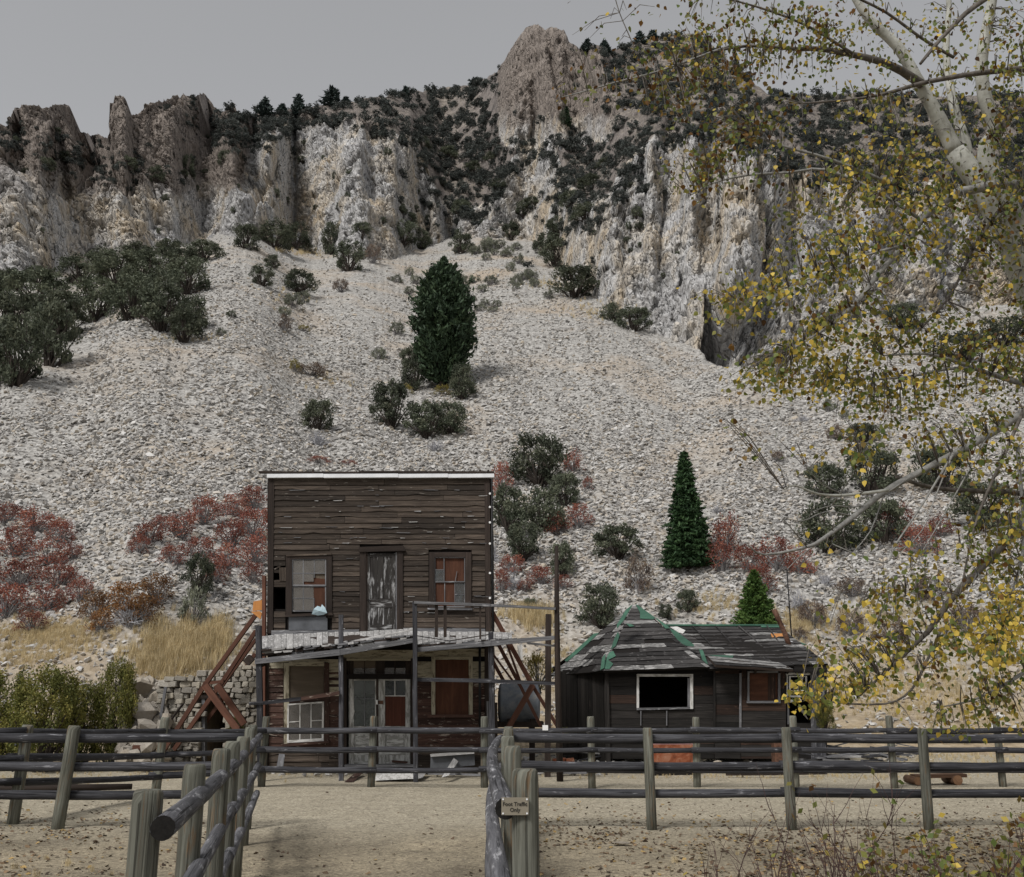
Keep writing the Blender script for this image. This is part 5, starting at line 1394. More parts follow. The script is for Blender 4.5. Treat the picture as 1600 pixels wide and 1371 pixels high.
# ================================================================== VEGETATION
def leaf_quads(C, L, Wd, up=0.2, out=None, rs=rng):
    """rhombic leaf faces at centres C -> (V, F)"""
    n = len(C)
    a = rs.normal(size=(n, 3)); a[:, 2] += up
    if out is not None: a += out
    a /= np.linalg.norm(a, axis=1)[:, None]
    b = np.cross(a, rs.normal(size=(n, 3))); b /= np.linalg.norm(b, axis=1)[:, None] + 1e-9
    L = np.broadcast_to(np.asarray(L), (n,))[:, None]; Wd = np.broadcast_to(np.asarray(Wd), (n,))[:, None]
    V = np.stack([C - a * L / 2, C + b * Wd / 2, C + a * L / 2, C - b * Wd / 2], 1).reshape(-1, 3)
    return V, np.arange(4 * n).reshape(n, 4)
def shrub_meshes(seed, nclump, nleaf, leaf, wid=0.5, flat=0.0, lo=0.12, up=0.3, spread=0.30, core=0.35, asp=1.5):
    """unit shrub: radius 1, height 1 -> (foliage arrays, stem arrays)"""
    r = np.random.default_rng(seed); rr = random.Random(seed)
    th = r.uniform(0, 2 * np.pi, nclump); q = r.random(nclump)
    zc = lo + (0.97 - lo) * q ** 0.8
    rad = np.sqrt(np.clip(1 - ((zc - 0.35) / 0.72) ** 2, 0.02, 1)) * (core + (1 - core) * r.random(nclump) ** 0.45) * r.uniform(0.8, 1.08, nclump)
    cen = np.stack([rad * np.cos(th), rad * np.sin(th), zc], -1) * np.array([0.86, 0.86, 0.9])
    cs = r.uniform(0.6, 1.25, nclump) * spread
    k = r.integers(0, nclump, nleaf)
    off = r.normal(size=(nleaf, 3)); off /= np.linalg.norm(off, axis=1)[:, None]; off *= (r.random(nleaf) ** 0.45)[:, None]
    off[:, 2] *= 0.75 - flat
    C = cen[k] + off * cs[k][:, None]; C[:, 2] = np.maximum(C[:, 2], 0.02)
    V, Fq = leaf_quads(C, leaf * r.uniform(0.6, 1.4, nleaf), leaf * wid * r.uniform(0.6, 1.4, nleaf), up, None, r)
    V[:, 2] = np.repeat(C[:, 2], 4) + (V[:, 2] - np.repeat(C[:, 2], 4)) / asp
    rc = r.random(nclump)
    rnd = np.clip(0.55 * rc[k] + 0.45 * r.random(nleaf), 0, 1)
    tb = Tubes()
    for i in range(min(nclump, 26)):
        e = Vector(cen[i]); m = Vector((e.x * 0.45 + rr.uniform(-.1, .1), e.y * 0.45 + rr.uniform(-.1, .1), e.z * 0.5))
        tb.add([(rr.uniform(-.1, .1), rr.uniform(-.1, .1), -0.08), m, e], [0.035, 0.022, 0.008], 4)
    return (V, Fq, np.repeat(rnd, 4)), tb
def as_mesh(name, arr, mat):
    V, Fq, rnd = arr
    me = mk_np(None, V, Fq, mat, attrs={'rnd': rnd}); me.name = name; return me
def tb_mesh(name, tb, mat):
    me = bpy.data.meshes.new(name); me.from_pydata([tuple(v) for v in tb.V], [], tb.F); me.materials.append(mat); return me

L_jun = leaf_mat('juniper_leaf', [(0.0, (0.036, 0.044, 0.030)), (0.4, (0.075, 0.088, 0.058)), (0.75, (0.125, 0.138, 0.092)), (1.0, (0.19, 0.195, 0.135))], hue_obj=0.3)
L_brush = leaf_mat('hill_brush_leaf', [(0.0, (0.034, 0.040, 0.038)), (0.5, (0.070, 0.080, 0.074)), (1.0, (0.135, 0.14, 0.125))], hue_obj=0.35)
L_red = leaf_mat('red_sumac_leaf', [(0.0, (0.075, 0.045, 0.042)), (0.3, (0.17, 0.060, 0.048)), (0.6, (0.27, 0.090, 0.060)), (0.85, (0.31, 0.14, 0.09)), (1.0, (0.24, 0.18, 0.155))], hue_obj=0.25)
L_orange = leaf_mat('orange_brush_leaf', [(0.0, (0.07, 0.045, 0.025)), (0.5, (0.21, 0.10, 0.04)), (1.0, (0.30, 0.17, 0.06))], hue_obj=0.25)
L_sage = leaf_mat('sage_leaf', [(0.0, (0.075, 0.08, 0.065)), (0.5, (0.17, 0.18, 0.135)), (1.0, (0.29, 0.30, 0.215))], hue_obj=0.25)
L_willow = leaf_mat('willow_leaf', [(0.0, (0.040, 0.050, 0.014)), (0.45, (0.115, 0.122, 0.030)), (0.8, (0.21, 0.195, 0.052)), (1.0, (0.34, 0.28, 0.085))], hue_obj=0.15)
L_spruce = leaf_mat('spruce_needle', [(0.0, (0.014, 0.034, 0.014)), (0.5, (0.036, 0.078, 0.030)), (1.0, (0.080, 0.145, 0.056))], trans=0.1, hue_obj=0.15)
L_pine = leaf_mat('pine_needle', [(0.0, (0.014, 0.026, 0.015)), (0.5, (0.034, 0.058, 0.030)), (1.0, (0.070, 0.105, 0.052))], trans=0.1, hue_obj=0.15)
L_brown = leaf_mat('brown_brush_leaf', [(0.0, (0.06, 0.045, 0.04)), (0.5, (0.14, 0.105, 0.085)), (1.0, (0.25, 0.19, 0.13))], hue_obj=0.25)
L_grass = leaf_mat('dry_grass_blade', [(0.0, (0.36, 0.28, 0.15)), (0.5, (0.58, 0.47, 0.27)), (1.0, (0.72, 0.62, 0.41))], hue_obj=0.2)
L_yel = leaf_mat('yellow_brush_leaf', [(0.0, (0.12, 0.11, 0.03)), (0.5, (0.26, 0.22, 0.06)), (1.0, (0.40, 0.31, 0.09))], hue_obj=0.2)
M_bark = plain('dark_bark', (0.055, 0.045, 0.038), 0.9, 0.35, 10)
M_twig = plain('grey_twig', (0.20, 0.19, 0.19), 0.9, 0.25, 10)
M_deadtwig = plain('bleached_twig', (0.36, 0.36, 0.38), 0.9, 0.25, 10)
M_redtwig = plain('red_brown_twig', (0.075, 0.045, 0.042), 0.9, 0.3, 10)

KIND = {}
def variants(key, n, mat, twig, **kw):
    KIND[key] = []
    for i in range(n):
        a, tb = shrub_meshes(hash(key) % 1000 if False else sum(map(ord, key)) + 37 * i, **kw)
        KIND[key].append((as_mesh(key + '_foliage', a, mat), tb_mesh(key + '_stems', tb, twig)))
variants('juniper', 5, L_jun, M_bark, nclump=44, nleaf=3400, leaf=0.11, wid=0.40, flat=0.25, spread=0.25)
variants('sumac', 5, L_red, M_twig, nclump=44, nleaf=1500, leaf=0.085, wid=0.6, spread=0.26, core=0.2)
variants('orange', 2, L_orange, M_twig, nclump=36, nleaf=1800, leaf=0.10, wid=0.5, spread=0.28, core=0.2)
variants('sage', 3, L_sage, M_twig, nclump=34, nleaf=1300, leaf=0.17, wid=0.3, up=1.6, spread=0.24)
variants('brown', 2, L_brown, M_twig, nclump=34, nleaf=1300, leaf=0.15, wid=0.3, up=1.0, spread=0.26)
variants('yellow', 2, L_yel, M_twig, nclump=30, nleaf=1200, leaf=0.15, wid=0.3, up=1.3, spread=0.25)
variants('willow', 3, L_willow, M_bark, nclump=110, nleaf=15000, leaf=0.058, wid=0.5, spread=0.17, core=0.2, asp=2.1)
variants('brush', 4, L_brush, M_bark, nclump=16, nleaf=420, leaf=0.26, wid=0.5, spread=0.36)
def dead_mesh(seed):
    r = random.Random(seed); tb = Tubes()
    for i in range(70):
        th = r.uniform(0, 6.28); ph = r.uniform(0.1, 1.35); L_ = r.uniform(0.6, 1.05)
        d_ = Vector((math.cos(th) * math.sin(ph), math.sin(th) * math.sin(ph), math.cos(ph)))
        b_ = Vector((r.uniform(-.15, .15), r.uniform(-.15, .15), -0.05))
        m = b_ + d_ * L_ * 0.5 + Vector((r.uniform(-.1, .1), r.uniform(-.1, .1), r.uniform(0, .12)))
        e = b_ + d_ * L_ + Vector((0, 0, -0.12 * ph)); tb.add([b_, m, e], [0.022, 0.016, 0.006], 3)
        for q_ in range(2):
            s_ = lerp(m, e, r.random()); tb.add([s_, s_ + Vector((r.uniform(-.2, .2), r.uniform(-.2, .2), r.uniform(-.05, .2)))], [0.010, 0.004], 3)
    return tb
KIND['dead'] = [(None, tb_mesh('dead_brush_stems', dead_mesh(i), M_deadtwig)) for i in range(2)]

def plant(kind, name, px, py, w, h, label, cat, group=None, where='hill', Y=None, sink=0.12, rot=None):
    """put one shrub where the photo shows its foot; w, h are its size in photo pixels"""
    if where == 'hill': p = surf(px, py)
    elif where == 'ground': p = G(px, py); p.z = gz(p)
    else: p = P(px, py, Y)
    m = p.y / F / 1.0
    o = root(name, p, label, cat, group)
    fm, sm_ = random.choice(KIND[kind]) if len(KIND[kind]) > 1 else KIND[kind][0]
    o.rotation_euler = (0, 0, random.uniform(0, 6.28) if rot is None else rot)
    hh = h * m * 1.04
    o.scale = (w * m / 2, w * m / 2 * random.uniform(0.85, 1.0), hh)
    o.location.z -= sink * hh * 0.5
    if fm is not None:
        c = bpy.data.objects.new('foliage', fm); COL.objects.link(c); c.parent = o
    s_ = bpy.data.objects.new('stems', sm_); COL.objects.link(s_); s_.parent = o
    return o

JL = [ # dark junipers below the left cliff
 (-45, 610, 120, 140), (25, 605, 120, 130), (78, 578, 105, 120), (15, 535, 130, 105), (92, 522, 115, 85), (55, 480, 130, 75), (-30, 480, 110, 80), (150, 502, 115, 80), (205, 510, 110, 85),
 (252, 524, 110, 95), (296, 520, 85, 66), (182, 455, 125, 70), (240, 446, 110, 66), (128, 446, 100, 55), (292, 468, 90, 70), (318, 408, 80, 36), (285, 430, 80, 50), (58, 446, 60, 34), (220, 480, 110, 75), (15, 452, 70, 36), (160, 420, 80, 36), (215, 412, 80, 36), (262, 402, 70, 32)]
for a in JL: plant('juniper', 'juniper_bush', *a, 'dark green juniper in the dense thicket under the left end of the cliff', 'bush', 'juniper thicket under the cliff')
JC = [ # along the foot of the cliff
 (383, 388, 60, 48), (428, 388, 85, 50), (462, 390, 60, 50), (520, 398, 55, 62), (545, 424, 66, 58), (566, 370, 42, 28), (628, 378, 62, 46), (655, 386, 52, 40), (720, 396, 46, 46),
 (798, 366, 50, 44), (818, 346, 40, 30), (868, 418, 70, 60), (850, 398, 50, 40), (898, 468, 100, 62), (872, 378, 60, 40), (990, 517, 70, 45), (958, 502, 52, 32), (915, 348, 60, 34), (893, 330, 50, 30), (640, 350, 36, 24)]
for a in JC: plant('juniper', 'juniper_bush', *a, 'dark juniper growing where the loose stones meet the cliff foot', 'bush', 'junipers along the cliff foot')
for a, lb in (((409, 456, 50, 40), 'mid-sized juniper on the scree beside the broad low one'), ((468, 464, 76, 44), 'broad low juniper on the scree between thicket and pine'), ((425, 418, 36, 24), 'small juniper uphill of the pair on the scree'), ((361, 504, 22, 14), 'tiny lone dark shrub on the scree beside the thicket')):
    plant('juniper', 'juniper_bush', *a, lb, 'bush', 'junipers high on the scree')
plant('juniper', 'juniper_bush', 288, 540, 84, 60, 'spreading juniper with bare trunk at the lower edge of the thicket', 'bush')
plant('juniper', 'juniper_bush', 496, 684, 72, 56, 'lone dark bush on the scree above bleached dead roots', 'bush')
for a, lb in (((612, 676, 88, 86), 'tallest bush of the clump down the scree from the tall pine'), ((668, 690, 90, 66), 'middle bush of the clump below the pine, behind a bleached tuft'), ((706, 684, 66, 60), 'smallest bush of the clump below the pine, beside open stones')):
    plant('juniper', 'juniper_bush', *a, lb, 'bush', 'bushes below the pine')
for a, lb in (((722, 618, 66, 62), 'dark round bush overlapping the downhill foot of the tall pine'), ((648, 600, 60, 70), 'tall narrow dark bush pressed against the tall pine'), ((640, 570, 50, 40), 'small dark bush just uphill of the narrow one by the pine')):
    plant('juniper', 'juniper_bush', *a, lb, 'bush', 'bushes at the foot of the pine')
for a, lb in (((842, 762, 116, 92), 'largest grey-green bush, topmost of the thicket beside the tall building'), ((796, 840, 84, 84), 'grey-green thicket bush touching the tall building wall'), ((852, 832, 90, 76), 'broad grey-green bush in the middle of the thicket'),
        ((818, 880, 76, 66), 'grey-green thicket bush right above the bleached dead brush'), ((884, 795, 70, 60), 'grey-green thicket bush with a red bush in front of it'), ((878, 905, 56, 60), 'lowest thicket bush, standing behind the tall porch pole')):
    plant('juniper', 'mahogany_bush', *a, lb, 'bush', 'thicket behind the tall building')
plant('juniper', 'mahogany_bush', 965, 880, 96, 60, 'wide green bush on the stones above the cabin roof peak', 'bush')
plant('brown', 'mahogany_bush', 996, 934, 62, 62, 'twiggy grey bush just above the cabin roof peak', 'bush')
plant('juniper', 'mahogany_bush', 938, 990, 84, 72, 'round grey-green bush left of the cabin roof peak', 'bush')
for a in [(1075, 966, 42, 38), (1040, 978, 30, 28)]: plant('juniper', 'mahogany_bush', *a, 'small dark bush behind the cabin ridge', 'bush', 'small bushes behind the cabin')
for a, lb in (((1298, 868, 130, 90), 'widest dark bush on the slope, next to the red bushes right of the spruce'), ((1362, 770, 110, 90), 'tall dark bush directly uphill of the widest one'), ((1290, 775, 90, 60), 'low dark bush on bare stones beside the tall dark bush'),
        ((1380, 860, 100, 80), 'dark bush between the widest bush and the dull red ones'), ((1470, 770, 110, 80), 'dark bush crossed by the thick grey drooping branch'), ((1540, 840, 120, 90), 'dark bush half hidden by yellow leaves and hanging twigs')):
    plant('juniper', 'mahogany_bush', *a, lb, 'bush', 'bushes behind the branches')
for a in [(1410, 512, 90, 46), (1500, 560, 110, 56), (1570, 540, 100, 56), (1350, 690, 60, 34)]:
    plant('juniper', 'juniper_bush', *a, 'dark juniper at the cliff foot behind the yellow leaves', 'bush', 'junipers behind the yellow leaves')
# red sumac
SL = [(-30, 900, 80, 60), (10, 800, 70, 36), (55, 815, 80, 45), (95, 830, 60, 40), (20, 850, 80, 50), (75, 865, 80, 45), (115, 860, 40, 30), (30, 900, 90, 50), (90, 905, 80, 45), (10, 945, 80, 55), (70, 940, 80, 46), (122, 930, 60, 40), (50, 975, 70, 34)]
for a in SL: plant('sumac', 'sumac_bush', *a, 'rusty red bush in the patch above the grassy mound', 'bush', 'red bushes above the grassy mound')
SM = [(235, 845, 70, 45), (280, 835, 70, 50), (320, 815, 70, 50), (360, 800, 60, 40), (395, 790, 60, 40), (215, 860, 50, 30), (395, 840, 70, 55), (360, 850, 70, 50), (400, 885, 60, 50), (355, 890, 70, 45), (310, 870, 60, 40), (270, 880, 60, 36), (335, 920, 60, 50), (395, 925, 50, 40), (250, 815, 30, 20)]
for a in SM: plant('sumac', 'sumac_bush', *a, 'red bush on the stones just left of the tall building', 'bush', 'red bushes beside the tall building')
for a in [(150, 965, 70, 45), (195, 970, 80, 56), (245, 955, 70, 50), (160, 990, 60, 36), (225, 985, 80, 46)]: plant('orange', 'autumn_bush', *a, 'orange-brown autumn bush behind the grassy mound', 'bush', 'orange bushes behind the mound')
for a in [(785, 775, 44, 60), (895, 740, 46, 40), (918, 765, 26, 22), (905, 830, 54, 44), (870, 835, 50, 36), (800, 905, 50, 34), (845, 920, 60, 34), (783, 935, 40, 40), (820, 930, 40, 24), (880, 930, 40, 26)]:
    plant('sumac', 'sumac_bush', *a, 'bright red bush mixed into the thicket right of the tall building', 'bush', 'red bushes in the thicket')
for a in [(1135, 870, 66, 66), (1128, 905, 70, 50), (1190, 935, 66, 50), (1215, 900, 80, 60), (1170, 905, 60, 50), (1250, 905, 60, 50)]:
    plant('sumac', 'sumac_bush', *a, 'dark red bush on the slope right of the spruce', 'bush', 'red bushes right of the spruce')
for a in [(1400, 850, 80, 55), (1440, 880, 80, 50), (1470, 850, 60, 40)]: plant('sumac', 'sumac_bush', *a, 'dull red bush behind the hanging twigs', 'bush', 'red bushes behind twigs')
for a in [(500, 732, 50, 12), (545, 734, 40, 10)]: plant('sumac', 'sumac_bush', *a, 'low red creeper showing above the roof edge', 'bush', 'red creepers above the roof')
# sage and other small shrubs on the scree
rs_ = random.Random(12)
for i in range(46):
    x_ = rs_.gauss(765, 38); y_ = rs_.uniform(385, 485)
    if abs(x_ - 690) < 30 and y_ > 400: continue
    plant('sage', 'sagebrush', x_, y_, rs_.uniform(18, 32), rs_.uniform(12, 20), 'pale grey-green sagebrush uphill of the tall pine', 'shrub', 'sagebrush above the pine')
for a in [(458, 492, 46, 26), (470, 478, 40, 22), (445, 505, 30, 18), (640, 455, 24, 15), (650, 440, 30, 16), (620, 440, 26, 14), (592, 552, 32, 22), (655, 575, 30, 18), (345, 532, 24, 16), (1295, 645, 30, 22), (620, 520, 34, 24), (388, 390, 22, 14), (480, 395, 40, 14), (300, 410, 26, 14), (640, 430, 20, 16), (1320, 655, 20, 16)]:
    plant('sage', 'sagebrush', *a, 'small pale sagebrush alone on the open scree', 'shrub', 'sagebrush on the open scree')
for a in [(532, 456, 36, 24), (441, 522, 36, 28), (582, 412, 38, 36), (1306, 685, 36, 26), (486, 585, 60, 24), (1215, 720, 30, 20)]: plant('brown', 'dry_bush', *a, 'brown dried-out bush on the open scree', 'shrub', 'brown bushes on the scree')
for a in [(475, 524, 24, 12), (460, 580, 26, 22), (690, 612, 40, 18), (632, 606, 40, 16)]: plant('yellow', 'rabbitbrush', *a, 'small yellow-green rabbitbrush on the scree', 'shrub', 'rabbitbrush on the scree')
plant('yellow', 'rabbitbrush', 842, 1075, 60, 55, 'yellow-green rabbitbrush behind the tank', 'shrub', where='plane', Y=29.5)
plant('sage', 'sagebrush', 300, 985, 54, 60, 'tall pale sagebrush at the top of the yellow grass bank', 'shrub')
plant('juniper', 'mahogany_bush', 308, 945, 60, 75, 'dark upright bush among the red ones above the yellow grass', 'bush')
for a in [(497, 704, 66, 26), (656, 680, 28, 40), (680, 712, 50, 20), (800, 930, 40, 40), (1290, 925, 40, 30), (1248, 962, 56, 44), (1120, 800, 40, 14), (1255, 660, 40, 16), (770, 890, 36, 44), (205, 985, 80, 46)]:
    plant('dead', 'dead_brush', *a, 'bleached bare dead brush lying on the stones', 'brush', 'dead brush on the slope')
for a in [(1185, 1000, 36, 22), (1270, 985, 60, 40), (1330, 1000, 60, 36), (1390, 1010, 70, 40), (1330, 945, 60, 30), (1460, 960, 70, 40), (1250, 1010, 30, 20), (1510, 1000, 70, 40)]:
    plant('brown', 'dry_bush', *a, 'grey-brown bush on the dry bank right of the cabin', 'shrub', 'bushes on the dry bank')
for a in [(828, 965, 34, 26)]: plant('juniper', 'mahogany_bush', *a, 'tiny green bush between the porch pole and the tall building', 'bush')
# little dark bushes rooted in the cliff
rs_ = random.Random(5)
CB = [(162, 382, 34, 32), (245, 288, 40, 34), (285, 262, 36, 50), (350, 250, 30, 30), (200, 262, 40, 24), (100, 250, 40, 26), (70, 262, 40, 24), (430, 300, 18, 18), (500, 300, 16, 14), (545, 270, 16, 12), (606, 242, 18, 14), (690, 290, 22, 20), (880, 200, 18, 30), (770, 250, 40, 20),
      (980, 378, 20, 12), (1000, 388, 12, 10), (1110, 370, 12, 8), (1060, 395, 14, 14), (1035, 440, 12, 10), (985, 400, 12, 12), (995, 335, 26, 22), (945, 260, 40, 20), (925, 300, 60, 30), (720, 330, 40, 30), (700, 250, 50, 24), (660, 230, 40, 22), (740, 270, 50, 26), (780, 300, 40, 24), (830, 330, 40, 20)]
for i in range(70):
    x_ = rs_.uniform(10, 1000); y_ = rs_.uniform(180, 380)
    if y_ < L_cb(x_) - 20 and y_ > L_ct(x_) + 8: CB.append((x_, y_, rs_.uniform(9, 24), rs_.uniform(8, 18)))
for a in CB: plant('juniper', 'cliff_bush', *a, 'small dark bush clinging to a ledge of the cliff', 'bush', 'bushes on the cliff ledges', sink=0.3)
# the brushy hilltop: far too many to count
nb_ = 11000
bx_ = rng.uniform(330, 1930, nb_); by_ = rng.uniform(60, 420, nb_)
ok = (by_ < L_ct(bx_) + 14) & (by_ > L_sky(bx_) + 2)
gully = blob(bx_, by_, 715, 270, 50, 65) + blob(bx_, by_, 900, 330, 40, 50) + blob(bx_, by_, 350, 205, 60, 25) + blob(bx_, by_, 950, 270, 60, 40)
ok |= rng.random(nb_) < gully * 0.8
crg = sm(775, 795, bx_) * (1 - sm(925, 950, bx_)) * (1 - sm(185, 215, by_)); kn = blob(bx_, by_, 925, 180, 45, 40) + blob(bx_, by_, 830, 200, 50, 30)
ok &= rng.random(nb_) > np.clip(crg * 0.97 + 0.9 * kn, 0, 0.97)
ok &= (by_ > L_sky(bx_) + 1) & (rng.random(nb_) < np.where(by_ < L_ct(bx_), 0.62, 1.0))
bx_, by_ = bx_[ok], by_[ok]; bp = surf_many(bx_, by_); n_ = len(bp)
bs = bp[:, 1] / F * rng.uniform(6, 15, n_)
scatter_stuff('hill_brush', bp - np.array([0, 0, 0.15]), np.stack([0 * bs, 0 * bs, rng.uniform(0, 6.28, n_)], -1), np.stack([bs, bs, bs * rng.uniform(0.9, 1.4, n_)], -1), rng.integers(0, 4, n_), [v[0] for v in KIND['brush']],
              'dense dark brush covering the hilltop behind the cliff', 'brush')
# left crags carry brush on their shoulders
bx2 = rng.uniform(-40, 420, 1500); by2 = rng.uniform(160, 330, 1500)
dn = blob(bx2, by2, 110, 240, 50, 25) + blob(bx2, by2, 190, 265, 50, 22) + blob(bx2, by2, 20, 225, 40, 20) + blob(bx2, by2, 330, 190, 40, 16) + blob(bx2, by2, 280, 165, 40, 8) + blob(bx2, by2, 150, 215, 20, 20) + blob(bx2, by2, 385, 210, 30, 20)
ok = (rng.random(1500) < 0.75 * dn) & (by2 > L_sky(bx2) + 3); bx2, by2 = bx2[ok], by2[ok]; bp = surf_many(bx2, by2); n_ = len(bp); bs = bp[:, 1] / F * rng.uniform(5, 11, n_)
scatter_stuff('crag_brush', bp - np.array([0, 0, 0.15]), np.stack([0 * bs, 0 * bs, rng.uniform(0, 6.28, n_)], -1), np.stack([bs, bs, bs * 1.2], -1), rng.integers(0, 4, n_), [v[0] for v in KIND['brush']],
              'dark scrub on the shoulders of the left crags', 'brush')

# ---- conifers
def conifer(name, px, py, w, h, label, mat, whorls, per, upturn, leafL, seed, where='hill', Y=None, profile='cone', group=None, dens=1.0, trunk=True):
    p = surf(px, py) if where == 'hill' else P(px, py, Y)
    m = p.y / F; Ht = h * m * 1.05; Rm = w * m / 2; r = np.random.default_rng(seed)
    o = root(name, p, label, 'tree', group)
    tk = log('trunk', [p + Vector((0, 0, -0.3)), p + Vector((0.02, 0, Ht * 0.5)), p + Vector((0, 0, Ht * 0.97))], [Ht * 0.022, Ht * 0.012, Ht * 0.003], M_bark, o, 7)
    C = []; OUT = []; K = []; tb = Tubes()
    for i in range(whorls):
        t = (i + 0.5) / whorls; z = Ht * (0.05 + 0.93 * t)
        if profile == 'cone': rad = Rm * (1 - t) ** 0.85 + 0.02 * Ht
        else: rad = Rm * (0.55 + 0.6 * math.sin(math.pi * min(1, (t * 0.86 + 0.16))) ) * (1 - t ** 5) * 0.95
        nb = max(3, int(per * (0.55 + 0.45 * (1 - t)))); a0 = r.uniform(0, 6.28)
        for k in range(nb):
            th = a0 + 6.283 * k / nb + r.uniform(-.25, .25); L_ = rad * r.uniform(0.72, 1.12); tilt = upturn * r.uniform(0.6, 1.3) + (0.3 * t if profile == 'cone' else 0)
            e = Vector((math.cos(th) * L_, math.sin(th) * L_, L_ * tilt)); s_ = Vector((0, 0, z))
            tb.add([p + s_, p + s_ + e * 0.6 + Vector((0, 0, -0.05 * L_)), p + s_ + e], [Ht * 0.004, Ht * 0.0025, Ht * 0.001], 3)
            nn = max(4, int(dens * 26 * (L_ / Rm) + 5)); u = r.random(nn) ** 0.7; kk = r.random()
            for q_ in u:
                c = s_ + e * q_ + Vector((0, 0, -0.06 * L_ * math.sin(q_ * 3.14)))
                side = (1 - q_ * 0.6) * L_ * 0.26
                C.append((c.x + r.normal() * side * .7, c.y + r.normal() * side * .7, c.z + r.normal() * side * 0.22)); OUT.append((math.cos(th) * 1.2, math.sin(th) * 1.2, upturn * 1.6)); K.append(0.5 * kk + 0.5 * r.random())
    C = np.array(C) + np.array(p); V, Fq = leaf_quads(C, leafL * m * r.uniform(0.7, 1.3, len(C)), leafL * m * 0.36, 0.0, np.array(OUT), r)
    mk_np('crown', V, Fq, mat, o, attrs={'rnd': np.repeat(np.array(K), 4)})
    tb.build('branches', M_bark, o)
    return o
conifer('pine_tree', 690, 604, 92, 226, 'tall dark pine with upswept branches standing on the scree', L_pine, 44, 16, 0.75, 9.5, 3, profile='oval', dens=3.0)
conifer('spruce_tree', 1076, 899, 72, 184, 'dense bright green cone-shaped spruce on the slope above the cabin', L_spruce, 34, 17, -0.12, 8, 4, dens=3.4)
conifer('young_conifer', 1183, 1000, 66, 95, 'small fresh green young conifer rising behind the cabin ridge', leaf_mat('young_needle', [(0.0, (0.03, 0.06, 0.015)), (0.5, (0.07, 0.13, 0.03)), (1.0, (0.14, 0.21, 0.055))], hue_obj=0.1), 20, 12, 0.25, 7, 5, dens=3.2)
L_far = leaf_mat('far_conifer_needle', [(0.0, (0.016, 0.028, 0.024)), (0.5, (0.034, 0.050, 0.045)), (1.0, (0.062, 0.080, 0.072))], trans=0.1)
for i, (a, b, c, d_) in enumerate([(413, 182, 34, 36), (465, 178, 38, 42), (517, 168, 48, 38), (440, 180, 24, 20), (633, 153, 12, 22), (745, 135, 30, 14), (540, 163, 20, 16), (918, 82, 26, 26), (945, 80, 22, 22), (1000, 70, 26, 26), (1020, 66, 20, 18)]):
    conifer('ridge_conifer', a, b, c, d_, 'dark conifer standing against the sky on the ridge', L_far, 9, 7, 0.15, 9, 20 + i, group='conifers on the skyline', dens=0.6)
conifer('cliff_conifer', 885, 205, 16, 36, 'slim green conifer between two rock knobs below the summit crag', L_pine, 10, 6, 0.3, 8, 41, dens=0.6)

# ---- leafy green bushes at the left
for a, lb in (((-20, 1200, 150, 150), 'leafy green bush behind the fence, farthest from the boulders'), ((62, 1206, 150, 158), 'widest leafy green bush, behind the leaning fence post'), ((122, 1200, 104, 128), 'lower leafy bush squeezed between two bigger ones'), ((172, 1200, 92, 162), 'slim leafy yellow-green bush next to the boulders')):
    plant('willow', 'leafy_bush', *a, lb, 'bush', 'leafy bushes behind the fence', where='ground', sink=0.02)
# ---- dry grass
def tuft_mesh(seed, n=48, spread=0.35):
    r = np.random.default_rng(seed); V = []; Fs = []; K = []
    for i in range(n):
        b = r.normal(size=2) * 0.12 * spread / 0.35; ln = r.uniform(0.5, 1.0); th = r.uniform(0, 6.28); le = r.uniform(0.05, 0.45)
        tip = np.array([b[0] + math.cos(th) * le * ln, b[1] + math.sin(th) * le * ln, ln]); mid = np.array([b[0] + math.cos(th) * le * ln * 0.35, b[1] + math.sin(th) * le * ln * 0.35, ln * 0.6])
        w = np.array([-math.sin(th), math.cos(th), 0]) * 0.008; k = len(V); base_ = np.array([b[0], b[1], -0.05])
        V += [base_ - w, base_ + w, mid + w * 0.8, mid - w * 0.8, tip, tip]; Fs += [(k, k + 1, k + 2, k + 3), (k + 3, k + 2, k + 4, k + 5)]; K += [r.random()] * 6
    me = mk_np(None, np.array(V), np.array(Fs), L_grass, attrs={'rnd': np.array(K)}); me.name = 'grass_tuft'; return me
TUFT = [tuft_mesh(i) for i in range(4)]
def grass(name, regions, label, hill=True):
    P_, S_ = [], []
    for (cx_, cy_, rx_, ry_, n, h0, h1) in regions:
        a = rng.normal(cx_, rx_ * 0.55, n); b = rng.normal(cy_, ry_ * 0.55, n)
        if hill: q_ = surf_many(a, np.minimum(b, 1172))
        else:
            q_ = np.array([tuple(G(u, max(v, 1140))) for u, v in zip(a, b)]); q_[:, 2] = ground_z(q_[:, 0], q_[:, 1])
        P_.append(q_); hh = q_[:, 1] / F * rng.uniform(h0, h1, n); S_.append(np.stack([hh, hh, hh], -1))
    P_ = np.concatenate(P_); S_ = np.concatenate(S_); n = len(P_)
    return scatter_stuff(name, P_, np.stack([rng.normal(0, .12, n), rng.normal(0, .12, n), rng.uniform(0, 6.28, n)], -1), S_, rng.integers(0, 4, n), TUFT, label, 'grass')
grass('tall_dry_grass', [(285, 1025, 62, 32, 300, 14, 34), (330, 1012, 24, 24, 80, 18, 36), (240, 1045, 40, 22, 130, 9, 22)], 'tall golden dry grass on the bank above the stone wall')
grass('mound_grass', [(60, 985, 90, 22, 420, 7, 16), (110, 1010, 70, 26, 220, 6, 13), (20, 1030, 70, 24, 160, 6, 14)], 'short tan grass covering the rounded mound')
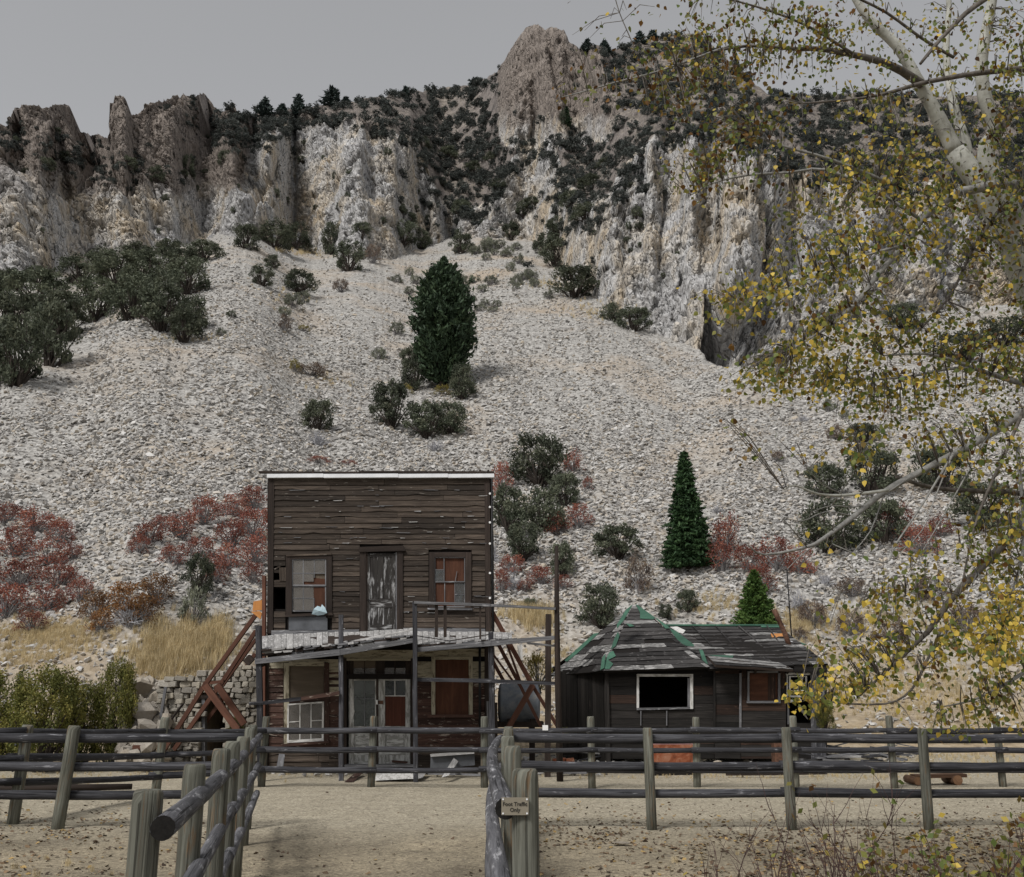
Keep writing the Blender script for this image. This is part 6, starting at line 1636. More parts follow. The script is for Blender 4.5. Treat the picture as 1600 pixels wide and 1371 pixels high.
grass('bank_grass', [(1400, 1090, 170, 40, 420, 6, 15), (1350, 980, 110, 30, 220, 6, 15), (1250, 990, 50, 30, 150, 8, 18), (1120, 960, 60, 20, 110, 6, 14), (830, 975, 40, 14, 130, 12, 28), (1520, 1080, 110, 50, 220, 6, 16), (1000, 1010, 40, 30, 60, 6, 14), (860, 1030, 30, 40, 60, 8, 16),
      (520, 590, 50, 12, 26, 5, 10), (860, 448, 40, 10, 60, 4, 9), (930, 490, 60, 16, 80, 4, 9), (470, 395, 40, 6, 50, 5, 10), (300, 535, 60, 6, 60, 4, 8), (450, 470, 40, 20, 30, 5, 9), (310, 1090, 60, 40, 120, 8, 18)], 'sparse straw-coloured grass scattered over the slope')
grass('yard_grass', [(700, 1205, 280, 4, 240, 2, 7), (1250, 1212, 300, 6, 420, 2, 7), (330, 1212, 120, 6, 200, 2, 8), (1480, 1180, 130, 14, 260, 3, 9), (60, 1215, 150, 10, 160, 3, 8)], 'short dry grass along the fence line and yard', hill=False)

# ================================================================== COTTONWOOD at the right
def bark_white():
    m, t, b = new_mat('pale_bark')
    uv = nd(t, 'ShaderNodeUVMap').outputs[0]; tc = nd(t, 'ShaderNodeTexCoord').outputs['Object']
    n = noise(t, tc, 7, 6, 0.65); c = ramp(t, n, [(0.3, (0.24, 0.235, 0.20)), (0.5, (0.40, 0.40, 0.36)), (0.7, (0.52, 0.52, 0.48))])
    sc = noise(t, mapping(t, uv, (16, 5, 1)), 1.4, 4, 0.6)
    c = mix(t, ramp(t, sc, [(0.60, 0.0), (0.68, 0.9)]), c, (0.07, 0.065, 0.055))
    t.links.new(c, b.inputs['Base Color']); bump(t, b, sc, 0.4, 0.01); return m
M_bw = bark_white()
M_bd = plain('grey_brown_bark', (0.13, 0.115, 0.10), 0.9, 0.35, 18)
M_bg = plain('grey_bark', (0.27, 0.265, 0.25), 0.85, 0.3, 18)
L_cot = leaf_mat('cottonwood_leaf', [(0.0, (0.07, 0.035, 0.012)), (0.14, (0.20, 0.10, 0.028)), (0.30, (0.17, 0.155, 0.042)), (0.46, (0.105, 0.15, 0.040)), (0.60, (0.21, 0.225, 0.06)), (0.74, (0.42, 0.33, 0.07)), (0.88, (0.62, 0.44, 0.075)), (1.0, (0.72, 0.54, 0.11))], rough=0.5, trans=0.35, hue_obj=0.0)
tb_ = P(1745, 1390, 8.7); tb_.z = 0
CT = root('cottonwood_tree', tb_, 'large pale-barked cottonwood with yellow and green autumn leaves', 'tree')
r_c = random.Random(21)
BR = []        # (points, radii): kept for hanging twigs on
def limb(name, pts_, r0, r1, mat, d0, d1, sides=9):
    n = len(pts_); w = []; rad_ = []
    for i, (a, b) in enumerate(pts_):
        t = i / (n - 1); Y = d0 + (d1 - d0) * t; w.append(P(a, b, Y)); rad_.append(r0 + (r1 - r0) * t)
    # rounder line through the points
    W = [w[0]]; RR = [rad_[0]]
    for i in range(n - 1):
        p0, p1, p2, p3 = w[max(i - 1, 0)], w[i], w[i + 1], w[min(i + 2, n - 1)]
        for s_ in (0.34, 0.67, 1.0):
            q_ = 0.5 * ((2 * p1) + (p2 - p0) * s_ + (2 * p0 - 5 * p1 + 4 * p2 - p3) * s_ ** 2 + (-p0 + 3 * p1 - 3 * p2 + p3) * s_ ** 3)
            W.append(q_); RR.append(rad_[i] + (rad_[i + 1] - rad_[i]) * s_)
    BR.append((W, RR))
    return log(name, W, RR, mat, CT, sides, 0.05)
limb('trunk', [(1745, 1400), (1720, 1000), (1690, 760), (1650, 560), (1600, 420), (1545, 310), (1492, 236)], 0.24, 0.085, M_bw, 8.7, 8.6, 14)
limb('trunk', [(1742, 1150), (1745, 800), (1735, 450), (1722, 150), (1730, -150), (1745, -420)], 0.17, 0.03, M_bw, 8.75, 8.2, 12)
limb('branch', [(1492, 238), (1474, 200), (1455, 164), (1431, 122), (1402, 72), (1358, 30), (1325, -30), (1292, -150), (1280, -290)], 0.075, 0.02, M_bw, 8.6, 8.2, 12)
limb('branch', [(1530, 330), (1508, 225), (1490, 165), (1478, 80), (1482, -20), (1450, -160)], 0.06, 0.015, M_bw, 8.9, 9.3, 10)
limb('branch', [(1620, 440), (1585, 340), (1540, 244), (1556, 203), (1539, 155), (1534, 94), (1548, 14), (1556, -40), (1572, -200), (1560, -380)], 0.09, 0.02, M_bw, 8.6, 8.0, 12)
limb('branch', [(1552, 212), (1574, 188), (1602, 168), (1680, 140), (1760, 90)], 0.035, 0.01, M_bd, 8.1, 8.0)
limb('branch', [(1440, 132), (1410, 112), (1380, 98), (1337, 87), (1281, 77), (1244, 77), (1169, 72), (1112, 82)], 0.042, 0.008, M_bd, 8.4, 7.6)
limb('branch', [(1140, 72), (1112, 82), (1028, 112), (962, 129), (918, 142), (878, 152)], 0.013, 0.004, M_bg, 7.7, 7.2, 7)
limb('branch', [(1722, 96), (1600, 108), (1534, 114), (1450, 128), (1389, 145), (1337, 155), (1253, 162)], 0.03, 0.006, M_bd, 7.8, 7.4)
limb('branch', [(1728, -130), (1640, -70), (1525, 9), (1497, 33), (1466, 66), (1438, 100)], 0.028, 0.012, M_bd, 7.8, 7.6)
limb('branch', [(1300, -30), (1330, -8), (1385, 20), (1440, 60), (1490, 90)], 0.010, 0.014, M_bd, 7.6, 8.2)
limb('branch', [(1730, 350), (1600, 290), (1516, 297), (1487, 306), (1441, 342), (1412, 384), (1370, 431), (1342, 469), (1300, 506), (1239, 546)], 0.048, 0.006, M_bg, 8.3, 6.9)
limb('branch', [(1441, 345), (1370, 300), (1290, 266), (1234, 270), (1169, 274), (1112, 287), (1080, 305)], 0.016, 0.004, M_bg, 7.7, 7.1, 7)
limb('branch', [(1400, 290), (1300, 250), (1220, 228), (1178, 211)], 0.016, 0.006, M_bg, 7.9, 7.6, 7)
limb('branch', [(1740, 600), (1680, 610), (1600, 645), (1544, 680), (1488, 711), (1422, 746), (1383, 768), (1334, 807), (1286, 842), (1260, 855), (1194, 867), (1168, 851)], 0.040, 0.004, M_bg, 8.2, 6.6)
limb('branch', [(1388, 766), (1321, 774), (1278, 772), (1243, 759), (1225, 765)], 0.012, 0.004, M_bw, 7.2, 6.9, 7)
limb('branch', [(1742, 700), (1620, 765), (1558, 768), (1461, 763), (1400, 745)], 0.030, 0.012, M_bd, 8.3, 7.6)
limb('branch', [(1742, 660), (1650, 740), (1593, 820), (1527, 894), (1488, 934), (1457, 978), (1435, 1002), (1395, 1040), (1340, 1090)], 0.042, 0.006, M_bd, 8.3, 6.9)
limb('branch', [(1740, 645), (1600, 601), (1531, 579), (1483, 562), (1444, 553), (1380, 556)], 0.028, 0.006, M_bg, 8.3, 7.6)
limb('branch', [(1520, 576), (1479, 577), (1426, 588), (1365, 593), (1304, 588)], 0.016, 0.004, M_bg, 8.0, 7.4, 7)
limb('branch', [(1560, 330), (1520, 390), (1505, 422), (1479, 470), (1422, 531), (1390, 560)], 0.016, 0.005, M_bd, 8.4, 7.8, 7)
limb('branch', [(1735, 960), (1600, 1051), (1559, 1076), (1518, 1095), (1470, 1105)], 0.018, 0.004, M_bg, 8.0, 7.4, 7)
limb('branch', [(1470, 985), (1451, 1027), (1424, 1078), (1383, 1100), (1299, 1097), (1250, 1082), (1228, 1090)], 0.010, 0.003, M_bd, 7.0, 6.7, 6)
limb('branch', [(1600, 640), (1565, 720), (1530, 800), (1512, 870), (1500, 930)], 0.014, 0.005, M_bd, 7.6, 7.2, 7)
limb('branch', [(1488, 712), (1440, 790), (1400, 850), (1380, 880), (1300, 850)], 0.010, 0.003, M_bg, 7.4, 7.0, 6)
limb('branch', [(1560, 1000), (1590, 900), (1600, 830), (1590, 700)], 0.008, 0.016, M_bg, 7.4, 8.0, 7)
limb('branch', [(1412, 384), (1350, 400), (1280, 430), (1210, 455), (1150, 470)], 0.012, 0.003, M_bg, 7.4, 6.9, 6)
limb('branch', [(1000, 96), (985, 60), (968, 20), (958, -15)], 0.005, 0.004, M_bd, 7.4, 7.5, 5)
limb('branch', [(1337, 87), (1260, 40), (1180, 10), (1100, -10)], 0.014, 0.006, M_bd, 8.0, 7.6, 7)
for b_ in ([(1735, 500), (1800, 440), (1870, 420), (1980, 380)], [(1724, 200), (1790, 130), (1860, 100), (1960, 60)], [(1742, 800), (1800, 780), (1870, 790), (1960, 820)], [(1728, -50), (1660, -150), (1600, -230)], [(1735, -250), (1820, -300), (1880, -320)], [(1310, -80), (1240, -130), (1170, -150)], [(1290, -160), (1360, -230), (1400, -270)]):
    limb('branch', b_, 0.035, 0.008, M_bd, 8.4, 8.0, 8)
bare = [[(1334, 807), (1290, 800), (1250, 815), (1205, 800)], [(1286, 842), (1250, 870), (1230, 890)], [(1422, 746), (1350, 790), (1300, 790), (1270, 800)], [(1488, 711), (1460, 780), (1440, 830), (1400, 870)],
        [(1383, 768), (1360, 830), (1330, 870), (1340, 900)], [(1544, 680), (1500, 760), (1460, 830), (1430, 880)], [(1321, 774), (1290, 760), (1262, 735)], [(1593, 820), (1540, 830), (1480, 860), (1440, 850), (1385, 862)], [(1500, 930), (1450, 920), (1400, 935), (1370, 925)],
        [(1260, 855), (1240, 830), (1225, 812)], [(1300, 790), (1330, 745), (1345, 715)], [(1527, 894), (1500, 960), (1470, 1000)], [(1527, 894), (1560, 960), (1575, 1010)]]
for b_ in bare: limb('twig', b_, 0.006, 0.0022, M_bg, 7.4, 6.9, 5)
# leaf sprays: (centre px, centre py, rx, ry, number of sprays, leaves per spray, tone centre)
SPR = [(1850, 420, 90, 90, 60, 8, .5), (1850, 100, 90, 90, 60, 8, .45), (1880, 800, 80, 80, 50, 8, .55), (1700, -120, 120, 90, 80, 8, .4), (1590, -250, 120, 90, 70, 8, .4), (1300, -190, 90, 80, 60, 8, .4), (1440, -140, 90, 60, 50, 8, .4), (1750, 250, 60, 100, 50, 8, .45), (1690, 560, 40, 100, 40, 8, .5), (1180, -120, 80, 40, 30, 8, .4), (1820, -300, 80, 60, 40, 8, .4), (1720, 780, 60, 80, 40, 8, .5),
       (930, 60, 60, 50, 12, 4, .35), (985, 120, 40, 30, 14, 7, .25), (900, 140, 35, 16, 8, 6, .3), (1050, 60, 50, 40, 26, 8, .35), (1100, 40, 60, 40, 30, 8, .35), (1180, 40, 70, 40, 40, 9, .38), (1270, 40, 70, 40, 46, 9, .4), (1340, 60, 60, 50, 34, 9, .42),
       (1180, 100, 60, 30, 30, 8, .4), (1260, 110, 60, 25, 24, 8, .42), (1100, 130, 60, 30, 24, 8, .25), (1050, 170, 60, 30, 26, 8, .3), (1130, 190, 70, 40, 40, 8, .3), (1120, 240, 70, 30, 30, 8, .32), (1200, 170, 60, 40, 20, 7, .4), (1100, 280, 50, 26, 20, 7, .35), (1190, 250, 60, 40, 20, 7, .38),
       (1380, 180, 60, 50, 26, 8, .5), (1440, 60, 60, 60, 22, 8, .45), (1500, 60, 60, 60, 24, 8, .42), (1580, 60, 40, 70, 36, 9, .42), (1580, 180, 40, 60, 36, 9, .45), (1500, 160, 40, 40, 12, 7, .5),
       (1380, 250, 70, 40, 50, 9, .62), (1450, 250, 50, 40, 26, 8, .6), (1330, 290, 60, 40, 40, 8, .55), (1420, 310, 70, 40, 52, 9, .62), (1500, 290, 60, 50, 50, 9, .5), (1570, 290, 40, 60, 48, 9, .48),
       (1240, 355, 36, 26, 24, 8, .5), (1310, 350, 50, 30, 34, 9, .62), (1380, 380, 60, 34, 34, 9, .55), (1460, 370, 60, 34, 32, 9, .66), (1540, 380, 60, 50, 46, 9, .48), (1590, 440, 30, 60, 34, 9, .45),
       (1140, 470, 34, 20, 26, 9, .62), (1220, 440, 50, 26, 28, 9, .66), (1300, 430, 50, 26, 26, 9, .58), (1250, 480, 40, 26, 18, 8, .5), (1340, 470, 50, 40, 26, 8, .5),
       (1190, 590, 46, 22, 40, 9, .55), (1250, 560, 50, 30, 36, 9, .62), (1310, 530, 60, 30, 44, 9, .62), (1390, 520, 60, 40, 40, 9, .58), (1460, 520, 60, 40, 34, 9, .55), (1290, 600, 60, 26, 30, 9, .66), (1370, 600, 60, 26, 30, 9, .66), (1450, 600, 60, 30, 30, 8, .62), (1530, 540, 60, 60, 40, 9, .5), (1590, 560, 30, 60, 34, 9, .45),
       (1380, 650, 70, 30, 36, 8, .55), (1450, 660, 60, 40, 30, 8, .55), (1340, 690, 50, 30, 18, 7, .6), (1530, 640, 50, 40, 26, 8, .55), (1570, 700, 40, 50, 26, 8, .5), (1500, 720, 50, 40, 16, 7, .55),
       (1240, 690, 40, 30, 5, 4, .75), (1130, 650, 20, 16, 6, 5, .3), (1270, 840, 30, 20, 5, 4, .75), (1330, 850, 50, 40, 10, 4, .7), (1440, 880, 50, 40, 14, 6, .65), (1400, 920, 60, 30, 20, 6, .6), (1460, 930, 50, 40, 26, 8, .6), (1380, 960, 60, 30, 22, 7, .62), (1530, 850, 40, 60, 26, 8, .5), (1575, 880, 30, 80, 36, 9, .5),
       (1580, 970, 36, 44, 50, 10, .92), (1540, 1000, 40, 30, 26, 9, .8), (1570, 1040, 40, 40, 30, 9, .6), (1480, 1000, 50, 30, 22, 8, .55), (1330, 1020, 46, 30, 30, 8, .62), (1390, 1010, 40, 30, 20, 8, .6), (1350, 1060, 40, 20, 26, 8, .68), (1300, 1075, 30, 14, 14, 7, .7), (1255, 1085, 22, 12, 14, 8, .75), (1440, 1050, 50, 30, 16, 7, .55), (1560, 1100, 40, 30, 22, 8, .5), (1480, 1130, 50, 16, 14, 7, .55), (1590, 780, 26, 50, 26, 8, .45)]
allp = np.array([tuple(q_) for W, RR in BR for q_ in W]); allr = np.array([q_ for W, RR in BR for q_ in RR])
# project branch points to pixels for a nearest search
rel = allp - np.array([0, 0, H]); fwd = rel[:, 1] * CP + rel[:, 2] * SP; upc = -rel[:, 1] * SP + rel[:, 2] * CP
bpx = CX + F * rel[:, 0] / fwd; bpy_ = CY - F * upc / fwd
tw = Tubes(); LC, LA, LT, LS = [], [], [], []
for (cx_, cy_, rx_, ry_, ns, nl, tone) in SPR:
    ns = max(3, int(ns * (1.08 if cx_ < 1480 else 1.45)))
    for _ in range(ns):
        a = r_c.gauss(cx_, rx_ * 0.62); b = r_c.gauss(cy_, ry_ * 0.62)
        if a < 868 - (b > 700) * -300: continue
        dd = np.hypot(bpx - a, bpy_ - b) + 40 * (allr > 0.06); i = int(np.argmin(dd))
        if dd[i] > 190: continue
        s_ = Vector(allp[i]); Y = min(10.2, max(6.2, s_.y + r_c.gauss(0, 0.45))); e = P(a, b, Y)
        mid_ = lerp(s_, e, 0.55) + Vector((0, 0, r_c.uniform(0.0, 0.10)))
        tw.add([s_, mid_, e], [min(0.006, allr[i] * 0.7), 0.0035, 0.0016], 3)
        for k in range(max(2, nl - 2)):
            t = r_c.uniform(0.35, 1.05); q_ = lerp(mid_, e, (t - 0.35) / 0.65) if t > 0.35 else mid_
            o_ = Vector((r_c.gauss(0, .055), r_c.gauss(0, .055), r_c.gauss(-0.03, .05)))
            LC.append(tuple(q_ + o_)); LT.append(min(1, max(0, r_c.gauss(tone, 0.24)))); LS.append(r_c.uniform(0.024, 0.050))
LC = np.array(LC); LT = np.array(LT); LS = np.array(LS); nL = len(LC)
rl_ = np.random.default_rng(8)
ax = rl_.normal(size=(nL, 3)) * np.array([0.8, 0.8, 0.5]); ax[:, 2] -= 0.9; ax /= np.linalg.norm(ax, axis=1)[:, None]
bx = np.cross(ax, rl_.normal(size=(nL, 3))); bx /= np.linalg.norm(bx, axis=1)[:, None]; nx = np.cross(ax, bx)
prof_l = [(0.0, 0.0, 0.0), (0.22, 0.40, 0.06), (0.55, 0.34, 0.05), (1.0, 0.0, -0.06), (0.55, -0.34, 0.05), (0.22, -0.40, 0.06)]     # broad pointed leaf, folded along its rib
LV = np.stack([LC + LS[:, None] * (ax * u + bx * v + nx * w) for (u, v, w) in prof_l], 1)
near = np.argsort(-(LS / LC[:, 1]) * ((LC[:, 0] / LC[:, 1] < 0.47)))[:300]; isn = np.zeros(nL, bool); isn[near] = True
rest = np.where(~isn)[0]
Vr = LV[rest].reshape(-1, 3); k6 = np.arange(len(rest))[:, None] * 6
Fr = np.concatenate([k6 + np.array([[0, 1, 2, 3]]), k6 + np.array([[0, 3, 4, 5]])], 0)
fo = mk_np('foliage', Vr, Fr, L_cot, CT, kind='stuff', attrs={'rnd': np.repeat(LT[rest], 6)})
LEAF = []
for tn in np.linspace(0.05, 0.97, 10):
    me = mk_np(None, np.array(prof_l)[:, [1, 2, 0]], np.array([[0, 1, 2, 3], [0, 3, 4, 5]]), L_cot, attrs={'rnd': np.full(6, tn)}); me.name = 'leaf'; LEAF.append(me)
for i in near:
    o = bpy.data.objects.new('leaf', LEAF[int(np.clip(LT[i] * 9.99, 0, 9))]); COL.objects.link(o); o.parent = CT
    Mx = Matrix((Vector(bx[i]), Vector(nx[i]), Vector(ax[i]))).transposed()
    o.location = Vector(LC[i]) - OFF[CT]; o.rotation_euler = Mx.to_euler(); o.scale = (LS[i],) * 3
tw.build('twigs', M_bd, CT)

# ================================================================== BARE SHRUBS in the right foreground
def bare_shrub(px, Y, n, hmax, lean, label, seed, spread=0.5, leaves=0.15, tone=0.3):
    r = random.Random(seed); b_ = P(px, HOR + H * F / Y, Y); b_.z = 0
    o = root('bare_shrub', b_, label, 'shrub', None); tb = Tubes(); C, K = [], []
    def grow(p, d_, L_, rad_, lev):
        pts_ = [p]; q_ = p.copy(); n_ = 5
        for i in range(n_):
            d_ = (d_ + Vector((r.uniform(-.2, .2), r.uniform(-.2, .2), r.uniform(-.08, .16)))).normalized(); q_ = q_ + d_ * L_ / n_; pts_.append(q_.copy())
        tb.add(pts_, [rad_ * (1 - 0.75 * i / n_) for i in range(n_ + 1)], 4)
        if lev < 2:
            for i in range(r.randint(2, 4)):
                k = r.randint(2, 4); a = r.uniform(0, 6.28); s_ = Vector((math.cos(a), math.sin(a) * .6, 0.5))
                grow(pts_[k], (d_ + s_ * 0.8).normalized(), L_ * r.uniform(0.35, 0.6), rad_ * 0.55, lev + 1)
        if lev > 0 and r.random() < leaves * 2.2:
            for k in range(r.randint(1, 4)): C.append(tuple(pts_[-1 - (k % 3)] + Vector((r.gauss(0, .02), r.gauss(0, .02), r.gauss(0, .02))))); K.append(min(1, max(0, r.gauss(tone, .2))))
    for i in range(n):
        p = b_ + Vector((r.gauss(0, spread * .4), r.gauss(0, spread * .4), -0.03))
        grow(p, Vector((lean + r.uniform(-.5, .5), r.uniform(-.3, .3), 1)).normalized(), hmax * r.uniform(0.5, 1.0), r.uniform(0.0045, 0.0085), 0)
    tb.build('stems', M_redtwig, o)
    if C:
        C = np.array(C); V, Fq = leaf_quads(C, 0.042, 0.028, -0.4, None, np.random.default_rng(seed)); mk_np('leaves', V, Fq, L_cot, o, attrs={'rnd': np.repeat(np.array(K), 4)})
    return o
bare_shrub(1345, 5.6, 24, 1.0, -0.55, 'thin leafless dark shrub leaning over the leaf litter', 1, 0.55, 0.04)
bare_shrub(1465, 5.2, 24, 0.95, 0.05, 'upright dark shrub keeping a few yellow-brown leaves', 2, 0.4, 0.5, .5)
bare_shrub(1585, 5.4, 24, 0.95, -0.15, 'sprawling twiggy shrub with small faded leaves', 3, 0.5, 0.35, .25)
bare_shrub(1240, 6.4, 14, 0.7, -0.5, 'low wispy leafless shrub beside the fallen leaves', 4, 0.5, 0.03)

# ================================================================== STONE WALL with the dark cellar door
WY = 25.2
SWl = root('stone_wall', Vector((P(330, 1180, WY).x, WY, 0)), 'dry-laid stone cellar wall with a dark doorway behind the brown props', 'wall')
M_dry = stone_material('wall_stone', [(0.20, 0.185, 0.16), (0.33, 0.31, 0.27), (0.40, 0.36, 0.29), (0.28, 0.26, 0.23), (0.45, 0.42, 0.37)], (0.20, 0.17, 0.13))
M_earth = plain('dry_earth', (0.25, 0.20, 0.145), 0.95, 0.25, 4)
def wall_top(px): return float(np.interp(px, [246, 262, 285, 320, 350, 420], [1086, 1062, 1058, 1050, 1046, 1040]))
DOOR = (318, 1092, 352, 1192)
for (x0, y0, x1, y1) in cut_rects(246, 1050, 424, 1192, [DOOR]):
    yt = max(y0, wall_top((x0 + x1) / 2) + 4)
    if x1 - x0 > 20 and y0 < 1060:
        for k in range(4):
            a, b = x0 + (x1 - x0) * k / 4, x0 + (x1 - x0) * (k + 1) / 4; rect('core', a, max(y0, wall_top((a + b) / 2) + 5), b, y1, WY + 0.16, 2.4, M_earth, SWl)
    else: rect('core', x0, yt, x1, y1, WY + 0.16, 2.4, M_earth, SWl)
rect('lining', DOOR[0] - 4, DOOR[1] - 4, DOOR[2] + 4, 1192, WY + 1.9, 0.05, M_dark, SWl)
quad('lintel', [(312, 1086), (358, 1085), (358, 1091), (312, 1092)], WY - 0.06, 0.24, W_trim, SWl)
rect('jamb', 315, 1092, 320, 1190, WY - 0.03, 0.2, W_grey, SWl)
def block_mesh(seed):
    r = np.random.default_rng(seed); V = []
    for x_ in (-.5, .5):
        for y_ in (-.5, .5):
            for z_ in (-.5, .5): V.append((x_ * r.uniform(.78, 1), y_ * r.uniform(.8, 1), z_ * r.uniform(.74, 1)))
    import bmesh
    bm = bmesh.new(); [bm.verts.new(v) for v in V]; bmesh.ops.convex_hull(bm, input=bm.verts); bmesh.ops.bevel(bm, geom=bm.edges[:], offset=0.07, segments=1, affect='EDGES')
    me = bpy.data.meshes.new('wall_stone'); bm.to_mesh(me); bm.free(); me.materials.append(M_dry); return me
BLK = [block_mesh(200 + i) for i in range(7)]
y = 1190.0
while y > 1040:
    h_ = random.uniform(4.5, 10.5); x_ = 247.0 + random.uniform(0, 5)
    while x_ < 424:
        w_ = random.uniform(5, 20)
        cxp, cyp = x_ + w_ / 2, y - h_ / 2
        if cyp > wall_top(cxp) and not (DOOR[0] - 3 < cxp < DOOR[2] + 3 and cyp > DOOR[1] - 7):
            p = P(cxp, cyp, WY + random.uniform(-.04, .05)); o = bpy.data.objects.new('stone', random.choice(BLK)); COL.objects.link(o); o.parent = SWl
            o.location = p - OFF[SWl]; m = WY / F; o.scale = (w_ * m * random.uniform(.9, 1.1), random.uniform(.28, .42), h_ * m * random.uniform(.85, 1.2)); o.rotation_euler = (random.uniform(-.12, .12), random.uniform(-.2, .2), random.uniform(-.2, .2))
        x_ += w_
    y -= h_ * 0.96
# leaning poles against the wall
tag(beam('weathered_pole', P(250, 1128, WY - .5) , P(259, 1074, WY - .25), 0.06, 0.06, W_grey, None), 'weathered grey pole leaning at the left end of the stone wall', 'pole')
tag(beam('weathered_stick', P(268, 1124, WY - .5), P(286, 1100, WY - .3), 0.04, 0.04, W_trim, None), 'dark crooked stick leaning on the middle of the stone wall', 'pole')
# boulders
M_boul = stone_material('boulder_stone', [(0.27, 0.245, 0.21), (0.35, 0.32, 0.28), (0.31, 0.27, 0.215)], (0.19, 0.16, 0.125))
def big_rock(seed):
    me = rock_mesh('boulder', seed, 0.75, 22); me.materials.append(M_boul); return me
BG = [big_rock(300 + i) for i in range(4)]
for i, (px, py, w, Y, lab) in enumerate([(225, 1112, 56, 24.6, 'big pale boulder between the leafy bush and the stone wall'), (228, 1136, 40, 24.0, 'squat boulder in front of the big pale boulder'), (218, 1075, 50, 25.6, 'tilted boulder high on the bank by the stone wall'), (242, 1092, 34, 25.2, 'small boulder wedged against the stone wall'),
        (232, 1166, 34, 23.2, 'low boulder in front of the stone wall foot')]):
    p = P(px, py, Y); o = bpy.data.objects.new('boulder', BG[i % 4]); COL.objects.link(o); o.location = p
    m = Y / F; o.scale = (w * m * 0.95, w * m * 1.1, w * m * 0.85); o.rotation_euler = (0.2 * i, 0.3, i * 1.3); tag(o, lab, 'boulder')
    # rubble bank under the boulders
rb = rock_mesh('rubble', 401, 0.8, 20); rb.materials.append(M_boul)
n_ = 260; a = rng.uniform(188, 262, n_); b = rng.uniform(1068, 1188, n_); Yb_ = np.interp(b, [1068, 1188], [26.2, 23.3]) + rng.uniform(-.2, .2, n_)
rp = np.array([tuple(P(u, v, w)) for u, v, w in zip(a, b, Yb_)]); ss = rng.uniform(0.15, 0.42, n_)
scatter_stuff('rubble_bank', rp, rng.uniform(0, 6.28, (n_, 3)), np.stack([ss * 1.3, ss * 1.2, ss], -1), np.zeros(n_), [rb], 'rubble heaped at the end of the stone wall', 'rubble')

# ================================================================== YARD DEBRIS
def plank_on_ground(px0, py0, px1, py1, wid, mat, label, z=0.03, th=0.035, cat='plank', tilt=0.0, name='fallen_plank'):
    a, b = G(px0, py0), G(px1, py1); a.z = z + 0.01; b.z = z + tilt + 0.01
    o = beam(name, a, b, wid, th, mat, None, seg=2, warp=0.01)
    return tag(o, label, cat)
def slab(name, pts_, Y, th, mat, label, cat): return tag(quad(name, pts_, Y, th, mat, None), label, cat)
q_ = [(588, 1207), (645, 1204), (646, 1217), (586, 1220)]
slab('white_board', q_, [22.2, 22.2, 20.9, 20.9], 0.04, W_white, 'broad white board lying before the double doors', 'board')
slab('brown_board', [(557, 1206), (569, 1206), (552, 1222), (538, 1222)], [22.3, 22.3, 20.7, 20.7], 0.03, W_redbrown, 'reddish-brown plank lying left of the white board', 'board')
slab('tan_board', [(652, 1206), (668, 1205), (660, 1216), (648, 1218)], [22.2, 22.2, 21, 21], 0.03, W_pale, 'short tan board lying right of the white board', 'board')
slab('leaning_board', [(436, 1178), (445, 1179), (442, 1203), (431, 1203)], [22.75, 22.75, 22.5, 22.5], 0.03, W_grey, 'short grey board leaning against the wall under the slipped sash', 'board')
TR = root('feed_trough', Vector((P(707, 1195, 22.0).x, 22.0, 0)), 'grey metal trough lying on its side below the plywood window', 'trough')
quad('side', [(673, 1182), (741, 1177), (742, 1196), (672, 1203)], 22.0, 0.03, M_sheet, TR); quad('rim', [(672, 1179), (741, 1174), (741, 1178), (673, 1183)], 21.9, 0.12, W_pale, TR)
slab('broken_slat', [(709, 1184), (716, 1190), (701, 1212), (690, 1215)], [22, 21.9, 20.9, 20.8], 0.03, W_pale, 'splintered slat propped on the metal trough', 'board')
plank_on_ground(660, 1212, 760, 1215, 0.07, W_grey, 'long thin grey lath on the ground below the trough')
plank_on_ground(880, 1203, 925, 1197, 0.22, W_grey, 'wide grey board raised on stones beyond the fence tag', z=0.08)
plank_on_ground(874, 1211, 917, 1211, 0.16, W_grey, 'grey board lying flat nearer the fence than its raised neighbour')
plank_on_ground(1135, 1214, 1292, 1212, 0.06, W_trim, 'long thin dark timber lying along the far fence')
plank_on_ground(1095, 1196, 1140, 1206, 0.07, W_pale, 'pale thin plank slanting from the rusty box')
RBx = root('rusty_box', Vector((P(1055, 1190, 22.4).x, 22.4, 0)), 'rusty orange steel box open at the top in the yard', 'box')
x0, x1 = P(1022, 1180, 22.4).x, P(1084, 1180, 22.4).x; zt = P(1050, 1164, 22.4).z
for (a, b, nn) in (((x0, 22.4), (x1, 22.4), (0, .02, 0)), ((x0, 23.1), (x1, 23.1), (0, .02, 0)), ((x0, 22.43), (x0, 23.09), (.02, 0, 0)), ((x1, 22.43), (x1, 23.09), (-.02, 0, 0))):
    strip('side', [Vector((*a, zt)), Vector((*b, zt))], [Vector((*a, 0.08)), Vector((*b, 0.08))], nn, M_rust, RBx)
strip('lid', [Vector((x0 + .1, 23.2, zt + .12)), Vector((x1 - .05, 23.2, zt + .14))], [Vector((x0 - .02, 22.5, zt + .02)), Vector((x1 + .02, 22.5, zt + .02))], (0, 0, -0.02), plain('faded_pink_lid', (0.36, 0.20, 0.19), .8, .2), RBx)
strip('base', [Vector((x0 - .05, 22.35, .08)), Vector((x1 + .05, 22.35, .08))], [Vector((x0 - .05, 22.35, -.03)), Vector((x1 + .05, 22.35, -.03))], (0, .8, 0), M_dark, RBx)
BX = root('brown_drum', Vector((P(1217, 1185, 23.5).x, 23.5, 0)), 'small dark brown iron stove body standing before the cabin', 'stove')
